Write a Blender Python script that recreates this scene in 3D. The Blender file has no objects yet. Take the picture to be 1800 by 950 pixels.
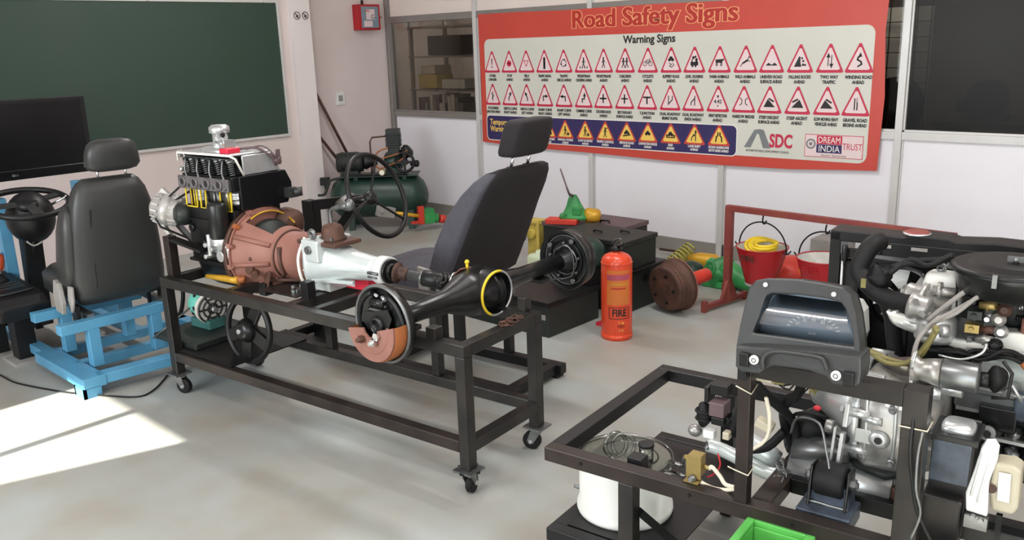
import bpy, math, random
from mathutils import Vector, Matrix
random.seed(7)
SC = bpy.context.scene
COL = SC.collection
PI = math.pi

# ---------------------------------------------------------------- camera
cam_data = bpy.data.cameras.new('camera')
cam = bpy.data.objects.new('camera', cam_data)
COL.objects.link(cam)
SC.camera = cam
cam_data.sensor_width = 36
cam_data.lens = 36 * 1515.5457 / 1800
cam_data.clip_start = 0.05
yaw, pitch, roll = -0.7516, 0.2573, -0.0336
fw = Vector((math.sin(yaw) * math.cos(pitch), math.cos(yaw) * math.cos(pitch), -math.sin(pitch)))
rt = Vector((math.cos(yaw), -math.sin(yaw), 0))
up = rt.cross(fw)
r2 = rt * math.cos(roll) + up * math.sin(roll)
u2 = -rt * math.sin(roll) + up * math.cos(roll)
cam.matrix_world = Matrix(((r2.x, u2.x, -fw.x, 0), (r2.y, u2.y, -fw.y, 0), (r2.z, u2.z, -fw.z, 1.6), (0, 0, 0, 1)))

# ---------------------------------------------------------------- world, sun, daylight, exposure
world = bpy.data.worlds.new('sky')
SC.world = world
world.use_nodes = True
wn = world.node_tree.nodes
sky = wn.new('ShaderNodeTexSky')
sky.sky_type = 'HOSEK_WILKIE'
sky.sun_direction = (0.0, -0.8, 0.57)
world.node_tree.links.new(sky.outputs[0], wn['Background'].inputs[0])
wn['Background'].inputs[1].default_value = 0.6
sd = bpy.data.lights.new('sun', 'SUN')
sd.energy = 17.0
sd.angle = 0.009
sd.color = (1.0, 0.95, 0.84)
sun = bpy.data.objects.new('sun', sd)
COL.objects.link(sun)
sun.rotation_euler = (math.radians(55), 0, 0)          # light travels towards +y and down

def area(name, loc, rot, sx, sy, power, col):
    d = bpy.data.lights.new(name, 'AREA')
    d.shape = 'RECTANGLE'; d.size = sx; d.size_y = sy; d.energy = power; d.color = col
    o = bpy.data.objects.new(name, d); COL.objects.link(o)
    o.location = loc; o.rotation_euler = rot
    return o
# daylight coming in through the front windows and the open door behind the camera
area('window_daylight', (-3.2, -1.46, 1.5), (math.radians(90), 0, 0), 2.4, 1.2, 92, (0.93, 0.98, 1.0))
area('door_daylight', (1.2, -1.46, 1.3), (math.radians(90), 0, 0), 2.6, 2.2, 80, (0.93, 0.98, 1.0))
# unseen fill lights added under the ceiling to raise the ambient level
for _x, _y in ((-4.9, 3.3), (-2.4, 3.4), (0.2, 2.4), (-1.2, 0.6)):
    area('ceiling_fill_light', (_x, _y, 2.93), (0, 0, 0), 1.2, 0.16, 29, (0.99, 0.96, 0.94))
area('store_fill_light', (-7.2, 6.9, 2.9), (0, 0, 0), 1.2, 0.12, 110, (1.0, 0.95, 0.9))  # fill light added to brighten the store behind the left window
area('store_fill_light', (-2.3, 6.0, 2.9), (0, 0, 0), 1.2, 0.12, 26, (1.0, 0.97, 0.92))  # fill light added to brighten the wire rack and the right-hand store
SC.view_settings.view_transform = 'Standard'
SC.view_settings.look = 'None'
SC.view_settings.gamma = 1.0
SC.view_settings.use_curve_mapping = False
SC.view_settings.exposure = 0.26

# ---------------------------------------------------------------- materials
def lin(c):
    return tuple((x / 12.92 if x <= 0.04045 else ((x + 0.055) / 1.055) ** 2.4) for x in [v / 255 for v in c]) + (1.0,)
MATS = {}
def mat(name, rgb, rough=0.5, metal=0.0, var=0.15, scale=8.0, bump=0.0, rgb2=None, coat=0.0, spec=None):
    m = bpy.data.materials.new(name); m.use_nodes = True
    nt = m.node_tree; b = nt.nodes['Principled BSDF']
    b.inputs['Roughness'].default_value = rough
    b.inputs['Metallic'].default_value = metal
    if coat: b.inputs['Coat Weight'].default_value = coat
    if spec is not None: b.inputs['Specular IOR Level'].default_value = spec
    c = lin(rgb)
    if var > 0 or rgb2:
        tc = nt.nodes.new('ShaderNodeTexCoord')
        nz = nt.nodes.new('ShaderNodeTexNoise'); nz.inputs['Scale'].default_value = scale; nz.inputs['Detail'].default_value = 5
        nt.links.new(tc.outputs['Object'], nz.inputs['Vector'])
        cr = nt.nodes.new('ShaderNodeValToRGB')
        cr.color_ramp.elements[0].position = 0.32; cr.color_ramp.elements[1].position = 0.68
        d = lin(rgb2) if rgb2 else tuple(v * (1 - var) for v in c[:3]) + (1,)
        e = c if rgb2 else tuple(min(1, v * (1 + var * 0.6)) for v in c[:3]) + (1,)
        cr.color_ramp.elements[0].color = d; cr.color_ramp.elements[1].color = e
        nt.links.new(nz.outputs['Fac'], cr.inputs['Fac'])
        nt.links.new(cr.outputs['Color'], b.inputs['Base Color'])
        if bump:
            bp = nt.nodes.new('ShaderNodeBump'); bp.inputs['Strength'].default_value = bump; bp.inputs['Distance'].default_value = 0.01
            nt.links.new(nz.outputs['Fac'], bp.inputs['Height']); nt.links.new(bp.outputs['Normal'], b.inputs['Normal'])
    else:
        b.inputs['Base Color'].default_value = c
    MATS[name] = m
    return m
def glassmat(name, tint, gloss=0.12, rough=0.02, ior=1.5):
    m = bpy.data.materials.new(name); m.use_nodes = True
    nt = m.node_tree; nt.nodes.remove(nt.nodes['Principled BSDF'])
    tr = nt.nodes.new('ShaderNodeBsdfTransparent'); tr.inputs[0].default_value = lin(tint)
    gl = nt.nodes.new('ShaderNodeBsdfGlossy'); gl.inputs['Roughness'].default_value = rough
    fr = nt.nodes.new('ShaderNodeFresnel'); fr.inputs[0].default_value = ior
    ad = nt.nodes.new('ShaderNodeMath'); ad.operation = 'ADD'; ad.inputs[1].default_value = gloss
    mx = nt.nodes.new('ShaderNodeMixShader')
    nt.links.new(fr.outputs[0], ad.inputs[0]); nt.links.new(ad.outputs[0], mx.inputs[0])
    nt.links.new(tr.outputs[0], mx.inputs[1]); nt.links.new(gl.outputs[0], mx.inputs[2])
    nt.links.new(mx.outputs[0], nt.nodes['Material Output'].inputs[0])
    MATS[name] = m
    return m

# ---------------------------------------------------------------- mesh builder
def perp(d):
    d = Vector(d).normalized()
    a = Vector((0, 0, 1)) if abs(d.z) < 0.9 else Vector((1, 0, 0))
    x = d.cross(a).normalized(); y = d.cross(x).normalized()
    return x, y, d
def smooth_path(pts, n=6, closed=False):
    P = [Vector(p) for p in pts]; out = []
    L = len(P)
    rng = range(L if closed else L - 1)
    for i in rng:
        p0 = P[(i - 1) % L] if closed or i > 0 else P[i]
        p1 = P[i]; p2 = P[(i + 1) % L]
        p3 = P[(i + 2) % L] if closed or i + 2 < L else p2
        for k in range(n):
            t = k / n
            out.append(0.5 * ((2 * p1) + (-p0 + p2) * t + (2 * p0 - 5 * p1 + 4 * p2 - p3) * t * t + (-p0 + 3 * p1 - 3 * p2 + p3) * t ** 3))
    if not closed: out.append(P[-1])
    return out
class M:
    def __init__(s):
        s.v = []; s.f = []; s.sm = []; s.mi = []; s.cur = 0
    def m(s, i):
        s.cur = i; return s
    def _add(s, vs, fs, sm=False):
        b = len(s.v); s.v += [Vector(x) for x in vs]
        for i, f in enumerate(fs):
            s.f.append([b + k for k in f]); s.sm.append(sm[i] if isinstance(sm, list) else sm); s.mi.append(s.cur)
        return s
    def box(s, c, d, rz=0.0, R=None):
        hx, hy, hz = d[0] / 2, d[1] / 2, d[2] / 2
        R = R or Matrix.Rotation(rz, 3, 'Z')
        vs = [Vector(c) + R @ Vector((x * hx, y * hy, z * hz)) for z in (-1, 1) for y in (-1, 1) for x in (-1, 1)]
        return s._add(vs, [(0, 2, 3, 1), (4, 5, 7, 6), (0, 1, 5, 4), (2, 6, 7, 3), (0, 4, 6, 2), (1, 3, 7, 5)])
    def bb(s, a, b):   # box from two corners
        a = Vector(a); b = Vector(b)
        return s.box((a + b) / 2, [abs(q) for q in (b - a)])
    def bar(s, p, q, w, h=None, up=(0, 0, 1)):
        h = h or w; p = Vector(p); q = Vector(q); d = (q - p).normalized()
        u = Vector(up)
        if abs(d.dot(u)) > 0.95: u = Vector((1, 0, 0))
        x = d.cross(u).normalized(); y = x.cross(d).normalized()
        vs = []
        for e in (p, q):
            for a, b in ((-1, -1), (1, -1), (1, 1), (-1, 1)): vs.append(e + x * a * w / 2 + y * b * h / 2)
        return s._add(vs, [(0, 1, 2, 3), (7, 6, 5, 4), (0, 4, 5, 1), (1, 5, 6, 2), (2, 6, 7, 3), (3, 7, 4, 0)])
    def lathe(s, p, d, prof, n=20, cap=True, sm=True, a0=0.0, a1=2 * PI):
        x, y, d = perp(d); p = Vector(p); full = abs(a1 - a0 - 2 * PI) < 1e-6
        k = n if full else n + 1; vs = []
        for t, r in prof:
            for i in range(k):
                a = a0 + (a1 - a0) * i / n
                vs.append(p + d * t + (x * math.cos(a) + y * math.sin(a)) * r)
        fs = []; sms = []
        for j in range(len(prof) - 1):
            (t0, ra), (t1, rb) = prof[j], prof[j + 1]
            for i in range(n):
                i2 = (i + 1) % k
                fs.append((j * k + i, j * k + i2, (j + 1) * k + i2, (j + 1) * k + i)); sms.append(sm)
        if cap and full:
            if prof[0][1] > 1e-5: fs.append(tuple(range(k))[::-1]); sms.append(False)
            if prof[-1][1] > 1e-5: fs.append(tuple((len(prof) - 1) * k + i for i in range(k))); sms.append(False)
        # split rings at sharp corners by duplicating: cheap way, keep flat where radial step dominates
        idx = 0
        for j in range(len(prof) - 1):
            (t0, ra), (t1, rb) = prof[j], prof[j + 1]
            fl = abs(t1 - t0) < abs(rb - ra) * 0.15
            for i in range(n):
                if fl: sms[idx] = False
                idx += 1
        return s._add(vs, fs, sms)
    def cyl(s, p, q, r, r2=None, n=16):
        p = Vector(p); q = Vector(q); r2 = r if r2 is None else r2
        return s.lathe(p, q - p, [(0, r), ((q - p).length, r2)], n)
    def tube(s, pts, r, n=8, closed=False, k=0, sm=True):
        P = smooth_path(pts, k, closed) if k else [Vector(p) for p in pts]
        L = len(P); vs = []; prev = None
        for i, p in enumerate(P):
            a = P[(i + 1) % L] if (closed or i < L - 1) else P[i]
            b = P[(i - 1) % L] if (closed or i > 0) else P[i]
            t = (a - b)
            t = t.normalized() if t.length > 1e-9 else Vector((0, 0, 1))
            if prev is None: x, y, _ = perp(t)
            else:
                x = prev - t * prev.dot(t)
                x = x.normalized() if x.length > 1e-6 else perp(t)[0]
                y = t.cross(x)
            prev = x
            rr = r[min(L - 1, int(i * len(r) / L))] if isinstance(r, (list, tuple)) else r
            for j in range(n):
                an = 2 * PI * j / n; vs.append(p + (x * math.cos(an) + y * math.sin(an)) * rr)
        fs = []
        for i in range(L if closed else L - 1):
            for j in range(n):
                j2 = (j + 1) % n; i2 = (i + 1) % L
                fs.append((i * n + j, i * n + j2, i2 * n + j2, i2 * n + j))
        sms = [sm] * len(fs)
        if not closed:
            fs += [tuple(range(n))[::-1], tuple((L - 1) * n + j for j in range(n))]; sms += [False, False]
        return s._add(vs, fs, sms)
    def torus(s, c, ax, R, r, n=32, m=8, a0=0, a1=2 * PI):
        x, y, d = perp(ax); full = abs(a1 - a0 - 2 * PI) < 1e-6
        N = n if full else n + 1
        pts = [Vector(c) + (x * math.cos(a0 + (a1 - a0) * i / n) + y * math.sin(a0 + (a1 - a0) * i / n)) * R for i in range(N)]
        return s.tube(pts, r, m, closed=full)
    def sph(s, c, r, n=14, m=8, R=None):
        if not isinstance(r, (tuple, list)): r = (r, r, r)
        vs = []; R = R or Matrix.Identity(3)
        for j in range(m + 1):
            b = PI * j / m
            for i in range(n):
                a = 2 * PI * i / n
                vs.append(Vector(c) + R @ Vector((math.sin(b) * math.cos(a) * r[0], math.sin(b) * math.sin(a) * r[1], -math.cos(b) * r[2])))
        fs = [(j * n + i, j * n + (i + 1) % n, (j + 1) * n + (i + 1) % n, (j + 1) * n + i) for j in range(m) for i in range(n)]
        return s._add(vs, fs, True)
    def prism(s, poly, o=(0, 0, 0), ux=(1, 0, 0), uy=(0, 1, 0), d=0.01, sm=False):
        ux = Vector(ux); uy = Vector(uy); w = ux.cross(uy).normalized() * d; o = Vector(o); n = len(poly)
        vs = [o + ux * a + uy * b for a, b in poly]; vs += [v + w for v in vs]
        fs = [tuple(range(n))[::-1], tuple(range(n, 2 * n))] + [(i, (i + 1) % n, n + (i + 1) % n, n + i) for i in range(n)]
        return s._add(vs, fs, [False, False] + [sm] * n)
    def plate(s, pts, d):  # 3-d outline thickened by vector d
        n = len(pts); d = Vector(d)
        vs = [Vector(p) for p in pts] + [Vector(p) + d for p in pts]
        return s._add(vs, [tuple(range(n))[::-1], tuple(range(n, 2 * n))] + [(i, (i + 1) % n, n + (i + 1) % n, n + i) for i in range(n)])
    def ringplate(s, outer, inner, d):
        n = len(outer); d = Vector(d)
        O = [Vector(p) for p in outer]; I = [Vector(p) for p in inner]
        vs = O + I + [p + d for p in O] + [p + d for p in I]; fs = []
        for i in range(n):
            j = (i + 1) % n
            fs += [(i, n + i, n + j, j), (2 * n + i, 2 * n + j, 3 * n + j, 3 * n + i), (i, j, 2 * n + j, 2 * n + i), (n + i, 3 * n + i, 3 * n + j, n + j)]
        return s._add(vs, fs)
    def loft(s, rings, cap=True, sm=True):
        n = len(rings[0]); vs = [v for r in rings for v in r]; fs = []
        for j in range(len(rings) - 1):
            for i in range(n):
                i2 = (i + 1) % n
                fs.append((j * n + i, j * n + i2, (j + 1) * n + i2, (j + 1) * n + i))
        sms = [sm] * len(fs)
        if cap:
            fs += [tuple(range(n))[::-1], tuple((len(rings) - 1) * n + i for i in range(n))]; sms += [sm, sm]
        return s._add(vs, fs, sms)
    def bolt(s, p, d, r=0.008, h=0.006):
        return s.lathe(p, d, [(0, r), (h, r)], 6, sm=False)
    def helix(s, p, d, R, r, turns, L, n=14, m=6):
        x, y, d = perp(d); p = Vector(p)
        pts = [p + d * (L * i / (turns * n)) + (x * math.cos(2 * PI * i / n) + y * math.sin(2 * PI * i / n)) * R for i in range(turns * n + 1)]
        return s.tube(pts, r, m)
    def blob(s, c, r, amp=0.15, n=14, m=9, seed=0):
        rnd = random.Random(seed); b = len(s.v); s.sph(c, r, n, m)
        ph = [rnd.uniform(0, 6) for _ in range(6)]
        for i in range(b, len(s.v)):
            d = s.v[i] - Vector(c); q = d.normalized() if d.length else d
            k = 1 + amp * (math.sin(q.x * 5 + ph[0]) * math.cos(q.y * 4 + ph[1]) + 0.6 * math.sin(q.z * 7 + ph[2] + q.x * 3))
            s.v[i] = Vector(c) + d * k
        return s
    def mesh(s, name, off=None):
        me = bpy.data.meshes.new(name)
        vs = [v - off for v in s.v] if off is not None else s.v
        me.from_pydata([tuple(v) for v in vs], [], s.f)
        me.polygons.foreach_set('use_smooth', s.sm)
        me.polygons.foreach_set('material_index', s.mi)
        me.update()
        return me
def sup(c, ax, ay, rx, ry, n=20, e=3.2):   # super-ellipse ring around c in the plane (ax, ay)
    c = Vector(c); ax = Vector(ax); ay = Vector(ay); out = []
    for i in range(n):
        a = 2 * PI * i / n; ca, sa = math.cos(a), math.sin(a)
        out.append(c + ax * (rx * math.copysign(abs(ca) ** (2 / e), ca)) + ay * (ry * math.copysign(abs(sa) ** (2 / e), sa)))
    return out

# ---------------------------------------------------------------- scene objects
FRAMES = {0: ((0, 0, 0), 0.0), 1: ((-2.06, 1.945, 0), math.radians(6.3)), 2: ((-1.46, 1.669, 0), math.radians(7))}
class T:
    """a thing: an Empty at its base; parts are given in the coordinates of frame fr"""
    def __init__(s, name, label, cat, base=(0, 0, 0), fr=0, group=None, kind=None, rz=0.0):
        O, a = FRAMES[fr]; s.off = Vector(base); s.fr = fr; s.rz = rz
        o = bpy.data.objects.new(name, None); COL.objects.link(o)
        o.empty_display_size = 0.05
        o.location = Vector(O) + Matrix.Rotation(a, 3, 'Z') @ s.off
        o.rotation_euler = (0, 0, a + rz)
        if kind: o['kind'] = kind
        else: o['label'] = label; o['category'] = cat
        if group: o['group'] = group
        s.o = o
    def p(s, name, mb, mt, parent=None, label=None, bev=0.0, kind=None, off=None):
        """add a part (or a sub-part when parent is given)"""
        ob = bpy.data.objects.new(name, mb.mesh(name, s.off if off is None else off))
        COL.objects.link(ob)
        for q in (mt if isinstance(mt, (list, tuple)) else [mt]): ob.data.materials.append(MATS[q])
        ob.parent = parent or s.o
        if label: ob['label'] = label
        if kind: ob['kind'] = kind
        if bev:
            md = ob.modifiers.new('bevel', 'BEVEL'); md.width = bev; md.segments = 2; md.limit_method = 'ANGLE'; md.angle_limit = math.radians(50)
        return ob
def one(name, mb, mt, label, cat, base=(0, 0, 0), fr=0, group=None, kind=None, bev=0.0):
    """a thing that is one mesh"""
    O, a = FRAMES[fr]
    ob = bpy.data.objects.new(name, mb.mesh(name, Vector(base))); COL.objects.link(ob)
    ob.location = Vector(O) + Matrix.Rotation(a, 3, 'Z') @ Vector(base); ob.rotation_euler = (0, 0, a)
    for q in (mt if isinstance(mt, (list, tuple)) else [mt]): ob.data.materials.append(MATS[q])
    if kind == 'structure': ob['kind'] = kind
    else:
        ob['label'] = label; ob['category'] = cat
        if kind: ob['kind'] = kind
    if group: ob['group'] = group
    if bev:
        md = ob.modifiers.new('bevel', 'BEVEL'); md.width = bev; md.segments = 2; md.limit_method = 'ANGLE'; md.angle_limit = math.radians(50)
    return ob
def copy_tree(o, parent=None):
    c = o.copy(); COL.objects.link(c)
    if parent: c.parent = parent
    for ch in [x for x in bpy.data.objects if x.parent == o]: copy_tree(ch, c)
    return c
DG = None
def lettering(s, size, extr=0.0004, bold=False, align='CENTER', sx=1.0, thick=0.0):
    """returns (verts, faces) of lettering lying in x-y, baseline at y=0"""
    cu = bpy.data.curves.new('t', 'FONT'); cu.body = s; cu.size = size; cu.extrude = extr; cu.align_x = align
    cu.resolution_u = 3; cu.space_line = 0.85
    cu.offset = thick
    ob = bpy.data.objects.new('t', cu); COL.objects.link(ob)
    dg = bpy.context.evaluated_depsgraph_get(); me = bpy.data.meshes.new_from_object(ob.evaluated_get(dg))
    vs = [(v.co.x * sx, v.co.y, v.co.z) for v in me.vertices]; fs = [tuple(p.vertices) for p in me.polygons]
    bpy.data.objects.remove(ob); bpy.data.curves.remove(cu); bpy.data.meshes.remove(me)
    return vs, fs
def put_text(mb, s, o, ux, uy, size, **k):
    vs, fs = lettering(s, size, **k); ux = Vector(ux).normalized(); uy = Vector(uy).normalized(); w = ux.cross(uy); o = Vector(o)
    mb._add([o + ux * a + uy * b + w * c for a, b, c in vs], fs)
    return mb

# ---------------------------------------------------------------- material palette
mat('floor_concrete', (162, 168, 166), 0.45, 0, scale=2.2, rgb2=(150, 144, 134), bump=0.05)  # brown tone of the noise stands in for warmer light farther back
nt = MATS['floor_concrete'].node_tree
mat('plaster', (216, 203, 200), 0.85, var=0.04, scale=2)
mat('plaster_white', (225, 218, 216), 0.85, var=0.04, scale=2)
mat('laminate', (232, 230, 236), 0.35, var=0.02, scale=3)
mat('laminate_upper', (226, 214, 206), 0.4, var=0.03, scale=3)
mat('aluminium_white', (205, 204, 202), 0.35, 0.15, var=0.04)
mat('aluminium_grey', (150, 146, 142), 0.35, 0.5, var=0.05)
mat('plinth_grey', (140, 136, 130), 0.6, var=0.12, scale=5)
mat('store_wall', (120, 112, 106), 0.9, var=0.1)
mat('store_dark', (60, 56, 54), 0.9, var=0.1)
glassmat('pane_glass', (210, 208, 204), 0.0, 0.02, 1.3)
glassmat('pane_dark', (160, 158, 152), 0.0, 0.35, 1.30)
mat('board_green', (40, 64, 52), 0.55, scale=1.2, rgb2=(48, 68, 58))
mat('steel_dark', (36, 34, 34), 0.34, 0.4, scale=9, rgb2=(54, 51, 48), bump=0.03)
mat('steel_brown', (36, 30, 29), 0.38, 0.4, scale=7, rgb2=(58, 49, 45), bump=0.03)
mat('steel_black', (24, 24, 25), 0.42, 0.3, var=0.3)
mat('black_paint', (17, 18, 19), 0.3, 0.2, scale=12, rgb2=(32, 33, 33), bump=0.06)
mat('black_rubber', (17, 17, 18), 0.6, 0, var=0.2, spec=0.3)
mat('black_plastic', (22, 22, 23), 0.42, 0, var=0.15, spec=0.35)
mat('dash_plastic', (47, 49, 49), 0.42, 0, var=0.15)
mat('port_grey', (104, 100, 100), 0.5, 0.3, var=0.2, scale=12)
mat('alternator_white', (184, 180, 176), 0.4, 0.35, var=0.12, scale=12)
mat('black_leather', (46, 47, 46), 0.42, 0, var=0.12, scale=3, bump=0.06)
mat('charcoal_fabric', (38, 34, 37), 0.9, 0, var=0.12, scale=40, bump=0.05)  # seat fabric, darkened in colour for the faces turned from the daylight
mat('charcoal_lit', (76, 75, 83), 0.9, 0, var=0.1, scale=40, bump=0.05)  # same seat fabric, lightened in colour for the faces turned to the daylight
mat('blue_paint', (88, 152, 188), 0.4, 0.1, var=0.12, scale=6)
mat('silver', (206, 208, 208), 0.34, 0.75, var=0.15, scale=10, bump=0.05)
mat('silver_paint', (214, 222, 220), 0.32, 0.35, var=0.08, scale=6)
mat('cast_alloy', (198, 196, 192), 0.36, 0.65, scale=14, rgb2=(130, 128, 124), bump=0.2)
mat('chrome', (220, 222, 224), 0.15, 1.0, var=0)
mat('steel_grey', (128, 130, 130), 0.35, 0.8, var=0.25, scale=14)
mat('rust_pink', (150, 104, 92), 0.6, 0.1, scale=7, rgb2=(134, 90, 78), bump=0.05)
mat('rust_brown', (98, 66, 52), 0.6, 0.3, scale=10, rgb2=(66, 48, 42), bump=0.1)
mat('rust_orange', (158, 92, 50), 0.6, 0.1, var=0.2)
mat('rust_stand', (126, 52, 56), 0.5, 0.2, scale=5, rgb2=(140, 74, 60))
mat('yellow_paint', (226, 196, 40), 0.45, 0, var=0.1)
mat('yellow_rod', (206, 158, 44), 0.4, 0.2, var=0.15)
mat('ochre', (200, 178, 84), 0.55, 0, var=0.2)
mat('spring_yellow', (178, 172, 78), 0.5, 0.1, var=0.15)
mat('green_paint', (58, 160, 84), 0.45, 0, scale=8, rgb2=(44, 120, 66))
mat('green_bright', (92, 182, 84), 0.4, 0, var=0.08)
mat('green_dark', (34, 62, 52), 0.38, 0.1, scale=5, rgb2=(28, 48, 42))
mat('green_black', (34, 40, 37), 0.5, 0.1, var=0.2, scale=4)
mat('teal_paint', (110, 200, 180), 0.4, 0.1, var=0.15)
mat('teal_dark', (60, 110, 106), 0.5, 0, var=0.2)
mat('red_paint', (176, 26, 36), 0.35, 0.0, var=0.12, scale=4)
mat('red_box', (206, 34, 60), 0.45, 0, var=0.06)
mat('red_part', (206, 62, 48), 0.45, 0, var=0.12)
mat('orange_red', (222, 72, 36), 0.32, 0.0, var=0.08, scale=3, coat=0.3)
mat('orange_paint', (222, 120, 52), 0.45, 0, var=0.1)
mat('label_orange', (206, 112, 48), 0.5, 0, var=0.1)
mat('label_mauve', (176, 74, 92), 0.5, 0, var=0.1)
mat('red_knob', (176, 74, 48), 0.3, 0, var=0.1)
mat('print_red', (196, 72, 60), 0.4, 0, var=0.05, scale=3)
mat('print_field', (208, 208, 198), 0.4, 0, var=0.04, scale=2)
mat('print_crimson', (192, 40, 72), 0.5, 0, var=0)
mat('print_title', (176, 44, 34), 0.5, 0, var=0)
mat('print_glow', (240, 168, 120), 0.5, 0, var=0)
mat('print_pink', (226, 206, 206), 0.5, 0, var=0)
mat('print_navy', (50, 42, 92), 0.4, 0, var=0.06, scale=3)
mat('print_black', (30, 28, 30), 0.5, 0, var=0)
mat('print_white', (236, 232, 224), 0.5, 0, var=0)
mat('print_yellow', (238, 200, 96), 0.5, 0, var=0)
mat('print_grey', (120, 124, 126), 0.5, 0, var=0.1)
mat('white_plastic', (226, 228, 226), 0.4, 0, var=0.04)
mat('cream_plastic', (190, 182, 160), 0.4, 0, var=0.10)
mat('bucket_white', (232, 232, 226), 0.4, 0, var=0.03)
mat('enamel_white', (214, 214, 208), 0.4, 0, var=0.06)
mat('brass', (160, 140, 86), 0.4, 0.6, var=0.25)
mat('wire_white', (214, 206, 186), 0.5, 0, var=0.05)
mat('wire_yellow', (128, 120, 72), 0.5, 0, var=0.3)
mat('wire_red', (190, 36, 48), 0.5, 0, var=0)
mat('cloth_grey', (150, 146, 142), 0.9, 0, var=0.2)
mat('paint_steel_blue', (84, 94, 108), 0.35, 0.4, scale=18, rgb2=(52, 58, 66))
mat('purple_brown', (96, 78, 82), 0.5, 0, var=0.15)
mat('paper', (210, 206, 196), 0.8, 0, var=0.06)
mat('jug_green', (196, 208, 176), 0.4, 0, var=0.06)
mat('screen_black', (14, 14, 16), 0.22, 0, var=0)
mat('dial_grey', (130, 146, 160), 0.25, 0.2, var=0.1)
glassmat('lens_clear', (225, 232, 238), 0.22, 0.12)
glassmat('clear_plastic', (228, 230, 226), 0.10, 0.15)

# ---------------------------------------------------------------- room
YB = 5.626
XL = -6.72
def struct(name, mb, mt, bev=0.0): return one(name, mb, mt, None, None, kind='structure', bev=bev)
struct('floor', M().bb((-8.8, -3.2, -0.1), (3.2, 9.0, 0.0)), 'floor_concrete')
struct('ceiling', M().bb((-8.8, -1.7, 3.0), (3.2, 9.0, 3.1)), 'plaster_white')
struct('wall_left', M().bb((XL - 0.2, -1.5, 0), (XL, 4.45, 3.0)).bb((-7.05, 4.45, 0), (-6.85, YB, 3.0)), 'plaster')
struct('trim_1', M().bb((XL - 0.15, 4.44, 0), (XL + 0.05, 4.64, 3.0)), 'plaster_white')       # the pier beside the chalkboard
# front wall behind the camera: window (with an added plate slanted to cut the sun patch) and a wide doorway
fwall = M()
def fq(a, b): fwall.bb((a[0], -1.7, a[1]), (b[0], -1.5, b[1]))
fq((XL, 0), (-4.40, 3.0)); fq((-4.40, 0), (-2.3, 0.9)); fq((-4.40, 2.24), (-2.3, 3.0))
fwall.prism([(-3.345, 2.24), (-3.35, 2.135), (-3.567, 1.68), (-3.93, 0.9), (-2.3, 0.9), (-2.3, 2.24)], (0, -1.55, 0), (1, 0, 0), (0, 0, 1), 0.02)
fq((-2.3, 0), (-0.4, 3.0)); fq((-0.4, 2.5), (2.8, 3.0)); fq((2.8, 0), (3.2, 3.0))
struct('wall_front', fwall, 'plaster_white')
struct('wall_right', M().bb((3.0, -1.5, 0), (3.2, YB, 3.0)), 'plaster_white')
w3 = T('window_3', None, None, (-3.9, -1.6, 0.9), kind='structure')
fm = M()
for x in (-4.40, -3.85): fm.bb((x - 0.028, -1.62, 0.9), (x + 0.028, -1.57, 2.24))
w3.p('window_frame', fm, 'aluminium_white')

# ---------------------------------------------------------------- partition wall at the back
XP = [-6.794, -5.595, -4.316, -3.130, -1.906, -0.68, 0.54, 1.76, 2.98]
wb = T('wall_back', None, None, (-2, YB, 0), kind='structure')
for i in range(8):
    a, b = XP[i] + 0.022, XP[i + 1] - 0.022
    wb.p('panel', M().bb((a, YB, 0.10), (b, YB + 0.03, 0.955)), 'laminate')
    wb.p('panel', M().bb((a, YB, 1.87), (b, YB + 0.03, 3.0)), 'laminate_upper')
    wb.p('skirting', M().bb((a, YB - 0.008, 0), (b, YB + 0.03, 0.102)), 'plinth_grey', bev=0.002)
    wb.p('sill_rail', M().bb((a, YB - 0.02, 0.938), (b, YB + 0.04, 0.985)).bb((a, YB - 0.008, 0.985), (b, YB + 0.03, 1.0)), 'aluminium_grey' if i < 1 else 'aluminium_white', bev=0.002)
    wb.p('head_rail', M().bb((a, YB - 0.02, 1.825), (b, YB + 0.04, 1.885)), 'aluminium_grey', bev=0.002)
for x in XP:
    wb.p('mullion', M().bb((x - 0.022, YB - 0.024, 0), (x + 0.022, YB + 0.044, 3.0)).bb((x + 0.022, YB - 0.008, 0), (x + 0.034, YB + 0.03, 3.0)), 'aluminium_white' if x > -5.7 else 'aluminium_grey', bev=0.002)
for n, (i0, i1) in enumerate(((0, 1), (1, 4), (4, 8))):
    w = T('window_%d' % (n + (1 if n < 2 else 2)), None, None, (XP[i0], YB, 1.0), kind='structure')
    for i in range(i0, i1):
        w.p('pane', M().bb((XP[i] + 0.03, YB + 0.008, 1.0), (XP[i + 1] - 0.03, YB + 0.014, 1.826)), 'pane_glass' if i < 4 else 'pane_dark')

# ---------------------------------------------------------------- store room seen through the glass
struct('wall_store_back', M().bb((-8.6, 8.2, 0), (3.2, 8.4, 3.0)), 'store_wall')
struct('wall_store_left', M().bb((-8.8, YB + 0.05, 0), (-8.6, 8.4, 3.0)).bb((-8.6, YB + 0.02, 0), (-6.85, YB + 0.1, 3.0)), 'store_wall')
struct('wall_store_middle', M().bb((-3.3, YB + 0.12, 0), (-3.2, 8.2, 3.0)), 'store_dark')
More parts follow.
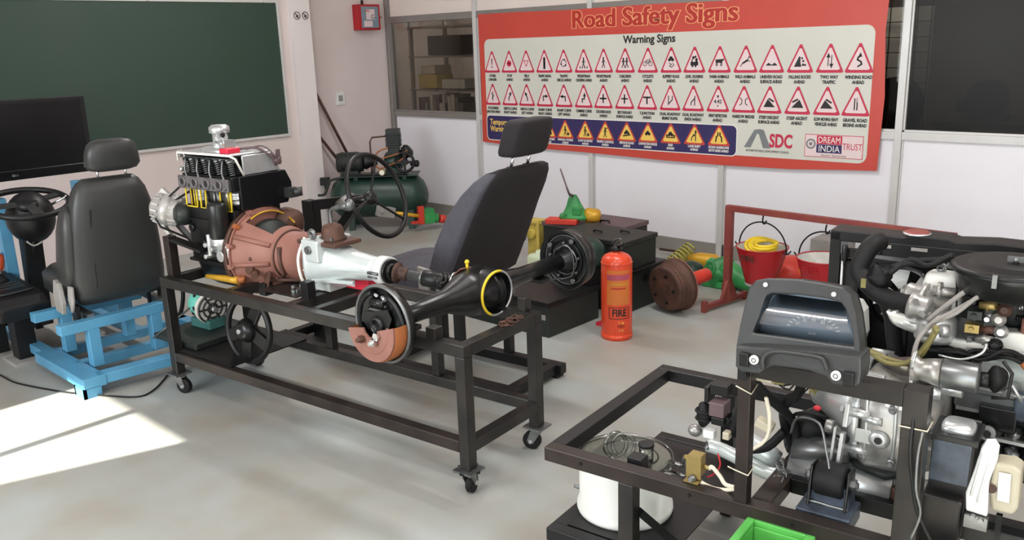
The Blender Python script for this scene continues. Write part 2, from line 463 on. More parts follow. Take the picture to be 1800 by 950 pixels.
# rack with shelves behind the left window
rk = T('storage_rack', 'grey steel rack holding boxes and books behind the left partition window', 'rack', (-6.6, 6.5, 0))
for x in (-7.2, -6.2, -5.3):
    for y in (6.25, 6.75): rk.p('upright', M().box((x, y, 1.0), (0.035, 0.035, 2.0)), 'aluminium_grey')
SH = (0.86, 1.16, 1.50, 1.80)
for z in SH: rk.p('shelf', M().bb((-7.22, 6.22, z - 0.02), (-5.28, 6.78, z)), 'aluminium_grey')
rndb = random.Random(3)
bx = [(-6.93, 1.16, .16, .11, 'ochre', 'yellow cardboard box on the middle rack shelf behind the window', 'box'), (-6.78, 1.0, 0, 0, None, None, None)]
one('cardboard_box', M().bb((-7.12, 6.26, 1.165), (-6.84, 6.5, 1.31)), 'ochre', 'yellow carton on the rack shelf seen through the left window', 'box', (-6.98, 6.38, 1.165), bev=0.003)
one('cardboard_box', M().bb((-7.08, 6.26, 1.315), (-6.86, 6.5, 1.40)), 'cream_plastic', 'cream carton lying on top of the yellow carton behind the window', 'box', (-6.97, 6.38, 1.315), bev=0.003)
one('cardboard_box', M().bb((-6.76, 6.26, 1.165), (-6.42, 6.5, 1.26)), 'paper', 'flat pale carton right of the yellow carton on the rack', 'box', (-6.6, 6.38, 1.165), bev=0.003)
one('cardboard_box', M().bb((-6.95, 6.26, 1.505), (-6.45, 6.55, 1.70)), 'store_dark', 'dark wide carton on the upper rack shelf behind the window', 'box', (-6.7, 6.4, 1.505), bev=0.003)
x = -7.12; k = 0
while x < -6.5:
    w_ = rndb.uniform(0.03, 0.07); h_ = rndb.uniform(0.15, 0.25)
    o = one('ring_binder', M().bb((x, 6.24, 0.865), (x + w_ - 0.006, 6.48, 0.865 + h_)), rndb.choice(['paper', 'cloth_grey', 'store_dark', 'paper', 'purple_brown', 'green_black']), 'upright file standing in the row on the lowest visible rack shelf', 'file', (x + w_ / 2, 6.36, 0.865), group='files in a row on the rack shelf')
    x += w_; k += 1
# wire rack behind the narrow strip of glass
wr = T('wire_rack', 'pale wire grid rack seen through the narrow glass strip beside the banner', 'rack', (-2.3, 6.2, 0))
g = M()
for k in range(9): g.bb((-2.75, 6.2, 0.95 + k * 0.1), (-1.95, 6.206, 0.956 + k * 0.1))
for k in range(10): g.bb((-2.75 + k * 0.088, 6.2, 0.0), (-2.744 + k * 0.088, 6.206, 1.8))
wr.p('wire_grid', g, 'store_dark')
wr.p('back_sheet', M().bb((-2.75, 6.23, 1.0), (-1.95, 6.24, 1.75)), 'enamel_white')
one('floor_fan', M().lathe((-2.1, 6.1, 1.1), (-0.4, -1, 0), [(-0.04, 0.05), (-0.03, 0.2), (0.03, 0.2), (0.04, 0.05)], 24).bb((-2.12, 6.08, 0), (-2.08, 6.12, 1.0)), 'black_plastic', 'dark round fan head behind the narrow glass strip', 'fan', (-2.1, 6.1, 0))
dk = T('store_bench', 'dark bench with a round grinder behind the right partition window', 'bench', (-1.2, 6.6, 0))
dk.p('tabletop', M().bb((-1.9, 6.2, 0.96), (0.4, 6.9, 1.0)), 'store_dark')
dk.p('leg', M().bb((-1.88, 6.25, 0), (-1.82, 6.85, 0.96)), 'store_dark'); dk.p('leg', M().bb((0.3, 6.25, 0), (0.36, 6.85, 0.96)), 'store_dark')
one('bench_grinder', M().lathe((-1.62, 6.4, 1.14), (0.3, -1, 0), [(-0.05, 0.04), (-0.05, 0.13), (0.05, 0.13), (0.05, 0.04)], 24).bb((-1.74, 6.35, 1.0), (-1.5, 6.5, 1.03)).cyl((-1.8, 6.4, 1.1), (-1.6, 6.42, 1.12), 0.05), 'green_black', 'dim round grinder on the bench behind the right window', 'grinder', (-1.62, 6.4, 1.0))

# ---------------------------------------------------------------- banner
XA, XB = -5.535, -2.015
bn = T('road_sign_banner', 'large red and white printed banner of road safety signs on the partition', 'banner', (-3.78, YB - 0.03, 0.7))
YS = YB - 0.030
outl = [(XA, 0.745), (-5.0, 0.722), (-4.3, 0.715), (-3.6, 0.700), (-3.1, 0.697), (-2.6, 0.705), (-2.25, 0.725), (XB, 0.735), (XB + 0.015, 1.2), (XB - 0.01, 1.60), (XB, 1.838), (-2.5, 1.842), (-3.1, 1.836), (-3.8, 1.846), (-4.6, 1.842), (-5.1, 1.852), (XA, 1.853), (XA + 0.006, 1.3)]
E1, E2 = (1, 0, 0), (0, 0, 1)        # right and up on the wall; normal of E1 x E2 points into the room (-y)
def flat(name, poly, layer, mt, label=None, d=0.0006):
    return bn.p(name, M().prism(poly, (0, YS - 0.0008 * layer, 0), E1, E2, d), mt, label=label)
flat('sheet', outl, 0, 'print_red', d=0.002)
def rrect(x0, z0, x1, z1, r, n=5):
    out = []
    for cx, cz, a in ((x1 - r, z0 + r, -90), (x1 - r, z1 - r, 0), (x0 + r, z1 - r, 90), (x0 + r, z0 + r, 180)):
        for k in range(n + 1):
            t = math.radians(a + 90 * k / n); out.append((cx + r * math.cos(t), cz + r * math.sin(t)))
    return out
# title and fields
flat('sign_field', rrect(-5.47, 0.775, -2.085, 1.640, 0.055), 3, 'print_field')
flat('navy_strip', rrect(-5.475, 0.765, -3.00, 0.990, 0.04), 4, 'print_white')
flat('navy_strip', rrect(-5.468, 0.772, -3.007, 0.983, 0.036), 5, 'print_navy')
def tx(name, s, x, z, size, mt, layer=6, **k):
    return bn.p(name, put_text(M(), s, (x, YS - 0.0008 * layer, z), E1, E2, size, **k), mt)
tg, tt = M(), M()
for dx_ in (-.008, -.004, 0, .004, .008): put_text(tg, 'Road Safety Signs', (-3.755 + dx_, YS - 0.0008 * (3 + dx_ * 40), 1.702), E1, E2, 0.190, thick=0.0062, sx=1.10)
for dx_ in (-.005, 0, .005): put_text(tt, 'Road Safety Signs', (-3.755 + dx_, YS - 0.0008 * (4.8 + dx_ * 50), 1.702), E1, E2, 0.190, thick=0.0022, sx=1.10)
bn.p('title_lettering', tg, 'print_glow'); bn.p('title_lettering', tt, 'print_title')
tx('heading_lettering', 'Warning Signs', -3.752, 1.572, 0.080, 'print_black', 6, thick=0.0022)
tx('heading_lettering', 'Temporary\nWarning Signs', -5.43, 0.905, 0.070, 'print_yellow', 7, thick=0.0015, align='LEFT', sx=0.8)
def tri(cx, cz, w, h):
    r = 0.012
    return [(cx - w / 2, cz - h / 2 + r * .6), (cx - w / 2 + r, cz - h / 2), (cx + w / 2 - r, cz - h / 2), (cx + w / 2, cz - h / 2 + r * .6), (cx + r * .6, cz + h / 2), (cx - r * .6, cz + h / 2)]
def pict(mb, kind, cx, cz, s, L):
    """black pictogram drawn with bars and discs in the sign plane"""
    y = YS - 0.0008 * L
    def ln(pts, w):
        for (a, b), (c, d) in zip(pts, pts[1:]):
            dx, dz = c - a, d - b; l = math.hypot(dx, dz) or 1; nx, nz = -dz / l * w / 2, dx / l * w / 2
            ex, ez = dx / l * w * .25, dz / l * w * .25
            q = [(a - ex + nx, b - ez + nz), (a - ex - nx, b - ez - nz), (c + ex - nx, d + ez - nz), (c + ex + nx, d + ez + nz)]
            mb.prism([(cx + p * s, cz + r * s) for p, r in q], (0, y, 0), E1, E2, 0.0004)
    def pg(q): mb.prism([(cx + p * s, cz + r * s) for p, r in q], (0, y, 0), E1, E2, 0.0004)
    def dc(x, z, r, n=10): pg([(x + r * math.cos(2 * PI * i / n), z + r * math.sin(2 * PI * i / n)) for i in range(n)])
    def arr(x, z, a, r=.22): pg([(x + r * math.cos(a + t), z + r * math.sin(a + t)) for t in (0, 2.3, -2.3)])
    if kind == 'excl': pg([(-.08, .5), (.08, .5), (.04, -.15), (-.04, -.15)]); dc(0, -.35, .08)
    elif kind == 'disc': mb.m(1); dc(0, 0, .32); mb.m(0); ln([(-.2, 0), (.2, 0)], .08)
    elif kind == 'yield': mb.m(1); ln([(-.3, .25), (.3, .25), (0, -.3), (-.3, .25)], .07); mb.m(0)
    elif kind == 'light': ln([(0, .5), (0, -.5)], .26); mb.m(1); dc(0, .3, .09); mb.m(3); dc(0, 0, .09); dc(0, -.3, .09); mb.m(0)
    elif kind == 'circle':
        for k in range(3):
            a = k * 2.09; ln([(.32 * math.cos(a + t), .32 * math.sin(a + t)) for t in (0, .5, 1.0, 1.4)], .07); arr(.32 * math.cos(a + 1.5), .32 * math.sin(a + 1.5), a + 3.1, .16)
    elif kind in ('walk', 'cross', 'kids', 'work', 'hand'):
        for dx, k in (((-.18, .8), (.2, .85)) if kind == 'kids' else ((0, 1),)):
            dc(dx, .42 * k, .09); ln([(dx, .3 * k), (dx, -.05)], .14); ln([(dx, -.05), (dx + .16, -.45)], .08); ln([(dx, -.05), (dx - .16, -.45)], .08)
            ln([(dx, .25 * k), (dx + .2, .05)], .06); ln([(dx, .25 * k), (dx - .18, .02)], .06)
        if kind == 'cross':
            for k in range(4): ln([(-.45 + k * .28, -.5), (-.38 + k * .28, -.34)], .1)
        if kind == 'work': dc(.38, -.3, .15); ln([(.1, .1), (.4, -.2)], .05)
        if kind == 'hand': ln([(0, .25), (.3, .45)], .07)
    elif kind == 'bike':
        for dx in (-.3, .3):
            ln([(dx + .2 * math.cos(t * .7), -.12 + .2 * math.sin(t * .7)) for t in range(10)], .05)
        ln([(-.3, -.12), (-.1, .2), (.22, .2), (.3, -.12)], .05); ln([(-.1, .2), (0, -.12), (.22, .2)], .05); ln([(.15, .3), (.3, .3)], .05)
    elif kind in ('car', 'slip', 'carside', 'queue'):
        o = .12 if kind == 'slip' else -.05
        pg([(-.3, o), (.3, o), (.3, o + .18), (.18, o + .2), (.1, o + .36), (-.12, o + .36), (-.2, o + .2), (-.3, o + .16)]); dc(-.17, o, .08); dc(.17, o, .08)
        if kind == 'slip': ln([(-.2, -.1), (.05, -.2), (-.15, -.35), (.1, -.45)], .06); ln([(.15, -.1), (.3, -.25), (.1, -.4)], .06)
        elif kind == 'carside': ln([(-.4, -.25), (.4, -.12)], .12)
        elif kind == 'queue': dc(-.4, -.05, .1); dc(.4, -.05, .1); ln([(-.45, -.2), (.45, -.2)], .1)
    elif kind == 'train': ln([(-.3, -.15), (.3, -.15)], .3); ln([(-.22, 0), (-.22, .2)], .12); ln([(.2, 0), (.2, .25)], .22); dc(-.1, .35, .13); dc(.1, .42, .1); dc(-.18, -.35, .1); dc(.12, -.35, .1)
    elif kind == 'cow': pg([(-.38, .18), (.25, .2), (.4, .26), (.42, .1), (.28, .05), (.26, -.1), (-.34, -.1)]); [ln([(q, -.05), (q, -.35)], .07) for q in (-.3, -.2, .12, .22)]
    elif kind == 'deer': pg([(-.3, -.1), (.15, .18), (.25, .02), (-.25, -.22)]); ln([(.18, .1), (.3, .36), (.42, .3)], .07); ln([(.3, .36), (.32, .52)], .04); ln([(-.25, -.15), (-.45, -.4)], .06); ln([(.2, .05), (.4, 0)], .06)
    elif kind == 'bump': pg([(-.5, -.35), (-.42, -.25), (-.25, -.12), (-.05, -.27), (.05, -.27), (.25, -.12), (.42, -.25), (.5, -.35)])
    elif kind == 'rock': pg([(-.5, -.45), (-.1, .35), (.02, .3), (.02, -.1), (.12, -.45)]); dc(.15, .2, .08); dc(.25, -.02, .09); dc(.25, -.3, .1); dc(.42, -.32, .08)
    elif kind == 'two': ln([(-.13, -.4), (-.13, .3)], .07); arr(-.13, .38, PI / 2); ln([(.13, .4), (.13, -.3)], .07); arr(.13, -.38, -PI / 2)
    elif kind == 'wind': ln([(-.1, -.45), (.18, -.28), (.1, -.08), (-.15, .05), (-.1, .22), (.05, .32)], .12); arr(.05, .4, PI / 2, .2)
    elif kind == 'junc': ln([(0, -.45), (0, .45)], .1); ln([(0, -.1), (.2, .08)], .08); ln([(0, .1), (-.2, .25)], .08); ln([(0, -.25), (-.18, -.15)], .07)
    elif kind in ('cr', 'cl'):
        g_ = 1 if kind == 'cr' else -1; ln([(-.12 * g_, -.4), (-.1 * g_, -.1), (.08 * g_, .2)], .12); arr(.12 * g_, .3, PI / 2 - .6 * g_, .24)
    elif kind in ('sr', 'sl'):
        g_ = 1 if kind == 'sr' else -1; ln([(-.18 * g_, -.35), (-.18 * g_, .1), (.15 * g_, .1)], .12); arr(.25 * g_, .1, 0 if g_ > 0 else PI, .24)
    elif kind == 'comb': ln([(-.15, -.4), (-.15, -.08), (.12, -.08), (.12, .2)], .12); arr(.12, .3, PI / 2, .24)
    elif kind == 'plus': ln([(0, -.38), (0, .38)], .15); ln([(-.36, 0), (.36, 0)], .15)
    elif kind == 'minor': ln([(0, -.38), (0, .38)], .15); ln([(-.36, .02), (.36, .02)], .12)
    elif kind == 'tee': ln([(-.38, .18), (.38, .18)], .15); ln([(0, .15), (0, -.38)], .15)
    elif kind == 'merge': ln([(-.16, -.42), (-.16, .35)], .09); ln([(-.1, -.3), (.22, .0), (.24, .35)], .09)
    elif kind == 'split': ln([(.16, -.42), (.16, .38)], .09); ln([(-.2, -.4), (-.18, -.15), (.12, .15)], .09)
    elif kind == 'height': arr(0, .36, -PI / 2, .16); arr(0, -.4, PI / 2, .1)
    elif kind == 'bridge': ln([(-.34, .3), (-.16, .16), (-.16, -.16), (-.34, -.3)], .07); ln([(.34, .3), (.16, .16), (.16, -.16), (.34, -.3)], .07)
    elif kind == 'down': pg([(-.5, -.4), (.5, -.4), (-.15, .25)]); ln([(-.05, .28), (.35, .05)], .14)
    elif kind == 'up': pg([(-.5, -.4), (.5, -.4), (.15, .25)]); ln([(-.4, .05), (.0, .26)], .14)
    elif kind == 'gravel': ln([(-.1, -.45), (-.1, .4)], .09); ln([(.1, -.45), (.1, .1)], .09); [dc(.05 + .05 * (q % 2), .15 + q * .09, .04) for q in range(4)]
    elif kind == 'narrow': ln([(-.3, -.4), (-.25, 0), (-.1, .15), (-.1, .4)], .12); ln([(.3, -.4), (.25, 0), (.1, .15), (.1, .4)], .12)
    elif kind == 'lane': ln([(.12, -.42), (.12, .3)], .09); arr(.12, .42, PI / 2, .18); ln([(-.3, -.4), (-.25, -.1), (-.1, .05)], .09); arr(-.02, .1, .6, .16)
R1 = [('excl', 'OTHER\nDANGER'), ('disc', 'STOP\nAHEAD'), ('yield', 'YIELD\nAHEAD'), ('light', 'TRAFFIC SIGNAL\nAHEAD'), ('circle', 'TRAFFIC\nCIRCLE AHEAD'), ('cross', 'PEDESTRIAN\nCROSSING AHEAD'), ('walk', 'PEDESTRIANS\nAHEAD'), ('kids', 'CHILDREN\nAHEAD'), ('bike', 'CYCLISTS\nAHEAD'), ('slip', 'SLIPPERY ROAD\nAHEAD'), ('train', 'LEVEL CROSSING\nAHEAD'), ('cow', 'FARM ANIMALS\nAHEAD'), ('deer', 'WILD ANIMALS\nAHEAD'), ('bump', 'UNEVEN ROAD\nSURFACE AHEAD'), ('rock', 'FALLING ROCKS\nAHEAD'), ('two', 'TWO WAY\nTRAFFIC'), ('wind', 'WINDING ROAD\nAHEAD')]
R2 = [('junc', 'STAGGERED\nJUNCTION AHEAD'), ('cr', 'GENTLE CURVE\nRIGHT AHEAD'), ('cl', 'GENTLE CURVE\nLEFT AHEAD'), ('sr', 'SHARP CURVE\nRIGHT AHEAD'), ('sl', 'SHARP CURVE\nLEFT AHEAD'), ('comb', 'COMBINED CURVES\nAHEAD'), ('plus', 'CROSSROADS\nAHEAD'), ('minor', 'SECONDARY\nSURFACE AHEAD'), ('tee', 'T-JUNCTION\nAHEAD'), ('merge', 'DUAL ROADWAY\nBEGINS TRAFFIC'), ('split', 'DUAL ROADWAY\nENDS AHEAD'), ('height', 'HEIGHT RESTRICTIONS\nAHEAD'), ('bridge', 'NARROW BRIDGE\nAHEAD'), ('down', 'STEEP DESCENT\nSURFACE AHEAD'), ('up', 'STEEP ASCENT\nAHEAD'), ('down', 'SLOW MOVING HEAVY\nVEHICLES AHEAD'), ('gravel', 'GRAVEL ROAD\nBEGINS AHEAD')]
R3 = [('work', 'SLOW WORK\nAHEAD'), ('work', 'MEN AT WORK\nAHEAD'), ('work', 'MANUAL WORKS\nAHEAD'), ('work', 'LOOP IN ENTRY\nAHEAD'), ('hand', 'TRAFFIC CONTROL\nAHEAD'), ('carside', 'SERVICE ROAD\nAHEAD'), ('car', 'CONSTRUCTION VEHICLES\nAHEAD'), ('queue', 'END\nAHEAD'), ('lane', 'LANE SHIFT\nAHEAD'), ('narrow', 'ROAD NARROWS\nBOTH SIDES AHEAD')]
caps = M()
def sign(kind, cx, cz, w, h, inner, outer='print_crimson'):
    g = M().m(1).prism(tri(cx, cz, w, h), (0, YS - 0.0008 * 6, 0), E1, E2, 0.0004)
    g.m(2).prism(tri(cx, cz - 0.004, w * .76, h * .76), (0, YS - 0.0008 * 7, 0), E1, E2, 0.0004)
    g.m(0); pict(g, kind, cx, cz - h * .08, w * .46, 8)
    if kind == 'height': put_text(g, '4.42', (cx, YS - 0.0008 * 8, cz - .03), E1, E2, 0.036, thick=0.001)
    bn.p('warning_sign', g, ['print_black', outer, inner, 'green_paint'])
X1 = [-5.381, -5.177, -4.981, -4.779, -4.573, -4.368, -4.171, -3.966, -3.758, -3.554, -3.358, -3.156, -2.955, -2.762, -2.561, -2.361, -2.171]
X3 = [-4.754, -4.568, -4.359, -4.158, -3.949, -3.753, -3.549, -3.345, -3.144]
for r, row in enumerate((R1, R2)):
    for i, (k, c) in enumerate(row):
        f = i / 16
        cx = X1[i] - 0.004 * r; cz = (1.447 - 0.008 * f if r == 0 else 1.168 + 0.0 * f)
        sign(k, cx, cz, 0.183, 0.182, 'print_pink')
        for li, tl in enumerate(c.split('\n')):
            put_text(caps, tl, (cx, YS - 0.0008 * 6, cz - 0.128 - 0.032 * li), E1, E2, 0.029, sx=min(0.80, 0.80 * 11.5 / max(len(tl), 1)), thick=0.0012)
bn.p('caption_lettering', caps, 'print_black', kind='stuff')
caps3 = M()
for i, (k, c) in enumerate(R3[1:]):
    f = i / 8; cx = X3[i]; cz = 0.893 + 0.016 * f
    sign(k, cx, cz, 0.178, 0.148, 'print_yellow', 'print_red')
    for li, tl in enumerate(c.split('\n')):
        put_text(caps3, tl, (cx, YS - 0.0008 * 7, cz - 0.094 - 0.024 * li), E1, E2, 0.024, sx=min(0.85, 0.85 * 14 / max(len(tl), 1)), thick=0.0008)
bn.p('caption_lettering', caps3, 'print_white', kind='stuff')
# logos
lg = M().prism([(-2.945, 0.838), (-2.895, 0.838), (-2.850, 0.935), (-2.835, 0.935), (-2.80, 0.838), (-2.745, 0.838), (-2.80, 0.962), (-2.83, 0.968), (-2.87, 0.962)], (0, YS - 0.0048, 0), E1, E2, 0.0005)
bn.p('emblem', lg, 'print_grey')
tx('logo_lettering', 'SDC', -2.755, 0.850, 0.125, 'print_crimson', 6, thick=0.004, align='LEFT', sx=0.70)
tx('logo_lettering', 'AUTOMOTIVE SKILLS DEVELOPMENT COUNCIL', -2.77, 0.810, 0.021, 'print_black', 6, sx=0.72)
flat('logo_frame', [(-2.500, 0.800), (-2.110, 0.800), (-2.110, 0.950), (-2.500, 0.950)], 4, 'print_crimson')
flat('logo_frame', [(-2.496, 0.804), (-2.114, 0.804), (-2.114, 0.946), (-2.496, 0.946)], 5, 'print_pink')
flat('logo_block', [(-2.418, 0.888), (-2.248, 0.888), (-2.248, 0.944), (-2.418, 0.944)], 6, 'print_crimson')
flat('logo_block', [(-2.418, 0.830), (-2.248, 0.830), (-2.248, 0.886), (-2.418, 0.886)], 6, 'print_navy')
tx('logo_lettering', 'DREAM', -2.333, 0.896, 0.058, 'print_white', 7.5, sx=0.8)
tx('logo_lettering', 'INDIA', -2.333, 0.838, 0.060, 'print_white', 7.5, sx=0.9)
tx('logo_lettering', 'TRUST', -2.180, 0.858, 0.060, 'print_crimson', 6.5, sx=0.72)
tx('logo_lettering', 'Education  Empowerment', -2.30, 0.810, 0.016, 'print_black', 6.5)
em = M()
for k in range(3):
    em.prism([(-2.458 + r_ * math.cos(2 * PI * i / 16 + q), 0.886 + r_ * math.sin(2 * PI * i / 16 + q)) for i, r_, q in [(i, 0.034 - k * 0.011, 0) for i in range(16)]], (0, YS - 0.0008 * (6 + k), 0), E1, E2, 0.0005) if k % 2 == 0 else em.m(1).prism([(-2.458 + (0.034 - k * 0.011) * math.cos(2 * PI * i / 16), 0.886 + (0.034 - k * 0.011) * math.sin(2 * PI * i / 16)) for i in range(16)], (0, YS - 0.0008 * (6 + k), 0), E1, E2, 0.0005).m(0)
bn.p('emblem', em, ['print_grey', 'print_pink'])

# ---------------------------------------------------------------- chalkboard and things on the left wall
cb = T('chalkboard', 'dark green chalkboard with thin aluminium frame on the left wall', 'chalkboard', (XL, 2.9, 0.88))
Y0c, Y1c, Z0c, Z1c = 0.6, 4.325, 0.888, 2.0
cb.p('writing_surface', M().bb((XL, Y0c, Z0c), (XL + 0.012, Y1c, Z1c)), 'board_green')
for a, b in (((Y0c, Z1c), (Y1c, Z1c + .022)), ((Y0c, Z0c - .022), (Y1c, Z0c)), ((Y1c, Z0c - .022), (Y1c + .022, Z1c + .022)), ((Y0c - .022, Z0c - .022), (Y0c, Z1c + .022))):
    cb.p('frame_strip', M().bb((XL, a[0], a[1]), (XL + 0.022, b[0], b[1])), 'aluminium_white', bev=0.002)
for y, z in ((1.5, Z1c + .01), (3.2, Z1c + .01), (4.2, Z1c + .01), (2.4, 0.98), (1.9, 1.37)):
    cb.p('mounting_clip', M().torus((XL + .024, y, z), (1, 0, 0), .008, .002, 10, 5), 'chrome')
ns = T('prohibition_notice', 'white notice with two round prohibition symbols high on the pier', 'sign', (XL + .052, 4.54, 1.83))
ns.p('backing', M().bb((XL + .050, 4.455, 1.83), (XL + .053, 4.635, 1.95)), 'plaster_white')
for y in (4.50, 4.585):
    ns.p('round_symbol', M().torus((XL + .055, y, 1.893), (1, 0, 0), .031, .0035, 24, 6).bar((XL + .055, y - .022, 1.915), (XL + .055, y + .022, 1.871), .004, .006), 'purple_brown')
    ns.p('pictogram', M().bar((XL + .055, y - .012, 1.884), (XL + .055, y + .016, 1.896), .003, .008).bar((XL + .055, y - .004, 1.905), (XL + .055, y + .002, 1.872), .003, .008), 'print_black')
fb = T('alarm_key_box', 'red glass fronted fire box high on the recessed left wall', 'box', (-6.82, 5.35, 1.76))
fb.p('case', M().bb((-6.85, 5.24, 1.765), (-6.76, 5.50, 2.0)), 'red_paint', bev=0.006)
fb.p('front_window', M().bb((-6.76, 5.275, 1.785), (-6.756, 5.475, 1.98)), 'dial_grey')
fb.p('instruction_label', M().bb((-6.756, 5.30, 1.795), (-6.754, 5.40, 1.85)).bb((-6.756, 5.33, 1.86), (-6.754, 5.43, 1.955)), 'print_pink')
fb.p('lettering', put_text(M(), 'G', (-6.753, 5.405, 1.865), (0, 1, 0), (0, 0, 1), 0.06), 'print_black')
fb.p('lettering', put_text(M(), 'FIRE', (-6.753, 5.345, 1.93), (0, 1, 0), (0, 0, 1), 0.032), 'red_paint')
fb.p('cable_stub', M().cyl((-6.82, 5.5, 1.885), (-6.82, 5.56, 1.885), .008), 'rust_stand'); fb.p('hook', M().cyl((-6.82, 5.34, 2.0), (-6.82, 5.34, 2.04), .012), 'black_rubber')
sw = T('wall_socket', 'small white switch plate on the recessed wall above the rods', 'switch', (-6.84, 5.02, 1.09))
sw.p('plate', M().bb((-6.85, 4.975, 1.085), (-6.838, 5.065, 1.20)), 'white_plastic', bev=0.002)
sw.p('printed_code', M().bb((-6.838, 4.995, 1.12), (-6.837, 5.045, 1.175)), 'cloth_grey')
sw.p('rocker', M().bb((-6.838, 4.99, 1.095), (-6.834, 5.05, 1.11)), 'enamel_white')
for a, b, l in (((-6.800, 4.701, 1.246), (-6.700, 5.006, 0.514), 'upper brown steel rod leaning from the pier down to the compressor'), ((-6.800, 4.662, 0.887), (-6.700, 4.898, 0.506), 'lower brown steel rod leaning from the pier down to the compressor')):
    a = Vector(a); b = Vector(b); a = b + (a - b) * 1.25
    one('steel_rod', M().tube([a, b], .014, 8), 'rust_brown', l, 'rod', tuple(b))

# ---------------------------------------------------------------- driving simulator at the left
mt = T('television', 'large black flat television standing behind the simulator steering wheel', 'television', (-5.5, 1.6, 0.9))
mt.p('housing', M().bb((-5.55, 1.20, 0.925), (-5.50, 2.150, 1.380)), 'black_plastic', bev=0.006)
mt.p('screen', M().bb((-5.50, 1.235, 0.985), (-5.497, 2.120, 1.357)), 'screen_black')
mt.p('lower_bezel', M().bb((-5.502, 1.20, 0.925), (-5.488, 2.150, 0.982)), 'screen_black', bev=0.004)
mt.p('bezel_mark', M().torus((-5.487, 1.685, 0.953), (1, 0, 0), .006, .0018, 10, 5), 'print_grey')
mt.p('bezel_lettering', put_text(M(), 'LG', (-5.4875, 1.703, 0.947), (0, 1, 0), (0, 0, 1), 0.016), 'print_grey')

bs = T('driving_simulator', 'bright blue square tube frame carrying the simulator seat, controls and television', 'frame', (-4.6, 1.7, 0))
t = 0.055
bs.p('base_member', M().bb((-4.80, 1.42, .045), (-4.17, 1.53, .10)), 'blue_paint', bev=0.003)                       # near member
bs.p('base_member', M().bar((-4.215, 1.50, .075), (-4.135, 2.25, .075), .075, .05), 'blue_paint', bev=0.003)
bs.p('base_member', M().bar((-4.47, 1.50, .075), (-4.47, 2.25, .075), .05, .05), 'blue_paint', bev=0.003)
bs.p('base_member', M().bar((-4.76, 1.50, .075), (-4.76, 2.25, .075), .05, .05), 'blue_paint', bev=0.003)
bs.p('base_member', M().bar((-4.80, 2.22, .075), (-4.11, 2.25, .075), .07, .05), 'blue_paint', bev=0.003)
bs.p('base_member', M().bb((-5.65, 1.46, .045), (-4.78, 1.52, .095)), 'blue_paint', bev=0.003)
bs.p('base_member', M().bb((-5.65, 1.95, .045), (-4.74, 2.00, .095)), 'blue_paint', bev=0.003)
bs.p('base_member', M().bb((-5.52, 1.0, .045), (-5.46, 2.2, .095)), 'blue_paint', bev=0.003)
bs.p('foot_bracket', M().bb((-4.285, 1.415, 0), (-4.17, 1.43, .05)).bb((-4.285, 1.415, 0), (-4.27, 1.50, .05)).bb((-4.18, 1.415, 0.0), (-4.17, 1.5, .05)), 'blue_paint')
for x, y in ((-4.72, 2.2), (-4.15, 2.2), (-5.49, 2.1), (-5.49, 1.06)):
    bs.p('foot', M().bb((x - .04, y - .04, 0), (x + .04, y + .04, .05)), 'blue_paint')
for x in (-4.355, -4.70):
    for y in (1.565, 1.885):
        bs.p('post', M().bb((x - .028, y - .028, .095), (x + .028, y + .028, .30)), 'blue_paint', bev=0.003)
    bs.p('seat_rail', M().bb((x - .03, 1.41, .29), (x + .03, 1.97, .34)), 'blue_paint', bev=0.003)
bs.p('monitor_post', M().bar((-5.30, 1.53, .09), (-5.30, 1.53, .86), .06), 'blue_paint', bev=0.003)
bs.p('monitor_post', M().bar((-5.49, 2.02, .09), (-5.49, 2.02, .88), .05), 'blue_paint', bev=0.003)
bs.p('diagonal_brace', M().bar((-5.30, 1.50, .55), (-5.30, 1.10, .10), .045), 'blue_paint', bev=0.003)
bs.p('cross_beam', M().bar((-5.58, 1.10, 1.0), (-5.58, 2.05, 1.0), .04), 'blue_paint', bev=0.003)

# seat of the simulator
def backrest(mb, x0, y0, z0, z1, wy0, wy1, lean, th, sidew=0.03, n=24):
    """backrest facing -x: loft of super-ellipse rings; wy0/wy1 half widths at bottom and shoulder"""
    rings = []
    prof = [(0.0, .80, .35), (0.02, .90, .7), (.08, .97, .95), (.2, 1.0, 1.0), (.4, 1.0, 1.0), (.6, .98, .95), (.78, .93, .85), (.9, .84, .72), (.97, .72, .5), (1.0, .60, .25)]
    for f, w, t_ in prof:
        z = z0 + (z1 - z0) * f
        hw = (wy0 + (wy1 - wy0) * f) * w
        rings.append(sup((x0 + lean * f, y0, z), (1, 0, 0), (0, 1, 0), th * t_, hw, n, 3.6))
    return mb.loft(rings)
FRAMES[3] = ((-4.42, 1.765, -0.02), math.radians(-4))
ss = T('car_seat', 'dark grey leather car seat with head restraint on the blue simulator frame', 'car seat', (0, 0, 0.35), 3)
b = backrest(M(), -0.03, 0.0, .405, 1.045, .235, .205, .07, .085)
ss.p('backrest', b, 'black_leather')
sm_ = M().tube([(.058, -.13, .50), (.072, -.13, .62), (.085, -.125, .80), (.10, -.12, .90)], .0035, 5, k=4).tube([(.078, -.13, .72), (.08, .0, .72), (.078, .15, .715)], .003, 5)
ss.p('seam', sm_, 'black_rubber')
bol = M().loft([sup((-.06 + .06 * f, -.225 + .025 * f + (.0), .50 + .42 * f), (1, 0, 0), (0, 1, 0), .085 * w, .05 * w, 14, 2.4) for f, w in ((0, .4), (.08, .9), (.35, 1), (.7, .9), (.92, .6), (1, .2))])
ss.p('side_bolster', bol, 'black_leather')
cu = M().loft([sup((-.33 + .0 * f, 0, .40 + .14 * f), (1, 0, 0), (0, 1, 0), .27 * w, .245 * w, 24, 4) for f, w in ((0, .9), (.2, 1), (.75, 1), (1, .85))])
ss.p('seat_cushion', cu, 'black_leather')
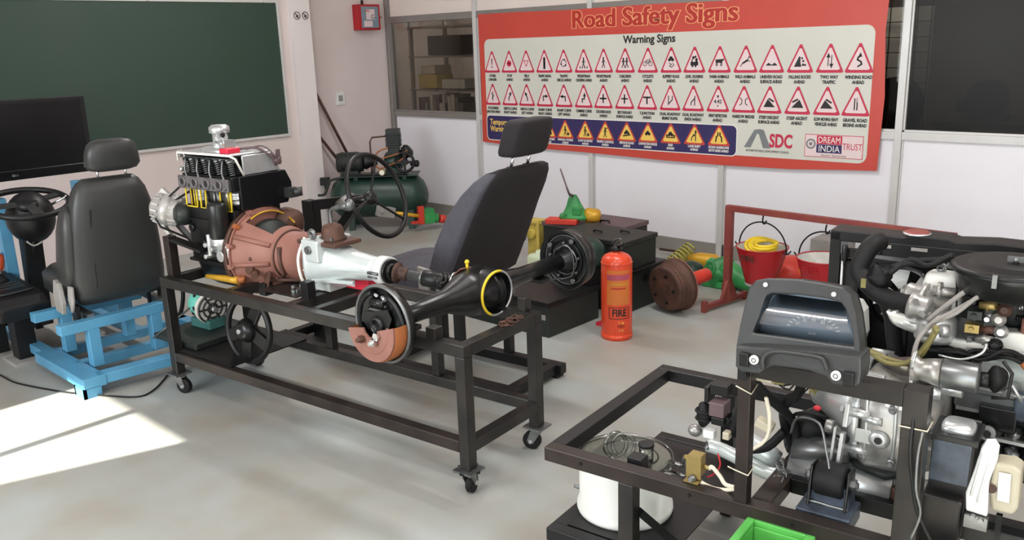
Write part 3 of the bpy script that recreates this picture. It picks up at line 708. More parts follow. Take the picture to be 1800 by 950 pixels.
hd = M().loft([sup((.055 + .015 * f, .03, 1.075 + .155 * f), (1, 0, 0), (0, 1, 0), .055 * w, .135 * w * (1 - .12 * f), 22, 3) for f, w in ((0, .6), (.05, .85), (.2, 1), (.6, 1), (.85, .92), (.96, .75), (1, .5))])
ss.p('head_restraint', hd, 'black_leather')
for y in (-.045, .09): ss.p('restraint_rod', M().cyl((.045, y, 1.02), (.055, y, 1.10), .006, n=10), 'chrome')
rc = M().prism([(-.05, 0), (.05, 0), (.07, .06), (.045, .16), (-.02, .17), (-.065, .08)], (-.09, -.262, .375), (1, 0, 0), (0, 0, 1), .022)
ss.p('recliner_cover', rc, 'cloth_grey', bev=0.004)
fs = M()
for k in range(5): fs.tube([(-.03 + .012 * k, -.235 - .004 * k, .395), (-.0 + .012 * k, -.25, .45), (-.01 + .01 * k, -.24, .52)], .009, 6, k=3)
ss.p('torn_trim', fs, 'cloth_grey')
ss.p('seat_bracket', M().bb((-.04, -.24, .335), (.03, -.22, .42)).tube([(0.02, -.22, .40), (.05, -.21, .36), (.02, -.2, .345)], .006, 6), 'steel_black')
ss.p('seat_bracket', M().bb((-.06, .20, .335), (.02, .22, .46)).bb((-.05, .14, .335), (-.03, .155, .45)), 'steel_black')
ss.p('runner', M().bb((-.45, -.20, .34), (.06, -.165, .375)), 'steel_grey'); ss.p('runner', M().bb((-.45, .165, .34), (.06, .20, .375)), 'steel_grey')

# steering column, bowl and wheel of the simulator
sc_ = T('simulator_steering', 'black steering wheel with round bowl hub in front of the television', 'steering wheel', (-5.2, 1.62, 0.1))
wc = Vector((-5.08, 1.60, .845)); wn_ = Vector((.24, -.02, .97)).normalized()
sc_.p('rim', M().torus(wc, wn_, .205, .017, 40, 10), 'black_plastic')
xx, yy, _ = perp(wn_)
sp = M()
for a in (0.3, PI - .3 + .2, 1.5 * PI): sp.bar(wc, wc + (xx * math.cos(a) + yy * math.sin(a)) * .20, .045, .014, up=wn_)
sc_.p('spoke', sp, 'dash_plastic')
sc_.p('hub', M().lathe(wc - wn_ * .03, wn_, [(0, .05), (.02, .062), (.045, .05), (.05, 0)], 20), 'black_plastic')
sc_.p('bowl_housing', M().sph((-5.15, 1.63, .755), (.125, .125, .145), 24, 12), 'black_plastic')
sc_.p('column', M().bar((-5.18, 1.62, .70), (-5.27, 1.63, .10), .10, .08), 'black_plastic', bev=0.008)
sc_.p('indicator_stalk', M().tube([(-5.12, 1.70, .80), (-5.06, 1.79, .85), (-5.06, 1.80, .86)], .007, 6), 'chrome')
sc_.p('ignition_lead', M().tube([(-5.000, 1.542, 0.654), (-5.000, 1.574, 0.625), (-5.000, 1.620, 0.639)], .005, 6, k=4), 'cloth_grey')
sc_.p('lever', M().cyl((-5.1, 1.61, .66), (-5.11, 1.60, .55), .008, n=8), 'black_rubber')

gc = T('gear_console', 'black plastic gear console with a red topped lever beside the seat', 'console', (-5.0, 1.42, 0))
gc.p('console_body', M().prism([(-5.35, .30), (-4.75, .30), (-4.72, .38), (-4.78, .415), (-5.0, .43), (-5.35, .45)], (0, 1.52, 0), (1, 0, 0), (0, 0, 1), .24), 'black_plastic', bev=0.012)
gc.p('shift_plate', M().plate([(-5.25, 1.32, .448), (-4.86, 1.32, .425), (-4.86, 1.48, .425), (-5.25, 1.48, .448)], (0, 0, .008)), 'steel_black', bev=0.002)
gp = M().tube([(-5.25, 1.31, .455), (-5.05, 1.30, .445), (-4.86, 1.31, .43), (-4.84, 1.40, .43), (-4.86, 1.49, .43)], .005, 6, k=3)
for k in range(3): gp.bar((-5.02 + k * .06, 1.34, .445), (-5.02 + k * .06, 1.46, .445), .012, .006)
gc.p('shift_surround', gp, 'dash_plastic')
gc.p('gear_lever', M().tube([(-5.10, 1.41, .44), (-5.115, 1.42, .50), (-5.14, 1.435, .56)], .009, 8), 'steel_grey')
gc.p('lever_boot', M().lathe((-5.10, 1.41, .44), (-.1, .05, 1), [(0, .05), (.02, .03), (.045, .014)], 14), 'black_rubber')
gc.p('lever_knob', M().lathe((-5.115, 1.42, .50), (-.2, .1, .9), [(0, .016), (.02, .022), (.06, .030), (.085, .028), (.092, 0)], 16), 'red_knob')
gc.p('post', M().bb((-5.09, 1.40, .02), (-4.99, 1.50, .31)), 'black_plastic', bev=0.004)
gc.p('base_plate', M().bb((-5.14, 1.36, .0), (-4.93, 1.54, .02)), 'cloth_grey')
gc.p('support_leg', M().bb((-5.33, 1.34, 0), (-5.27, 1.44, .31)), 'black_plastic')
one('white_board_offcut', M().plate([(-5.6, 1.62, .10), (-4.82, 1.62, .10), (-4.82, 1.80, .10), (-5.6, 1.80, .10)], (0, 0, .012)), 'paper', 'pale board strip lying across the blue frame beside the seat', 'board', (-5.2, 1.7, .10))
one('floor_cable', M().tube([(-5.022, 1.226, 0.006), (-4.871, 1.262, 0.006), (-4.672, 1.279, 0.006), (-4.360, 1.383, 0.006), (-4.164, 1.483, 0.006), (-3.996, 1.589, 0.006), (-4.013, 1.683, 0.006), (-4.163, 1.833, 0.006)], .0042, 6, k=5), 'black_rubber', 'thin black cable snaking across the floor in front of the blue frame', 'cable', (-4.360, 1.383, 0.006))

# ---------------------------------------------------------------- cutaway driveline bench (frame 1)
B = T('engine_bench', 'long black square tube bench on casters carrying the cutaway driveline', 'bench', (-.93, .24, 0), 1)
def sq(x0, y0, z0, x1, y1, z1, m_='steel_dark', name='rail'):
    return B.p(name, M().bb((x0, y0, z0), (x1, y1, z1)), m_, bev=0.0025)
zt = .585; k4 = .045
for x in (0, -1.86 + k4):
    for y in (0, .48 - k4):
        sq(x - k4, y, .105, x, y + k4, zt - k4, name='leg')
sq(-1.86, 0, zt - k4, 0, k4, zt); sq(-1.86, .48 - k4, zt - k4, 0, .48, zt)
sq(-k4, k4, zt - k4, 0, .48 - k4, zt); sq(-1.86, k4, zt - k4, -1.86 + k4, .48 - k4, zt)
zl = .215
sq(-1.815, 0, zl - k4, -k4, k4, zl, 'steel_brown'); sq(-1.815, .48 - k4, zl - k4, -k4, .48, zl)
sq(-k4, k4, zl - k4, 0, .48 - k4, zl); sq(-1.86, k4, zl - k4, -1.86 + k4, .48 - k4, zl)
for x in (-.84, -1.40): sq(x, k4, zt - k4, x + .04, .48 - k4, zt, name='cross_member')
for x in (-.56, -1.235): sq(x, .44, zl, x + .04, .48, zt - k4, name='stub_post')
sq(-1.0, .20, zt - .04, -.96, .24, .645, name='stub_post') if False else None
sq(-.99, .12, zt - .04, -.945, .165, .655, 'steel_black', name='gearbox_support'); sq(-.99, k4, zt - k4, -.945, .48 - k4, zt, name='cross_member')
sq(-1.30, .14, zt - .04, -1.255, .185, .60, 'steel_black', name='gearbox_support')
sq(-.175, .0, zt, -.13, .045, .628, name='axle_support'); sq(-.085, .435, zt, -.045, .475, .640, name='axle_support')
sq(-1.86, .045, zt, -1.815, .09, .775, 'steel_brown', name='engine_post'); B.p('engine_post', M().bb((-1.86, .40, zt), (-1.815, .445, .74)), 'steel_black', bev=0.002)
B.p('engine_bracket', M().bar((-1.84, .07, .765), (-1.62, .10, .72), .05, .012).bolt((-1.84, .07, .775), (0, 0, 1)), 'steel_black')
B.p('corner_gusset', M().prism([(0, 0), (-.06, 0), (0, -.06)], (-k4, .474, zt - k4), (1, 0, 0), (0, 0, 1), -.004), 'green_dark')
# casters
def caster(px, py, ang, wheelmat='black_rubber'):
    c = B.p('caster', M().box((px, py, .101), (.085, .085, .008)).cyl((px, py, .085), (px, py, .101), .024, n=16), 'steel_grey')
    dx, dy = math.cos(ang), math.sin(ang); nx, ny = -dy, dx
    f = M()
    for s_ in (-1, 1):
        o_ = Vector((px + nx * .018 * s_, py + ny * .018 * s_, 0))
        f.plate([o_ + Vector((dx * a, dy * a, z)) for a, z in ((-.025, .088), (.02, .088), (.038, .04), (.028, .024), (.012, .03))], (nx * .003, ny * .003, 0))
    B.p('fork', f, 'steel_grey', parent=c)
    w = Vector((px + dx * .022, py + dy * .022, .038)); n_ = Vector((nx, ny, 0))
    B.p('wheel', M().lathe(w - n_ * .014, n_, [(0, .022), (0, .033), (.004, .038), (.024, .038), (.028, .033), (.028, .022)], 22), wheelmat, parent=c)
    B.p('axle_bolt', M().cyl(w - n_ * .024, w + n_ * .024, .008, n=8), 'chrome', parent=c)
caster(-.022, .022, 1.9); caster(-1.838, .022, .3); caster(-.022, .458, 3.4); caster(-1.838, .458, .2)
B.p('caster_plate', M().box((-.022, .022, .1005), (.075, .075, .005), rz=.78), 'black_paint')
B.p('equipment_tray', M().bb((-1.86, .02, zl + .002), (-1.40, .46, zl + .008)), 'steel_black')

# ---- cutaway engine
E_ = T('cutaway_engine', 'black cutaway four cylinder engine with silver rocker cover on the bench', 'engine', (-1.62, .3, .54), 1)
def ep(n, mb, m_, **k): return E_.p(n, mb, m_, **k)
ep('cylinder_block', M().bb((-1.82, .17, .64), (-1.46, .43, .905)).bb((-1.80, .165, .66), (-1.50, .17, .80)), 'black_paint', bev=0.012)
ep('cylinder_block_rear', M().bb((-1.82, .24, .905), (-1.44, .44, 1.00)), 'black_paint', bev=0.006)
sp_ = M().loft([sup((-1.645 + .0, .30, z), (1, 0, 0), (0, 1, 0), rx, ry, 20, 5) for z, rx, ry in ((.645, .18, .135), (.63, .18, .135), (.56, .165, .12), (.525, .12, .08), (.52, .08, .05))])
ep('oil_sump', sp_, 'black_paint')
ep('sump_flange', M().bb((-1.83, .155, .64), (-1.455, .445, .655)), 'black_paint', bev=0.002)
# bare cylinder window with yellow outlines
cylm = M()
for i in range(4): cylm.cyl((-1.775 + i * .09, .255, .905), (-1.775 + i * .09, .255, 1.0), .036, n=18)
ep('cylinder_liner', cylm, 'steel_grey')
for i in (0, 3):
    pst = M().lathe((-1.775 + i * .09, .235, .925), (0, 0, 1), [(0, .036), (.012, .038), (.014, .034), (.022, .034), (.024, .038), (.034, .038), (.036, .034), (.044, .038), (.06, .038)], 20)
    ep('piston', pst, 'silver')
for a in ((-1.815, -1.73), (-1.70, -1.66), (-1.55, -1.47)):
    yo = M().tube([(a[0], .172, .995), (a[0], .168, .905), (a[1], .168, .905), (a[1], .172, .995)], .0045, 6); ep('cut_edge_outline', yo, 'yellow_paint')
for xq in (-1.79, -1.765, -1.74, -1.505, -1.49): ep('yellow_pin', M().cyl((xq, .18, .905), (xq, .18, .995), .003, n=6), 'yellow_paint')
ep('push_rod', M().cyl((-1.62, .19, .90), (-1.62, .19, 1.0), .007, n=8).cyl((-1.59, .19, .90), (-1.59, .19, 1.0), .007, n=8).cyl((-1.68, .19, .90), (-1.68, .19, 1.0), .007, n=8), 'steel_grey')
# cylinder head with open ports
hm = M().bb((-1.835, .175, .995), (-1.455, .46, 1.06)).bb((-1.835, .165, .995), (-1.455, .175, 1.05))
ep('cylinder_head', hm, 'steel_black', bev=0.006)
ep('port_face', M().bb((-1.84, .152, .992), (-1.46, .165, 1.052)), 'port_grey', bev=0.004)
for i in range(4):
    x_ = -1.80 + i * .092
    ep('port_ring', M().torus((x_, .150, 1.024), (0, 1, 0), .021, .007, 18, 6), 'port_grey')
    ep('port', M().cyl((x_, .155, 1.024), (x_, .147, 1.024), .017, n=16), 'print_black')
    ep('head_bolt', M().bolt((x_ + .046, .152, 1.010), (0, -1, 0), .009, .008), 'steel_grey')
ep('head_end_block', M().prism([(-.0, 0), (.0, 0)] and [(.20, .905), (.46, .905), (.49, .96), (.49, 1.0), (.46, 1.06), (.20, 1.06)], (-1.456, 0, 0), (0, 1, 0), (0, 0, 1), .022), 'screen_black', bev=0.004)
# valve gear: springs and tubes in the opened cover
for i in range(8):
    x_ = -1.815 + i * .048
    ep('valve_spring', M().helix((x_, .20, 1.062), (0, -.12, 1), .012, .0028, 6, .058, 8, 4).cyl((x_, .19, 1.12), (x_, .189, 1.132), .013, n=10), 'steel_grey' if i % 2 else 'green_black')
for i in range(4):
    x_ = -1.795 + i * .094
    ep('push_tube', M().tube([(x_, .178, 1.13), (x_ + .004, .165, 1.08), (x_ + .022, .160, 1.045), (x_ + .026, .158, 1.0)], .005, 6, k=3), 'steel_grey')
ep('rocker_shaft', M().cyl((-1.83, .205, 1.128), (-1.465, .205, 1.128), .010, n=10), 'steel_grey')
ep('valve_chamber', M().bb((-1.83, .225, 1.06), (-1.465, .24, 1.14)), 'screen_black')
cv = M().plate([(-1.84, .175, 1.14), (-1.455, .175, 1.14), (-1.455, .22, 1.155), (-1.455, .36, 1.155), (-1.455, .41, 1.13), (-1.84, .41, 1.13), (-1.84, .36, 1.155), (-1.84, .22, 1.155)][:0] or [(-1.845, .172, 1.150), (-1.455, .172, 1.150), (-1.455, .40, 1.150), (-1.845, .40, 1.150)], (0, 0, .010))
cv.plate([(-1.455, .235, 1.150), (-1.455, .40, 1.150), (-1.455, .43, 1.062), (-1.455, .235, 1.062)], (.010, 0, 0))
cv.plate([(-1.845, .40, 1.150), (-1.445, .40, 1.150), (-1.445, .43, 1.062), (-1.845, .43, 1.062)], (0, .01, 0))
cv.plate([(-1.855, .2, 1.150), (-1.855, .40, 1.150), (-1.855, .43, 1.062), (-1.855, .235, 1.062)], (.010, 0, 0))
ep('rocker_cover', cv, 'silver', bev=0.004)
ep('cover_cut_edge', M().tube([(-1.848, .173, 1.118), (-1.848, .173, 1.156), (-1.452, .173, 1.156), (-1.448, .2, 1.14), (-1.446, .235, 1.062)], .0055, 6), 'print_white')
ep('cover_dome', M().loft([sup((-1.67, .285, z), (1, 0, 0), (0, 1, 0), rx, ry, 20, 3) for z, rx, ry in ((1.158, .11, .075), (1.17, .10, .068), (1.178, .08, .05))]), 'silver')
# silver filler / distributor on top
ep('filler_neck', M().lathe((-1.655, .28, 1.165), (0, 0, 1), [(0, .042), (.02, .040), (.03, .034), (.075, .034), (.078, .047), (.105, .047), (.108, .040), (.114, .034)], 20).bb((-1.66, .25, 1.16), (-1.585, .31, 1.21)), 'silver')
ep('neck_cap', M().lathe((-1.655, .28, 1.272), (0, 0, 1), [(0, .036), (.006, .034)], 20), 'cast_alloy')
ep('vacuum_arm', M().cyl((-1.63, .24, 1.205), (-1.55, .22, 1.20), .008, n=8).lathe((-1.61, .27, 1.215), (.5, -.3, .6), [(0, .018), (.02, .016), (.022, 0)], 12), 'silver')
ep('vacuum_ring', M().torus((-1.56, .225, 1.205), (.2, 1, 0), .012, .003, 14, 5), 'silver')
ep('terminal', M().sph((-1.59, .25, 1.237), .011, 8, 6), 'black_rubber')
ep('red_gasket', M().bb((-1.56, .20, 1.16), (-1.50, .27, 1.182)), 'red_box', bev=0.003)
ep('breather_hose', M().tube([(-1.52, .27, 1.172), (-1.47, .33, 1.175), (-1.44, .38, 1.14), (-1.43, .42, 1.10)], .006, 7, k=5).tube([(-1.50, .30, 1.17), (-1.45, .36, 1.18), (-1.42, .41, 1.12)], .004, 6, k=5), 'purple_brown')
ep('breather_bracket', M().bb((-1.43, .41, 1.09), (-1.422, .43, 1.16)).blob((-1.44, .42, 1.11), .022, .2), 'purple_brown')
ep('thermostat_housing', M().cyl((-1.86, .24, 1.06), (-1.86, .24, 1.10), .022, n=12).cyl((-1.87, .2, 1.13), (-1.87, .2, 1.165), .014, n=10).sph((-1.855, .19, 1.075), .014), 'cast_alloy')
ep('side_plug', M().cyl((-1.40, .47, .955), (-1.375, .50, .955), .022, n=8).bb((-1.435, .44, .93), (-1.39, .49, .975)), 'dash_plastic')
# front face detail
ep('oil_filter', M().lathe((-1.515, .125, .785), (0, 0, 1), [(0, .040), (.01, .047), (.15, .047), (.165, .043), (.170, .03), (.171, 0)], 24), 'black_paint')
of = M().cyl((-1.515, .125, .758), (-1.515, .125, .788), .046, n=20).bb((-1.575, .12, .715), (-1.455, .17, .77)).cyl((-1.585, .11, .70), (-1.585, .11, .80), .012, n=10).cyl((-1.49, .09, .71), (-1.49, .17, .71), .026, n=14).cyl((-1.45, .11, .705), (-1.45, .11, .76), .013, n=10)
for q in ((-1.60, .75), (-1.605, .695), (-1.555, .735)): of.cyl((q[0], .09, q[1]), (q[0], .16, q[1]), .011, n=10)
ep('oil_pump', of, 'silver', bev=0.002)
for q in ((-1.77, .70, .03), (-1.71, .735, .018), (-1.79, .80, .02), (-1.69, .69, .012)):
    ep('core_plug', M().lathe((q[0], .166, q[1]), (0, -1, 0), [(0, q[2]), (.008, q[2]), (.010, q[2] * .7), (.006, 0)], 16), 'black_paint')
ep('block_rib', M().bar((-1.80, .163, .845), (-1.58, .163, .845), .008, .012).bar((-1.79, .163, .745), (-1.62, .163, .755), .008, .01), 'black_paint')
ep('fuel_pump', M().lathe((-1.83, .19, .86), (-.3, -.8, .1), [(0, .05), (.03, .055), (.06, .05), (.075, .03)], 18), 'green_black')
ep('crank_pulley', M().lathe((-1.835, .30, .70), (-1, 0, 0), [(0, .03), (.01, .075), (.02, .08), (.028, .068), (.036, .08), (.046, .075), (.05, .02)], 26), 'black_paint')
ep('water_pump_pulley', M().lathe((-1.84, .30, .965), (-1, 0, 0), [(0, .03), (.006, .062), (.012, .066), (.02, .056), (.028, .066), (.034, .06)], 24), 'rust_brown')
ep('drive_belt', M().tube([(-1.868, .235, .965), (-1.868, .25, 1.01), (-1.868, .30, 1.032), (-1.868, .36, .99), (-1.868, .378, .72), (-1.868, .34, .63), (-1.868, .26, .63), (-1.90, .22, .72), (-1.95, .10, .80), (-1.99, .09, .86)], .006, 6, closed=True), 'black_rubber')
# alternator
al = Vector((-1.985, .17, .872)); ad_ = Vector((-.80, -.52, .26)).normalized()
A_ = ep('alternator', M().lathe(al - ad_ * .075, ad_, [(0, .034), (.004, .066), (.02, .076), (.05, .076), (.052, .080), (.09, .080), (.092, .076), (.125, .070), (.145, .05), (.16, .022)], 28), 'alternator_white')
fins = M(); xx, yy, _ = perp(ad_)
for k in range(16):
    r_ = xx * math.cos(k * PI / 8) + yy * math.sin(k * PI / 8)
    fins.bar(al - ad_ * .070 + r_ * .070, al - ad_ * .03 + r_ * .078, .010, .006, up=r_)
    fins.bar(al + ad_ * .022 + r_ * .078, al + ad_ * .055 + r_ * .073, .010, .006, up=r_)
E_.p('cooling_fin', fins, 'alternator_white', parent=A_, kind='stuff')
slots = M()
for k in range(12):
    r_ = xx * math.cos(k * PI / 6) + yy * math.sin(k * PI / 6)
    slots.bar(al - ad_ * .076 + r_ * .030, al - ad_ * .076 + r_ * .052, .009, .004, up=ad_)
E_.p('vent_slot', slots, 'print_black', parent=A_, kind='stuff')
E_.p('mounting_lug', M().bar(al - ad_ * .02 + Vector((0, 0, .065)), al - ad_ * .02 + Vector((-.03, -.02, .105)), .026, .02).bar(al + ad_ * .06 - Vector((0, 0, .05)), al + Vector((.03, 0, -.16)), .022, .016), 'alternator_white', parent=A_)
ep('alternator_bracket', M().bar((-1.93, .18, .80), (-1.83, .19, .72), .03, .014), 'steel_black'); ep('adjusting_strap', M().bar((-1.96, .16, .93), (-1.84, .2, 1.02), .014, .006), 'steel_black')
ep('timing_cover', M().bb((-1.835, .20, .66), (-1.815, .40, 1.02)), 'rust_brown', bev=0.004)

# ---- clutch housing and gearbox
ay, az = .30, .705
G = T('cutaway_gearbox', 'rust pink clutch housing with silver gearbox tail on the driveline bench', 'gearbox', (-1.2, ay, .5), 1)
def gp_(n, mb, m_, **k): return G.p(n, mb, m_, **k)
gp_('flywheel_plate', M().lathe((-1.475, ay, az), (1, 0, 0), [(0, .19), (.0, .208), (.03, .208), (.03, .17)], 40), 'rust_brown')
gp_('flange_rim', M().lathe((-1.445, ay, az), (1, 0, 0), [(0, .17), (0, .2), (.012, .2), (.012, .17)], 40), 'rust_pink')
# bell: partial surface with a window left open at the top rear
n_ = 36
prof = [(.012, .190), (.03, .185), (.07, .170), (.12, .150), (.17, .128), (.19, .118)]
def bell(mb, a0, a1, prof): 
    v = []; k = 30
    for t_, r_ in prof:
        for i in range(k + 1):
            a = math.radians(a0 + (a1 - a0) * i / k); v.append(Vector((-1.445 + t_, ay + math.cos(a) * r_, az + math.sin(a) * r_)))
    f = [(j * (k + 1) + i, j * (k + 1) + i + 1, (j + 1) * (k + 1) + i + 1, (j + 1) * (k + 1) + i) for j in range(len(prof) - 1) for i in range(k)]
    return mb._add(v, f, True)
gp_('clutch_housing', bell(bell(bell(M(), 125, 400, prof), 40, 125, prof[4:]), 40, 125, prof[:1] + [(.03, .185)]), 'rust_pink')
gp_('window_outline', M().tube([(-1.40, ay + math.cos(math.radians(a)) * .186, az + math.sin(math.radians(a)) * .186) for a in (118, 105, 90, 75, 60, 50)] + [(-1.30, ay + .075, az + .13)], .004, 6, k=3), 'yellow_rod')
gp_('clutch_cover', M().lathe((-1.42, ay, az), (1, 0, 0), [(0, .12), (.02, .15), (.05, .14), (.06, .08), (.10, .05)], 30), 'green_black')
gp_('starter_bulge', M().loft([sup((-1.47 + .10 * f, ay + .14, az + .10), (0, 1, 0), (0, 0, 1), .085 * w, .075 * w, 18, 2.4) for f, w in ((0, .8), (.1, 1), (.7, .9), (1, .5))]), 'rust_brown')
for a in (150, 190, 232, 300): 
    rb = M()
    ca, sa = math.cos(math.radians(a)), math.sin(math.radians(a))
    rb.tube([(-1.43, ay + ca * .19, az + sa * .19), (-1.36, ay + ca * .165, az + sa * .165), (-1.26, ay + ca * .12, az + sa * .12)], .012, 6)
    gp_('housing_rib', rb, 'rust_pink')
for i in range(9):
    a = math.radians(110 + i * 27); ca, sa = math.cos(a), math.sin(a)
    gp_('flange_bolt', M().box((-1.437, ay + ca * .197, az + sa * .197), (.03, .022, .022), R=Matrix.Rotation(a, 3, 'X')).bolt((-1.425, ay + ca * .198, az + sa * .198), (1, 0, 0), .008, .012), 'rust_orange' if i % 3 == 1 else 'rust_pink')
gp_('fork_pivot', M().cyl((-1.34, ay - .135, az - .06), (-1.30, ay - .175, az - .07), .016, n=12).sph((-1.345, ay - .15, az + .0), .012).cyl((-1.35, ay - .14, az - .05), (-1.35, ay - .17, az - .05), .02, n=10), 'rust_brown')
gp_('inspection_opening', M().prism([(0, 0), (.045, -.035), (.03, .035), (-.01, .045)], (-1.285, ay - .135, az - .10), (1, 0, .15), (0, .55, 1), .004), 'rust_brown')
gp_('gearbox_case', M().lathe((-1.258, ay, az), (1, 0, 0), [(0, .118), (.01, .122), (.012, .112), (.02, .108), (.11, .112), (.19, .108), (.192, .116), (.205, .116)], 30), 'rust_pink')
gp_('case_groove', M().torus((-1.24, ay, az), (1, 0, 0), .112, .004, 40, 5).tube([(-1.20, ay - .105, az + .06), (-1.19, ay - .115, az), (-1.185, ay - .105, az - .07)], .010, 6, k=4), 'rust_brown')
gp_('top_cover', M().bb((-1.10, ay - .085, az + .085), (-.86, ay + .07, az + .104)), 'rust_brown', bev=0.004)
gp_('shifter_dome', M().lathe((-.95, ay - .01, az + .104), (0, 0, 1), [(0, .060), (.01, .052), (.05, .045), (.062, .038), (.072, .016)], 20), 'rust_brown')
for a in range(4): gp_('dome_bolt', M().bolt((-.95 + .05 * math.cos(a * PI / 2 + .7), ay - .01 + .05 * math.sin(a * PI / 2 + .7), az + .108), (0, 0, 1), .009, .012), 'steel_grey')
gp_('gear_stick', M().tube([(-.95, ay - .01, az + .15), (-.955, ay - .01, az + .21), (-.945, ay - .01, az + .235), (-.90, ay - .01, az + .25), (-.85, ay, az + .258)], [.008, .008, .008, .010, .018], 8, k=4), 'steel_grey')
gp_('stick_knob', M().sph((-.84, ay, az + .262), (.020, .020, .026)), 'steel_grey')
# silver tail housing
al_ = M().loft([sup((x_, ay, az + dz), (0, 1, 0), (0, 0, 1), ry, rz, 24, e) for x_, ry, rz, e, dz in ((-1.055, .105, .105, 2.6, 0), (-1.03, .112, .112, 3.2, 0), (-1.02, .10, .10, 3.2, 0), (-.93, .085, .082, 2.6, 0), (-.84, .062, .062, 2.2, 0), (-.72, .052, .052, 2, 0), (-.685, .052, .052, 2, 0))])
gp_('tail_housing', al_, 'silver_paint')
gp_('housing_block', M().bb((-1.05, ay - .107, az + .015), (-.945, ay + .09, az + .112)), 'silver_paint', bev=0.008)
gp_('housing_web', M().bar((-1.04, ay - .09, az - .012), (-.75, ay - .045, az + .0), .02, .008).bar((-1.02, ay - .085, az - .07), (-.80, ay - .05, az - .06), .016, .012), 'silver_paint')
gp_('filler_plug', M().cyl((-1.0, ay - .10, az + .07), (-1.0, ay - .118, az + .07), .018, n=14).bolt((-1.0, ay - .118, az + .07), (0, -1, 0), .009, .006), 'steel_grey')
gp_('lifting_eye', M().torus((-1.0, ay - .08, az + .135), (0, 1, .2), .016, .009, 16, 7), 'steel_grey')
gp_('gasket_edge', M().tube([(-1.062, ay - .07, az + .112), (-1.064, ay - .112, az + .04), (-1.062, ay - .116, az - .03), (-1.06, ay - .10, az - .085), (-1.05, ay - .085, az - .088), (-1.05, ay - .10, az - .02)], .007, 6, k=4), 'print_white')
gp_('mount_foot', M().cyl((-1.02, ay - .05, az - .12), (-1.02, ay - .05, az - .075), .016, n=10).bb((-1.04, ay - .07, az - .115), (-.93, ay + .06, az - .075)), 'silver_paint')
gp_('clamp_band', M().lathe((-.685, ay, az), (1, 0, 0), [(0, .055), (0, .06), (.05, .06), (.05, .052)], 26), 'white_plastic')
gp_('clamp_screw', M().cyl((-.70, ay - .06, az + .0), (-.64, ay - .062, az + .0), .007, n=8).cyl((-.70, ay - .06, az - .018), (-.65, ay - .062, az - .018), .005, n=8), 'steel_grey')
gp_('support_pin', M().cyl((-.66, ay - .045, az - .12), (-.66, ay - .045, az - .05), .012, n=10), 'silver')
gp_('output_flange', M().lathe((-.635, ay, az), (1, 0, 0), [(0, .03), (.0, .052), (.014, .052), (.014, .035), (.03, .035)], 22), 'black_paint')

# ---- propeller shaft
pa, pb = Vector((-.60, ay, az)), Vector((-.33, .375, .672)); pd = (pb - pa).normalized(); pl = (pb - pa).length
PS = T('propeller_shaft', 'short black propeller shaft with universal joints between gearbox and axle', 'drive shaft', (-.47, .33, .68), 1)
PS.p('yoke', M().lathe(pa, pd, [(0, .04), (.012, .045), (.015, .03), (.04, .022), (.045, .03), (.06, .018)], 18), 'rust_brown')
PS.p('sliding_joint', M().lathe(pa + pd * .06, pd, [(0, .020), (.055, .020), (.057, .026), (.07, .026)], 18), 'steel_grey')
PS.p('shaft_tube', M().lathe(pa + pd * .125, pd, [(0, .026), (.004, .034), (.095, .034), (.1, .026)], 20), 'steel_black')
PS.p('universal_joint', M().cyl(pb - pd * .055 - Vector((0, .0, .04)), pb - pd * .055 + Vector((0, 0, .04)), .011, n=10).cyl(pb - pd * .055 - Vector((.0, .04, 0)), pb - pd * .055 + Vector((.0, .04, 0)), .011, n=10).lathe(pb - pd * .03, pd, [(0, .02), (.01, .045), (.024, .045)], 18).lathe(pb - pd * .085, pd, [(0, .034), (.01, .036), (.018, .02)], 18), 'black_paint')
PS.p('joint_ring', M().lathe(pb - pd * .024, pd, [(0, .043), (.0, .047), (.006, .047), (.006, .043)], 18), 'silver')

# ---- rear axle
AX = T('rear_axle', 'black rear axle with open differential and a brake at each end', 'axle', (-.27, .4, .63), 1)
a0 = Vector((-.285, -.085, .650)); a1 = Vector((-.205, .955, .658)); ad2 = (a1 - a0).normalized()
def ax(t): return a0 + ad2 * t
AX.p('axle_tube', M().lathe(a0, ad2, [(0, .036), (.18, .036), (.30, .046), (.40, .085), (.50, .10)], 24), 'black_paint')
AX.p('axle_tube', M().lathe(a1, -ad2, [(0, .036), (.30, .036), (.42, .05), (.50, .08), (.545, .10)], 24), 'black_paint')
dc_ = ax(.50)
dx_ = Vector((1, -.08, 0)).normalized()
AX.p('differential_case', M().loft([sup(dc_ + dx_ * t_, (-.08, -1, 0), (0, 0, 1), r_, r_ * .96, 24, 2) for t_, r_ in ((-.11, .045), (-.09, .05), (-.05, .075), (0, .098), (.05, .098), (.085, .092))], cap=False), 'black_paint')
AX.p('pinion_nose', M().lathe(dc_ - dx_ * .085, -dx_, [(0, .052), (.03, .045), (.032, .05), (.045, .05)], 20), 'steel_black')
AX.p('case_interior', M().lathe(dc_ + dx_ * .03, dx_, [(0, 0), (.0, .06), (.05, .085)], 24, cap=False), 'screen_black')
AX.p('crown_wheel', M().torus(dc_ + dx_ * .045 + Vector((0, .02, 0)), (0, 1, 0), .05, .012, 24, 6).torus(dc_ + dx_ * .05 + Vector((0, .045, 0)), (.3, 1, 0), .055, .006, 24, 6), 'black_rubber')
AX.p('bevel_gear', M().lathe(dc_ + dx_ * .04, dx_, [(0, .034), (.02, .03), (.03, .012)], 12, sm=False).bolt(dc_ + dx_ * .072 + Vector((0, -.01, .03)), dx_, .007).bolt(dc_ + dx_ * .072 + Vector((0, .01, -.03)), dx_, .007), 'rust_brown')
AX.p('case_rim', M().torus(dc_ + dx_ * .086, dx_, .088, .0045, 40, 6), 'silver')
_sy = Vector((-.08, -1, 0)).normalized()
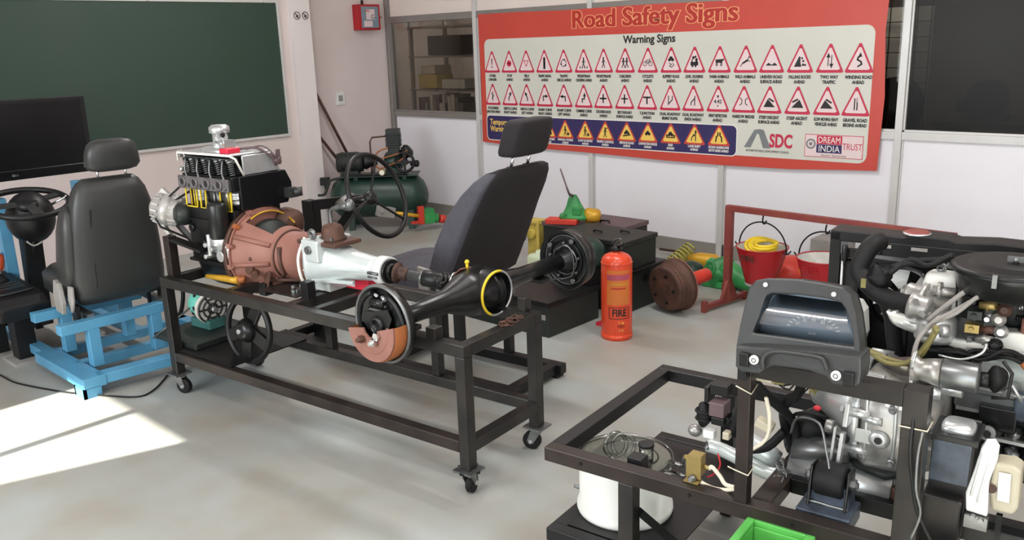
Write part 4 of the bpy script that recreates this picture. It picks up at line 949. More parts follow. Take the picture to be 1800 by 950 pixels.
AX.p('painted_rim_edge', M().tube([dc_ + dx_ * .0895 + (_sy * math.cos(math.radians(q)) + Vector((0, 0, 1)) * math.sin(math.radians(q))) * .0885 for q in range(-62, 112, 8)], .0055, 7), 'yellow_paint')
for q in range(6):
    a = q * 1.05; p_ = dc_ + dx_ * .052 + (_sy * math.cos(a) + Vector((0, 0, 1)) * math.sin(a)) * .045
    AX.p('gear_bolt', M().bolt(p_, dx_, .007, .010), 'rust_brown' if q % 2 else 'steel_grey')
AX.p('breather', M().cyl(dc_ + Vector((-.04, -.03, .085)), dc_ + Vector((-.04, -.03, .112)), .006, n=8).sph(dc_ + Vector((-.04, -.03, .115)), .010, 8, 6), 'yellow_paint')
AX.p('painted_strip', M().bar(dc_ + Vector((-.10, -.02, .052)), dc_ + Vector((-.04, -.04, .093)), .05, .004), 'rust_pink')
AX.p('casing_plug', M().cyl(dc_ + Vector((.02, -.10, -.02)), dc_ + Vector((.02, -.115, -.02)), .014, n=10), 'black_paint')
for t_ in (.10, .86):
    AX.p('spring_pad', M().bb(ax(t_) + Vector((-.045, -.03, -.052)), ax(t_) + Vector((.045, .03, -.034))), 'black_paint', bev=0.003)
def backplate(c, d, name, R=.142, lip='steel_grey'):
    """c centre, d outward axis (towards the wheel)"""
    bp = AX.p(name, M().lathe(c, d, [(0, .03), (0, R - .02), (-.012, R - .012), (-.014, R), (.012, R + .002), (.02, R - .004), (.014, R - .014), (.006, R - .018)], 44, cap=False), 'black_paint')
    AX.p('plate_lip', M().torus(c + d * .016, d, R - .002, .0065, 48, 8), lip, parent=bp)
    xx, yy, _ = perp(d)
    def at(a, r, t=0.0): return c + (xx * math.cos(a) + yy * math.sin(a)) * r + d * t
    return bp, at
d1 = -ad2
bp, at = backplate(a0 + d1 * .0, d1, 'brake_backplate')
zup = math.atan2(Vector((0, 0, 1)).dot(perp(d1)[1]), Vector((0, 0, 1)).dot(perp(d1)[0]))
xr = 1 if Vector((1, 0, 0)).dot(at(zup - PI / 2, 1) - a0) > 0 else -1     # sign so that +ang turns towards bench right
def A1(deg, r, t=0.0): return at(zup - xr * math.radians(deg), r, t)       # deg clockwise from the top, seen from the front
for sgn in (-1, 1):
    sh = M()
    pts = [A1(sgn * d_, .118, .02) for d_ in range(18, 165, 12)]
    sh.tube(pts, .010, 6)
    AX.p('brake_shoe', sh, 'steel_black')
    web = M().plate([A1(sgn * 20, .112, .018), A1(sgn * 50, .112, .018), A1(sgn * 95, .112, .018), A1(sgn * 95, .085, .018), A1(sgn * 50, .082, .018), A1(sgn * 22, .08, .018)], d1 * .004)
    AX.p('shoe_web', web, 'black_paint')
AX.p('wheel_cylinder', M().cyl(A1(-24, .088, .026), A1(24, .088, .026), .015, n=14).cyl(A1(-33, .085, .026), A1(33, .085, .026), .008, n=10), 'black_paint')
AX.p('return_spring', M().helix(A1(-40, .07, .03), (A1(40, .07, .03) - A1(-40, .07, .03)), .006, .0016, 14, .09, 8, 4), 'steel_grey')
AX.p('adjuster', M().cyl(A1(10, .106, .022), A1(22, .106, .03), .007, n=8).cyl(A1(-12, .11, .02), A1(-2, .108, .03), .006, n=8), 'silver')
AX.p('hub_plate', M().prism([(r_ * math.cos(a), r_ * math.sin(a)) for a, r_ in [(math.radians(q), rr) for q, rr in ((-60, .052), (-10, .055), (25, .085), (50, .09), (75, .06), (110, .052), (150, .085), (170, .09), (200, .06), (245, .05))]], A1(0, 0, .034), A1(90, 1) - A1(0, 0), A1(0, 1) - A1(0, 0), .004), 'steel_black')
AX.p('wheel_hub', M().lathe(A1(0, 0, .0), d1, [(0, .036), (.045, .036), (.05, .032), (.052, .022), (.04, .02), (.03, .0)], 24), 'black_paint')
# cutaway drum: lower part of the drum is left, face and rim
seg = [math.radians(q) for q in range(80, 269, 9)]
drum = M()
def D1(a, r, t): return A1(math.degrees(a), r, t)
prof = [(.130, .012), (.130, .060), (.122, .066), (.112, .074)]
vs = [D1(a, r_, t_) for r_, t_ in prof for a in seg]; k = len(seg)
drum._add(vs, [(j * k + i, j * k + i + 1, (j + 1) * k + i + 1, (j + 1) * k + i) for j in range(3) for i in range(k - 1)], True)
AX.p('drum_rim', drum, 'rust_orange')
face = [D1(a, .124, .067) for a in seg]
cen = [D1(math.radians(q), .038, .067) for q in (262, 235, 200, 160, 120, 96)]
AX.p('drum_face', M().plate(face + cen, d1 * .007), 'rust_pink')
AX.p('drum_face_step', M().lathe(A1(0, 0, .074), d1, [(0, .09), (.004, .086)], 30, a0=0, a1=2 * PI) if False else M().tube([D1(a, .092, .072) for a in seg], .004, 6), 'rust_pink')
for q, r_ in ((150, .052), (222, .062)):
    AX.p('wheel_nut', M().cyl(A1(q, r_, .06), A1(q, r_, .105), .008, n=10).lathe(A1(q, r_, .078), d1, [(0, .014), (.014, .014)], 6, sm=False), 'chrome' if q < 200 else 'rust_brown')
AX.p('wheel_nut', M().lathe(A1(118, .045, .075), d1, [(0, .015), (.012, .015)], 6, sm=False), 'chrome')
# far brake, seen from inside
d2 = ad2
bp2, at2 = backplate(a1 + d2 * .02, -d2, 'brake_backplate', .132, 'black_paint')
AX.p('drum_back', M().lathe(a1 + d2 * .03, d2, [(0, .13), (.04, .128), (.05, .11)], 36), 'black_paint')
for k in range(3): AX.p('plate_ring', M().torus(a1 + d2 * (.018 - .004 * k), d2, .112 - .024 * k, .0035, 40, 6), 'steel_grey' if k != 1 else 'black_paint')
xx, yy, _ = perp(d2)
for k in range(14):
    a = k * .45 + .2; r_ = (.055, .08, .1)[k % 3]; p_ = a1 + (xx * math.cos(a) + yy * math.sin(a)) * r_ + d2 * .014
    AX.p('backplate_bolt', M().cyl(p_, p_ - d2 * .014, (.009, .006, .011)[k % 3], n=8), 'steel_grey')
AX.p('brake_pipe', M().tube([a1 + Vector((-.02, -.02, .05)), a1 + Vector((.03, -.03, .08)), a1 + Vector((.06, -.02, .04)), a1 + Vector((.05, -.01, -.06)), a1 + Vector((-.05, -.01, -.09))], .0035, 6, k=5), 'steel_grey')
AX.p('bearing_flange', M().lathe(a1 + d2 * .012, -d2, [(0, .06), (.014, .058), (.018, .04), (.05, .036)], 24), 'black_paint')

# ---- things lying on the bench
one('parts_plate', M().bb((-1.24, .10, .5855), (-1.00, .28, .590)), 'steel_dark', 'thin steel plate lying across the bench rails below the gearbox', 'plate', (-1.12, .2, .5855), 1)
rn = random.Random(5)
for i in range(9):
    x_, y_ = -1.08 + rn.uniform(-.05, .05), .20 + rn.uniform(-.05, .05)
    one('steel_nut', M().lathe((x_, y_, .590), (rn.uniform(-.2, .2) * 0, 0, 1), [(0, .007), (0, .013), (.012, .013), (.012, .007)], 6, sm=False), 'steel_grey', 'loose steel nut in the pile on the plate below the gearbox', 'nut', (x_, y_, .590), 1, group='loose nuts on the steel plate')
one('rusty_lever', M().tube([(-1.30, .20, .600), (-1.22, .24, .602), (-1.14, .27, .605)], .010, 8, k=3).blob((-1.13, .28, .615), .022, .25), 'rust_brown', 'small rusty lever lying between clutch housing and steel plate', 'lever', (-1.22, .24, .59), 1)
rb2 = T('parts_carton', 'small red printed carton behind the gearbox tail on the bench', 'carton', (-.93, .37, .585), 1)
rb2.p('carton', M().bb((-1.03, .33, .5855), (-.80, .42, .635)), 'red_box', bev=0.002)
rb2.p('printed_label', M().bb((-.97, .328, .595), (-.88, .3297, .625)).bb((-1.031, .345, .59), (-1.0302, .39, .62)), 'print_pink')
for i in range(12):
    a = i * .9; x_, y_ = -.10 + .034 * math.cos(a) * (1 + i % 3 * .35) * .9, .36 + .034 * math.sin(a) * (1 + i % 2 * .5)
yr = T('yellow_lever', 'ochre yellow steel lever lying below the clutch housing', 'lever', (-1.50, .10, .585), 1)
yr.p('lever', M().loft([sup((-1.62 + .20 * f, .10 + .03 * f, .600), (0, 1, 0), (0, 0, 1), .012 + .012 * f, .010 + .008 * f, 12, 2.5) for f in (0, .4, .8, 1)]), 'yellow_rod')
yr.p('lever_end', M().blob((-1.41, .13, .605), (.03, .018, .017), .25), 'rust_orange')
cm = M()
for i in range(16):
    a = rn.uniform(0, 6.28); c_ = Vector((-.075 + rn.uniform(-.035, .035), .345 + rn.uniform(-.035, .03), .215 + .004 + .004 * (i % 3)))
dg = M(); c0 = Vector((-.075, .30, .0))
one('drive_chain', (lambda mb: [mb.torus((-.022 + rn.uniform(-.016, .016), .30 + rn.uniform(-.05, .05), .5885 + .004 * (i // 6)), (rn.uniform(-.6, .6), rn.uniform(-.6, .6), 1), .011, .0032, 12, 5) for i in range(18)] and mb)(M()), 'rust_brown', 'small heap of rusty chain on the right end rail of the bench', 'chain', (-.022, .30, .585), 1)

# ---- below the bench: teal motor and black wheel
tm = T('electric_motor', 'teal electric motor under the left end of the bench', 'motor', (-1.905, 0.280, 0.296), 1)
mc = Vector((-1.925, 0.280, 0.362)); md_ = Vector((1, -.15, -.1)).normalized()
tm.p('motor_body', M().lathe(mc - md_ * .09, md_, [(0, .03), (.005, .062), (.02, .072), (.12, .074), (.125, .05)], 26), 'teal_paint')
tm.p('end_ring', M().lathe(mc + md_ * .028, md_, [(0, .072), (0, .084), (.02, .084), (.02, .07)], 30), 'print_white')
tm.p('fan_grille', (lambda mb: [mb.torus(mc + md_ * .055, md_, r_, .005, 26, 6) for r_ in (.025, .05, .075)] and [mb.bar(mc + md_ * .055, mc + md_ * .055 + (perp(md_)[0] * math.cos(a) + perp(md_)[1] * math.sin(a)) * .078, .008, .008, up=md_) for a in (0, 1.05, 2.1, 3.14, 4.2, 5.25)] and mb)(M().lathe(mc + md_ * .04, md_, [(0, .07), (.004, .07)], 24).m(1)), ['print_black', 'dash_plastic'])
tm.p('vent_slot', (lambda mb: [mb.box(mc + md_ * (.0 - .03 * (i % 2)) + (perp(md_)[0] * math.cos(i * .5) + perp(md_)[1] * math.sin(i * .5)) * .073, (.016, .006, .02)) for i in range(12)] and mb)(M()), 'print_black', kind='stuff')
tm.p('shaft_end', M().cyl(mc + md_ * .05, mc + md_ * .085, .014, n=12), 'cast_alloy')
tm.p('terminal_box', M().box(mc + Vector((-.03, -.01, .078)), (.05, .04, .03)), 'silver')
tm.p('base_foot', M().bb(mc + Vector((-.09, -.05, -.11)), mc + Vector((.07, .07, -.062))), 'teal_dark', bev=0.006)
tm.p('base_plate', M().bb((mc.x - .16, .06, zl + .008), (mc.x + .20, .42, mc.z - .11)), 'green_black', bev=0.004)
one('bracket_plate', M().plate([(mc.x - .17, .10, zl + .075), (mc.x - .02, .06, zl + .075), (mc.x + .03, .16, zl + .085), (mc.x - .12, .22, zl + .085)], (0, 0, .004)).bar((mc.x - .02, .07, zl + .008), (mc.x - .02, .07, zl + .077), .008).bar((mc.x - .14, .10, zl + .008), (mc.x - .14, .10, zl + .077), .008), 'steel_brown', 'small brown steel shelf beside the teal motor under the bench', 'bracket', (mc.x - .08, .12, zl + .008), 1) if False else None
one('cut_rod', M().cyl((mc.x - .13, .04, zl + .02), (mc.x + .03, .16, zl + .17), .005, n=8), 'steel_grey', 'thin bare rod leaning on the teal motor under the bench', 'rod', (mc.x - .13, .04, zl + .01), 1)
wc_ = Vector((-1.438, 0.160, 0.351)); wd = Vector((.02, -1, .12)).normalized()
bw = T('spare_steering_wheel', 'black four spoke steering wheel leaning below the bench beside the teal motor', 'steering wheel', tuple(wc_ - Vector((0, 0, .14))), 1)
bw.p('rim', M().torus(wc_, wd, .150, .015, 40, 10), 'black_plastic')
xx, yy, _ = perp(wd); q_ = M()
for a in (.35, 1.5, 2.75, 4.2): q_.bar(wc_, wc_ + (xx * math.cos(a) + yy * math.sin(a)) * .14, .062, .02, up=wd)
bw.p('spoke', q_, 'black_paint', bev=0.003)
bw.p('hub', M().lathe(wc_ - wd * .02, wd, [(0, .05), (.03, .06), (.06, .045), (.07, .03)], 20), 'black_paint')
bw.p('centre_nut', M().cyl(wc_ + wd * .045, wc_ + wd * .06, .012, n=6), 'silver')
one('hanging_hose', M().tube([(-2.165, 0.300, 0.466), (-2.166, 0.300, 0.373), (-2.207, 0.300, 0.278), (-2.272, 0.300, 0.223)], .011, 8, k=6), 'black_rubber', 'short black hose hanging below the bench left end', 'hose', (-2.207, 0.300, 0.278), 1)

# ---------------------------------------------------------------- air compressor in the far corner
FRAMES[4] = ((-6.15, 4.97, 0), math.radians(42.5))
K = T('air_compressor', 'dark green air compressor with horizontal tank in the far left corner', 'compressor', (-.09, 0, 0), 4)
K.p('air_tank', M().lathe((-.54, 0, .285), (1, 0, 0), [(0, 0), (.01, .06), (.04, .13), (.09, .178), (.14, .19), (.76, .19), (.81, .178), (.86, .13), (.89, .06), (.90, 0)], 32), 'green_dark')
for x in (-.36, .18):
    K.p('tank_foot', M().prism([(-.17, 0), (-.11, 0), (-.09, .10), (.09, .10), (.11, 0), (.17, 0), (.15, .20), (-.15, .20)], (x, 0, 0), (0, 1, 0), (0, 0, 1), .05), 'green_dark')
K.p('machine_deck', M().bb((-.42, -.13, .475), (.28, .13, .49)).bb((-.30, -.1, .44), (-.26, .1, .475)).bb((.14, -.1, .44), (.18, .1, .475)), 'green_dark', bev=0.003)
K.p('motor_body', M().lathe((-.46, 0, .60), (1, 0, 0), [(0, .04), (.01, .085), (.05, .092), (.20, .092), (.24, .085), (.25, .04)], 24).bb((-.42, -.06, .49), (-.26, .06, .53)), 'green_black')
fm = M()
for k in range(9): fm.torus((-.41 + k * .018, 0, .60), (1, 0, 0), .093, .004, 24, 5)
K.p('motor_fin', fm, 'green_black', kind='stuff')
K.p('motor_shaft_coupling', M().lathe((-.21, 0, .60), (1, 0, 0), [(0, .06), (.02, .07), (.05, .05), (.10, .045), (.12, .03)], 18), 'steel_black')
K.p('crankcase', M().lathe((-.02, 0, .60), (1, 0, 0), [(0, .06), (.02, .085), (.12, .09), (.16, .06)], 20).bb((-.01, -.07, .49), (.13, .07, .56)), 'green_dark')
hd_ = M().bb((.02, -.05, .67), (.12, .05, .73))
for k in range(7): hd_.bb((.005, -.065, .735 + k * .017), (.135, .065, .744 + k * .017))
hd_.bb((.02, -.05, .73), (.12, .05, .85)).bb((.01, -.06, .85), (.13, .06, .89))
K.p('cylinder_head', hd_, 'green_black')
K.p('second_cylinder', M().lathe((.11, 0, .62), (.75, 0, .65), [(0, .05), (.08, .05), (.081, .062), (.09, .062), (.091, .05), (.10, .05), (.101, .062), (.12, .062), (.14, .04)], 18), 'green_black')
K.p('flywheel', M().torus((.17, -.10, .60), (0.15, 1, 0), .085, .013, 28, 8).lathe((.17, -.12, .60), (0.15, 1, 0), [(0, .03), (.04, .03)], 14).bar((.09, -.10, .60), (.25, -.11, .60), .02, .02).bar((.17, -.10, .52), (.17, -.10, .68), .02, .02, up=(0, 1, 0)), 'steel_black')
K.p('intake_filter', M().lathe((.22, -.05, .58), (1, -.3, 0), [(0, .02), (.03, .03), (.07, .03), (.08, .015)], 14), 'steel_black')
K.p('delivery_pipe', M().tube([(.02, -.02, .83), (-.12, -.02, .82), (-.14, -.02, .78), (-.14, -.02, .60), (-.14, -.04, .49)], .008, 7), 'rust_brown')
K.p('copper_pipe', M().tube([(.03, -.08, .73), (-.06, -.1, .70), (-.10, -.1, .62), (-.06, -.1, .55), (.04, -.1, .58), (.14, -.1, .62), (.20, -.08, .68)], .007, 7, k=5), 'rust_orange')
K.p('tie_bar', M().bar((-.10, -.10, .62), (.20, -.09, .70), .02, .01), 'rust_orange')
K.p('pressure_switch', M().bb((-.62, -.03, .40), (-.54, .03, .47)).cyl((-.58, 0, .36), (-.58, 0, .42), .01, n=8), 'steel_black')
K.p('gauge', M().lathe((-.03, -.14, .52), (0, -1, 0), [(0, .03), (.02, .03), (.022, .024)], 18).m(1).cyl((-.03, -.162, .52), (-.03, -.165, .52), .022, n=18), ['brass', 'print_white'])
K.p('outlet_hose', M().tube([(-.40, -.12, .48), (-.50, -.14, .46), (-.53, -.15, .40), (-.56, -.16, .34), (-.62, -.14, .33)], .012, 8, k=5), 'green_black')
K.p('handle_bar', M().tube([(-.36, -.11, .485), (-.38, -.14, .50), (.18, -.14, .50), (.20, -.11, .485)], .009, 8), 'steel_black')

# long jack in the corner: yellow rod with green and red clamps
jk = T('long_spindle', 'yellow spindle with red and green clamps lying on the floor by the compressor', 'spindle', (-6.235, 5.407, 0.000))
ja, jb = Vector((-5.865, 4.660, 0.217)), Vector((-5.650, 5.307, 0.050)); jd = (jb - ja).normalized()
jk.p('spindle_rod', M().cyl(ja + jd * .10, ja + jd * .42, .017, n=12), 'yellow_rod')
jk.p('grey_fork', M().bar(ja - jd * .06, ja + jd * .10, .06, .09).cyl(ja + Vector((0, -.05, 0)), ja + Vector((0, .05, 0)), .03, n=12), 'cloth_grey', bev=0.004)
jk.p('red_clamp', M().bar(ja + jd * .36 + Vector((0, 0, -.07)), ja + jd * .36 + Vector((0, 0, .09)), .04, .05, up=jd).bar(ja + jd * .34 + Vector((0, -.08, -.05)), ja + jd * .36 + Vector((0, .08, -.05)), .04, .02), 'red_part')
jk.p('green_clamp', M().bar(ja + jd * .43 + Vector((0, 0, -.05)), ja + jd * .43 + Vector((0, 0, .08)), .11, .09, up=jd).cyl(ja + jd * .40, ja + jd * .52, .045, n=14), 'green_paint', bev=0.005)
jk.p('orange_collar', M().cyl(ja + jd * .54, ja + jd * .60, .038, n=14), 'red_part')
jk.p('copper_end', M().cyl(ja + jd * .60, ja + jd * .72, .018, n=10), 'rust_orange')
jk.p('green_foot', M().bar(ja + jd * .70, ja + jd * .84, .06, .04), 'green_paint')

# ---------------------------------------------------------------- training rig behind the bench: frame, wheel, seat (frame 1)
TR = T('steering_rig', 'black square tube rig standing behind the bench with a raised arm', 'frame', (-1.2, .95, 0), 1)
TR.p('post', M().bb((-1.90, .92, .0), (-1.815, .98, .80)), 'steel_black', bev=0.003)
TR.p('arm', M().bar((-1.83, .95, .775), (-1.42, .95, .84), .05, .055), 'steel_black', bev=0.003)
TR.p('diagonal_brace', M().bar((-1.83, .95, .47), (-1.50, .95, .80), .045), 'steel_black', bev=0.003)
for y in (.78, 1.16): TR.p('base_rail', M().bb((-2.0, y - .025, .02), (-.35, y + .025, .07)), 'steel_black', bev=0.003)
for x in (-1.95, -1.2, -.40): TR.p('cross_rail', M().bb((x - .025, .80, .02), (x + .025, 1.14, .07)), 'steel_black', bev=0.003)
for x in (-1.12, -.68):
    for y in (.78, 1.16): TR.p('seat_post', M().bb((x - .02, y - .02, .07), (x + .02, y + .02, .42)), 'steel_black')
for x, y in ((-1.95, .78), (-1.95, 1.16), (-.4, .78), (-.4, 1.16)): TR.p('foot_pad', M().bb((x - .03, y - .03, 0), (x + .03, y + .03, .02)), 'black_rubber')
SW = T('steering_assembly', 'large thin rimmed black steering wheel on the rig behind the gearbox', 'steering wheel', (-1.33, .88, .86), 1)
swn = Vector((.90, .16, .36)).normalized(); swc = Vector((-1.255, .87, .885))
SW.p('rim', M().torus(swc, swn, .215, .0125, 52, 10), 'black_plastic')
xx, yy, _ = perp(swn); q_ = M()
for a in (.2, 2.3, 4.2): q_.tube([swc - swn * .05, swc - swn * .03 + (xx * math.cos(a) + yy * math.sin(a)) * .08, swc + (xx * math.cos(a) + yy * math.sin(a)) * .21], .007, 6, k=3)
SW.p('spoke', q_, 'steel_black')
SW.p('hub', M().lathe(swc - swn * .07, swn, [(0, .022), (.02, .04), (.04, .035), (.05, .02)], 18), 'black_plastic')
SW.p('column', M().cyl(swc - swn * .06, Vector((-1.56, .92, .815)), .022, n=12), 'black_paint')
SW.p('column_bracket', M().loft([sup(Vector((-1.62 + .10 * f, .93, .80 + .02 * f)), (0, 1, 0), (0, 0, 1), .045 * w, .05 * w, 12, 2.4) for f, w in ((0, .35), (.5, .7), (1, 1))]), 'cast_alloy')
DS = T('car_seat', 'charcoal fabric car seat with tall headrest standing behind the rear axle', 'car seat', (-.8, .95, .42), 1)
prf = ((.50, -.735, .04, .24, .995), (.515, -.735, .06, .275, .995), (.58, -.722, .074, .290, .993), (.72, -.662, .084, .285, .988), (.86, -.588, .080, .272, .978), (.96, -.518, .067, .256, .972), (1.02, -.472, .053, .232, .970), (1.055, -.442, .037, .200, .970), (1.068, -.430, .018, .165, .970))
DS.p('backrest', M().loft([sup((x_, yc_, z), (1, 0, .0), (0, 1, 0), th, w, 32, 5) for z, x_, th, w, yc_ in prf]), 'charcoal_fabric')
DS.p('lit_side_panel', M().loft([sup((x_ - .008, yc_ - w * .62, z), (1, 0, .0), (0, 1, 0), th - .006, w * .44, 28, 4.6) for z, x_, th, w, yc_ in prf[1:-1]]), 'charcoal_lit')  # same fabric as the backrest, painted lighter as the lit side
DS.p('seat_cushion', M().loft([sup((-.96, .955, z), (1, 0, 0), (0, 1, 0), .285 * w, .235 * w, 28, 4.5) for z, w in ((.43, .9), (.45, 1), (.53, 1), (.56, .95), (.575, .82))]), 'charcoal_lit')
DS.p('headrest', M().loft([sup((-.415 + .05 * f, .955, 1.120 + .160 * f), (1, 0, 0), (0, 1, 0), .058 * w, .142 * w, 26, 4) for f, w in ((0, .82), (.04, .94), (.15, 1), (.7, 1), (.9, .96), (.97, .9), (1, .8))]), 'charcoal_fabric')
for y in (.895, 1.02): DS.p('headrest_rod', M().cyl((-.445, y, 1.04), (-.41, y, 1.14), .0075, n=10), 'chrome'); DS.p('rod_socket', M().lathe((-.445, y, 1.060), (.2, 0, 1), [(0, .017), (.008, .013)], 12), 'black_plastic')
DS.p('recliner_plate', M().prism([(-.04, -.05), (.05, -.05), (.10, .02), (.02, .09), (-.03, .06)], (-.70, .702, .53), (1, 0, 0), (0, 0, 1), .012).bolt((-.67, .688, .55), (0, -1, 0), .012), 'steel_grey')
DS.p('recliner_handle', M().prism([(-.025, 0), (.03, 0), (.045, .105), (-.03, .115)], (-.80, .69, .50), (1, 0, 0), (0, 0, 1), .02), 'cloth_grey', bev=0.003)
DS.p('rail', M().bb((-1.20, .77, .40), (-.62, .80, .43)), 'steel_grey'); DS.p('rail', M().bb((-1.20, 1.12, .40), (-.62, 1.15, .43)), 'steel_grey')

# ---------------------------------------------------------------- dark steel boxes by the partition
def chest(name, x0, y0, x1, y1, z0, z1, label, m_, lid='steel_black', handles=0, lidm=None):
    t = T(name, label, 'box', ((x0 + x1) / 2, (y0 + y1) / 2, z0))
    t.p('body', M().bb((x0, y0, z0), (x1, y1, z1 - .03)), m_, bev=0.004)
    t.p('lid', M().bb((x0 - .008, y0 - .008, z1 - .03), (x1 + .008, y1 + .008, z1)), lid, bev=0.004)
    return t
c1 = chest('battery_box', -3.50, 4.06, -2.88, 4.50, .0, .255, 'lower black steel box of the stack behind the fire extinguisher', 'green_black')
c1.p('latch', M().bb((-2.88, 4.25, .17), (-2.868, 4.32, .22)), 'steel_black')
c2 = chest('battery_box', -3.42, 4.08, -2.90, 4.42, .2555, .440, 'upper dark green steel box with two lid knobs on the stack', 'green_black', 'green_black')
for p_ in ((-3.05, 4.30), (-3.2, 4.22)): c2.p('lid_knob', M().tube([(p_[0] - .03, p_[1], .44), (p_[0] - .03, p_[1], .452), (p_[0] + .03, p_[1], .452), (p_[0] + .03, p_[1], .44)], .006, 6), 'steel_black')
c3 = chest('battery_box', -3.84, 4.44, -3.26, 4.86, .0, .40, 'brown lidded dark green box left of the stacked steel boxes', 'green_black', 'purple_brown')
c3.p('lid_knob', M().tube([(-3.48, 4.62, .40), (-3.48, 4.62, .415), (-3.42, 4.64, .415), (-3.42, 4.64, .40)], .007, 6), 'steel_black')
c4 = chest('long_tool_chest', -3.62, 3.46, -2.97, 3.92, .0, .205, 'long low black steel chest on the floor behind the bench right end', 'green_black')
c4.p('label_plate', M().bb((-3.05, 3.455, .10), (-2.99, 3.46, .13)), 'cloth_grey')
one('teal_bin', M().loft([sup((-3.18, 4.00, z), (1, 0, 0), (0, 1, 0), rx, ry, 20, 5) for z, rx, ry in ((0, .07, .035), (.22, .085, .045), (.23, .09, .05), (.24, .085, .045))]), 'teal_dark', 'teal plastic bin between the long chest and the stacked boxes', 'bin', (-3.18, 4.0, 0))
gy = T('green_air_cylinder', 'dark green round housing with orange painted arc behind the far brake drum', 'housing', (-3.33, 3.85, .205))
gy.p('housing', M().lathe((-3.27, 3.965, .375), (.97, -.15, .05), [(0, .05), (.02, .085), (.26, .09), (.30, .07), (.32, .03)], 26), 'green_dark')
gy.p('painted_arc', M().torus((-3.13, 3.945, .382), (.97, -.15, .05), .091, .006, 24, 6, a0=1.2, a1=3.6), 'orange_paint')
gy.p('painted_arc', M().torus((-3.05, 3.935, .386), (.97, -.15, .05), .090, .006, 24, 6, a0=1.2, a1=3.4), 'orange_paint')
gy.p('cradle', M().bb((-3.26, 3.86, .206), (-2.99, 4.02, .30)), 'steel_black')
# painted gearbox with lever on the brown lid
gxy = (-3.614, 4.519, 0.400)
pg = T('painted_gearbox', 'green and yellow painted gear shifter with a long bent lever on red base', 'gearbox', (gxy[0], gxy[1], .40))
gc_ = Vector((gxy[0], gxy[1], .402))
pg.p('red_base', M().box(gc_ + Vector((-.05, -.08, .02)), (.22, .10, .035), .4), 'red_part', bev=0.005)
pg.p('yellow_case', M().blob(gc_ + Vector((.09, .05, .05)), (.085, .06, .05), .12), 'yellow_rod')
pg.p('green_turret', M().loft([sup(gc_ + Vector((-.0 - .02 * f, .0, .03 + .16 * f)), (.9, .4, 0), (-.4, .9, 0), .10 * w, .075 * w, 14, 3) for f, w in ((0, 1), (.12, 1), (.3, .75), (.6, .5), (.85, .35), (1, .22))]), 'green_paint')
pg.p('green_lug', M().box(gc_ + Vector((.04, -.03, .09)), (.06, .05, .05), .4).cyl(gc_ + Vector((-.06, -.07, .05)), gc_ + Vector((-.02, -.09, .05)), .025, n=10), 'green_paint', bev=0.005)
s0 = gc_ + Vector((-.02, 0, .18))
tip = Vector((-3.684, 4.450, 0.774)); kink = Vector((-3.589, 4.420, 0.621))
pg.p('gear_lever', M().tube([s0, s0 + (kink - s0) * .45, kink, kink + (tip - kink) * .5, tip], [.010, .010, .008, .006, .005], 8, k=3), 'purple_brown')
# yellow engine part and the pale jug left of the boxes
yp = T('yellow_pump', 'pale yellow painted engine casting beside the brown lidded box', 'casting', (-3.974, 4.550, 0.237)); yq = Vector((-3.972, 4.550, 0.299))
yp.p('casting_body', M().bb((yq.x - .07, yq.y - .05, .0), (yq.x + .05, yq.y + .05, yq.z + .07)).cyl((yq.x - .02, yq.y - .08, yq.z - .02), (yq.x - .02, yq.y, yq.z - .02), .035, n=14), 'ochre', bev=0.006)
yp.p('side_flange', M().bb((yq.x + .03, yq.y - .07, .16), (yq.x + .055, yq.y + .06, yq.z + .085)).bb((yq.x - .09, yq.y - .06, yq.z + .055), (yq.x + .06, yq.y + .06, yq.z + .075)), 'ochre', bev=0.004)
yp.p('black_gear', M().lathe((yq.x - .07, yq.y - .09, yq.z - .02), (-.5, -1, 0), [(0, .05), (.03, .05)], 12, sm=False), 'steel_black')
jg = Vector((-3.719, 4.199, 0.000)); one('plastic_can', M().loft([sup((jg.x - .02, jg.y + .1, z), (1, 0, 0), (0, 1, 0), rx, ry, 20, 5) for z, rx, ry in ((0, .07, .07), (.01, .08, .08), (.19, .08, .08), (.21, .065, .065), (.215, .03, .03), (.235, .03, .03))]), 'jug_green', 'pale green plastic can half hidden behind the driver seat', 'can', (jg.x - .02, jg.y + .1, 0))
for c in (): pass

# ---------------------------------------------------------------- fire extinguisher
fx = T('fire_extinguisher', 'orange red fire extinguisher cylinder standing on the floor in front of the boxes', 'extinguisher', (-2.69, 3.715, 0))
fc = Vector((-2.69, 3.715, 0)); fh = .0
fx.p('cylinder', M().lathe(fc, (0, 0, 1), [(.0, .080), (.005, .084), (.02, .085), (.425, .085), (.45, .081), (.468, .066), (.478, .045), (.485, .028), (.50, .026)], 40), 'orange_red')
fx.p('base_ring', M().lathe(fc, (0, 0, 1), [(.0, .083), (.0, .087), (.03, .087), (.03, .085)], 40), 'orange_red')
fx.p('weld_ring', M().torus(fc + Vector((0, 0, .43)), (0, 0, 1), .085, .0025, 40, 6).torus(fc + Vector((0, 0, .38)), (0, 0, 1), .085, .0018, 40, 6), 'orange_red')
fx.p('valve', M().lathe(fc + Vector((0, 0, .495)), (0, 0, 1), [(0, .034), (.012, .034), (.014, .02), (.035, .018), (.037, .012)], 18).bb(fc + Vector((-.035, -.01, .515)), fc + Vector((.03, .01, .53))), 'steel_black')
fx.p('handle', M().tube([fc + Vector((-.02, 0, .53)), fc + Vector((.0, -.01, .555)), fc + Vector((.045, -.02, .565))], .006, 6, k=3).tube([fc + Vector((-.02, 0, .52)), fc + Vector((.03, -.015, .53)), fc + Vector((.05, -.02, .545))], .005, 6, k=3), 'steel_grey')
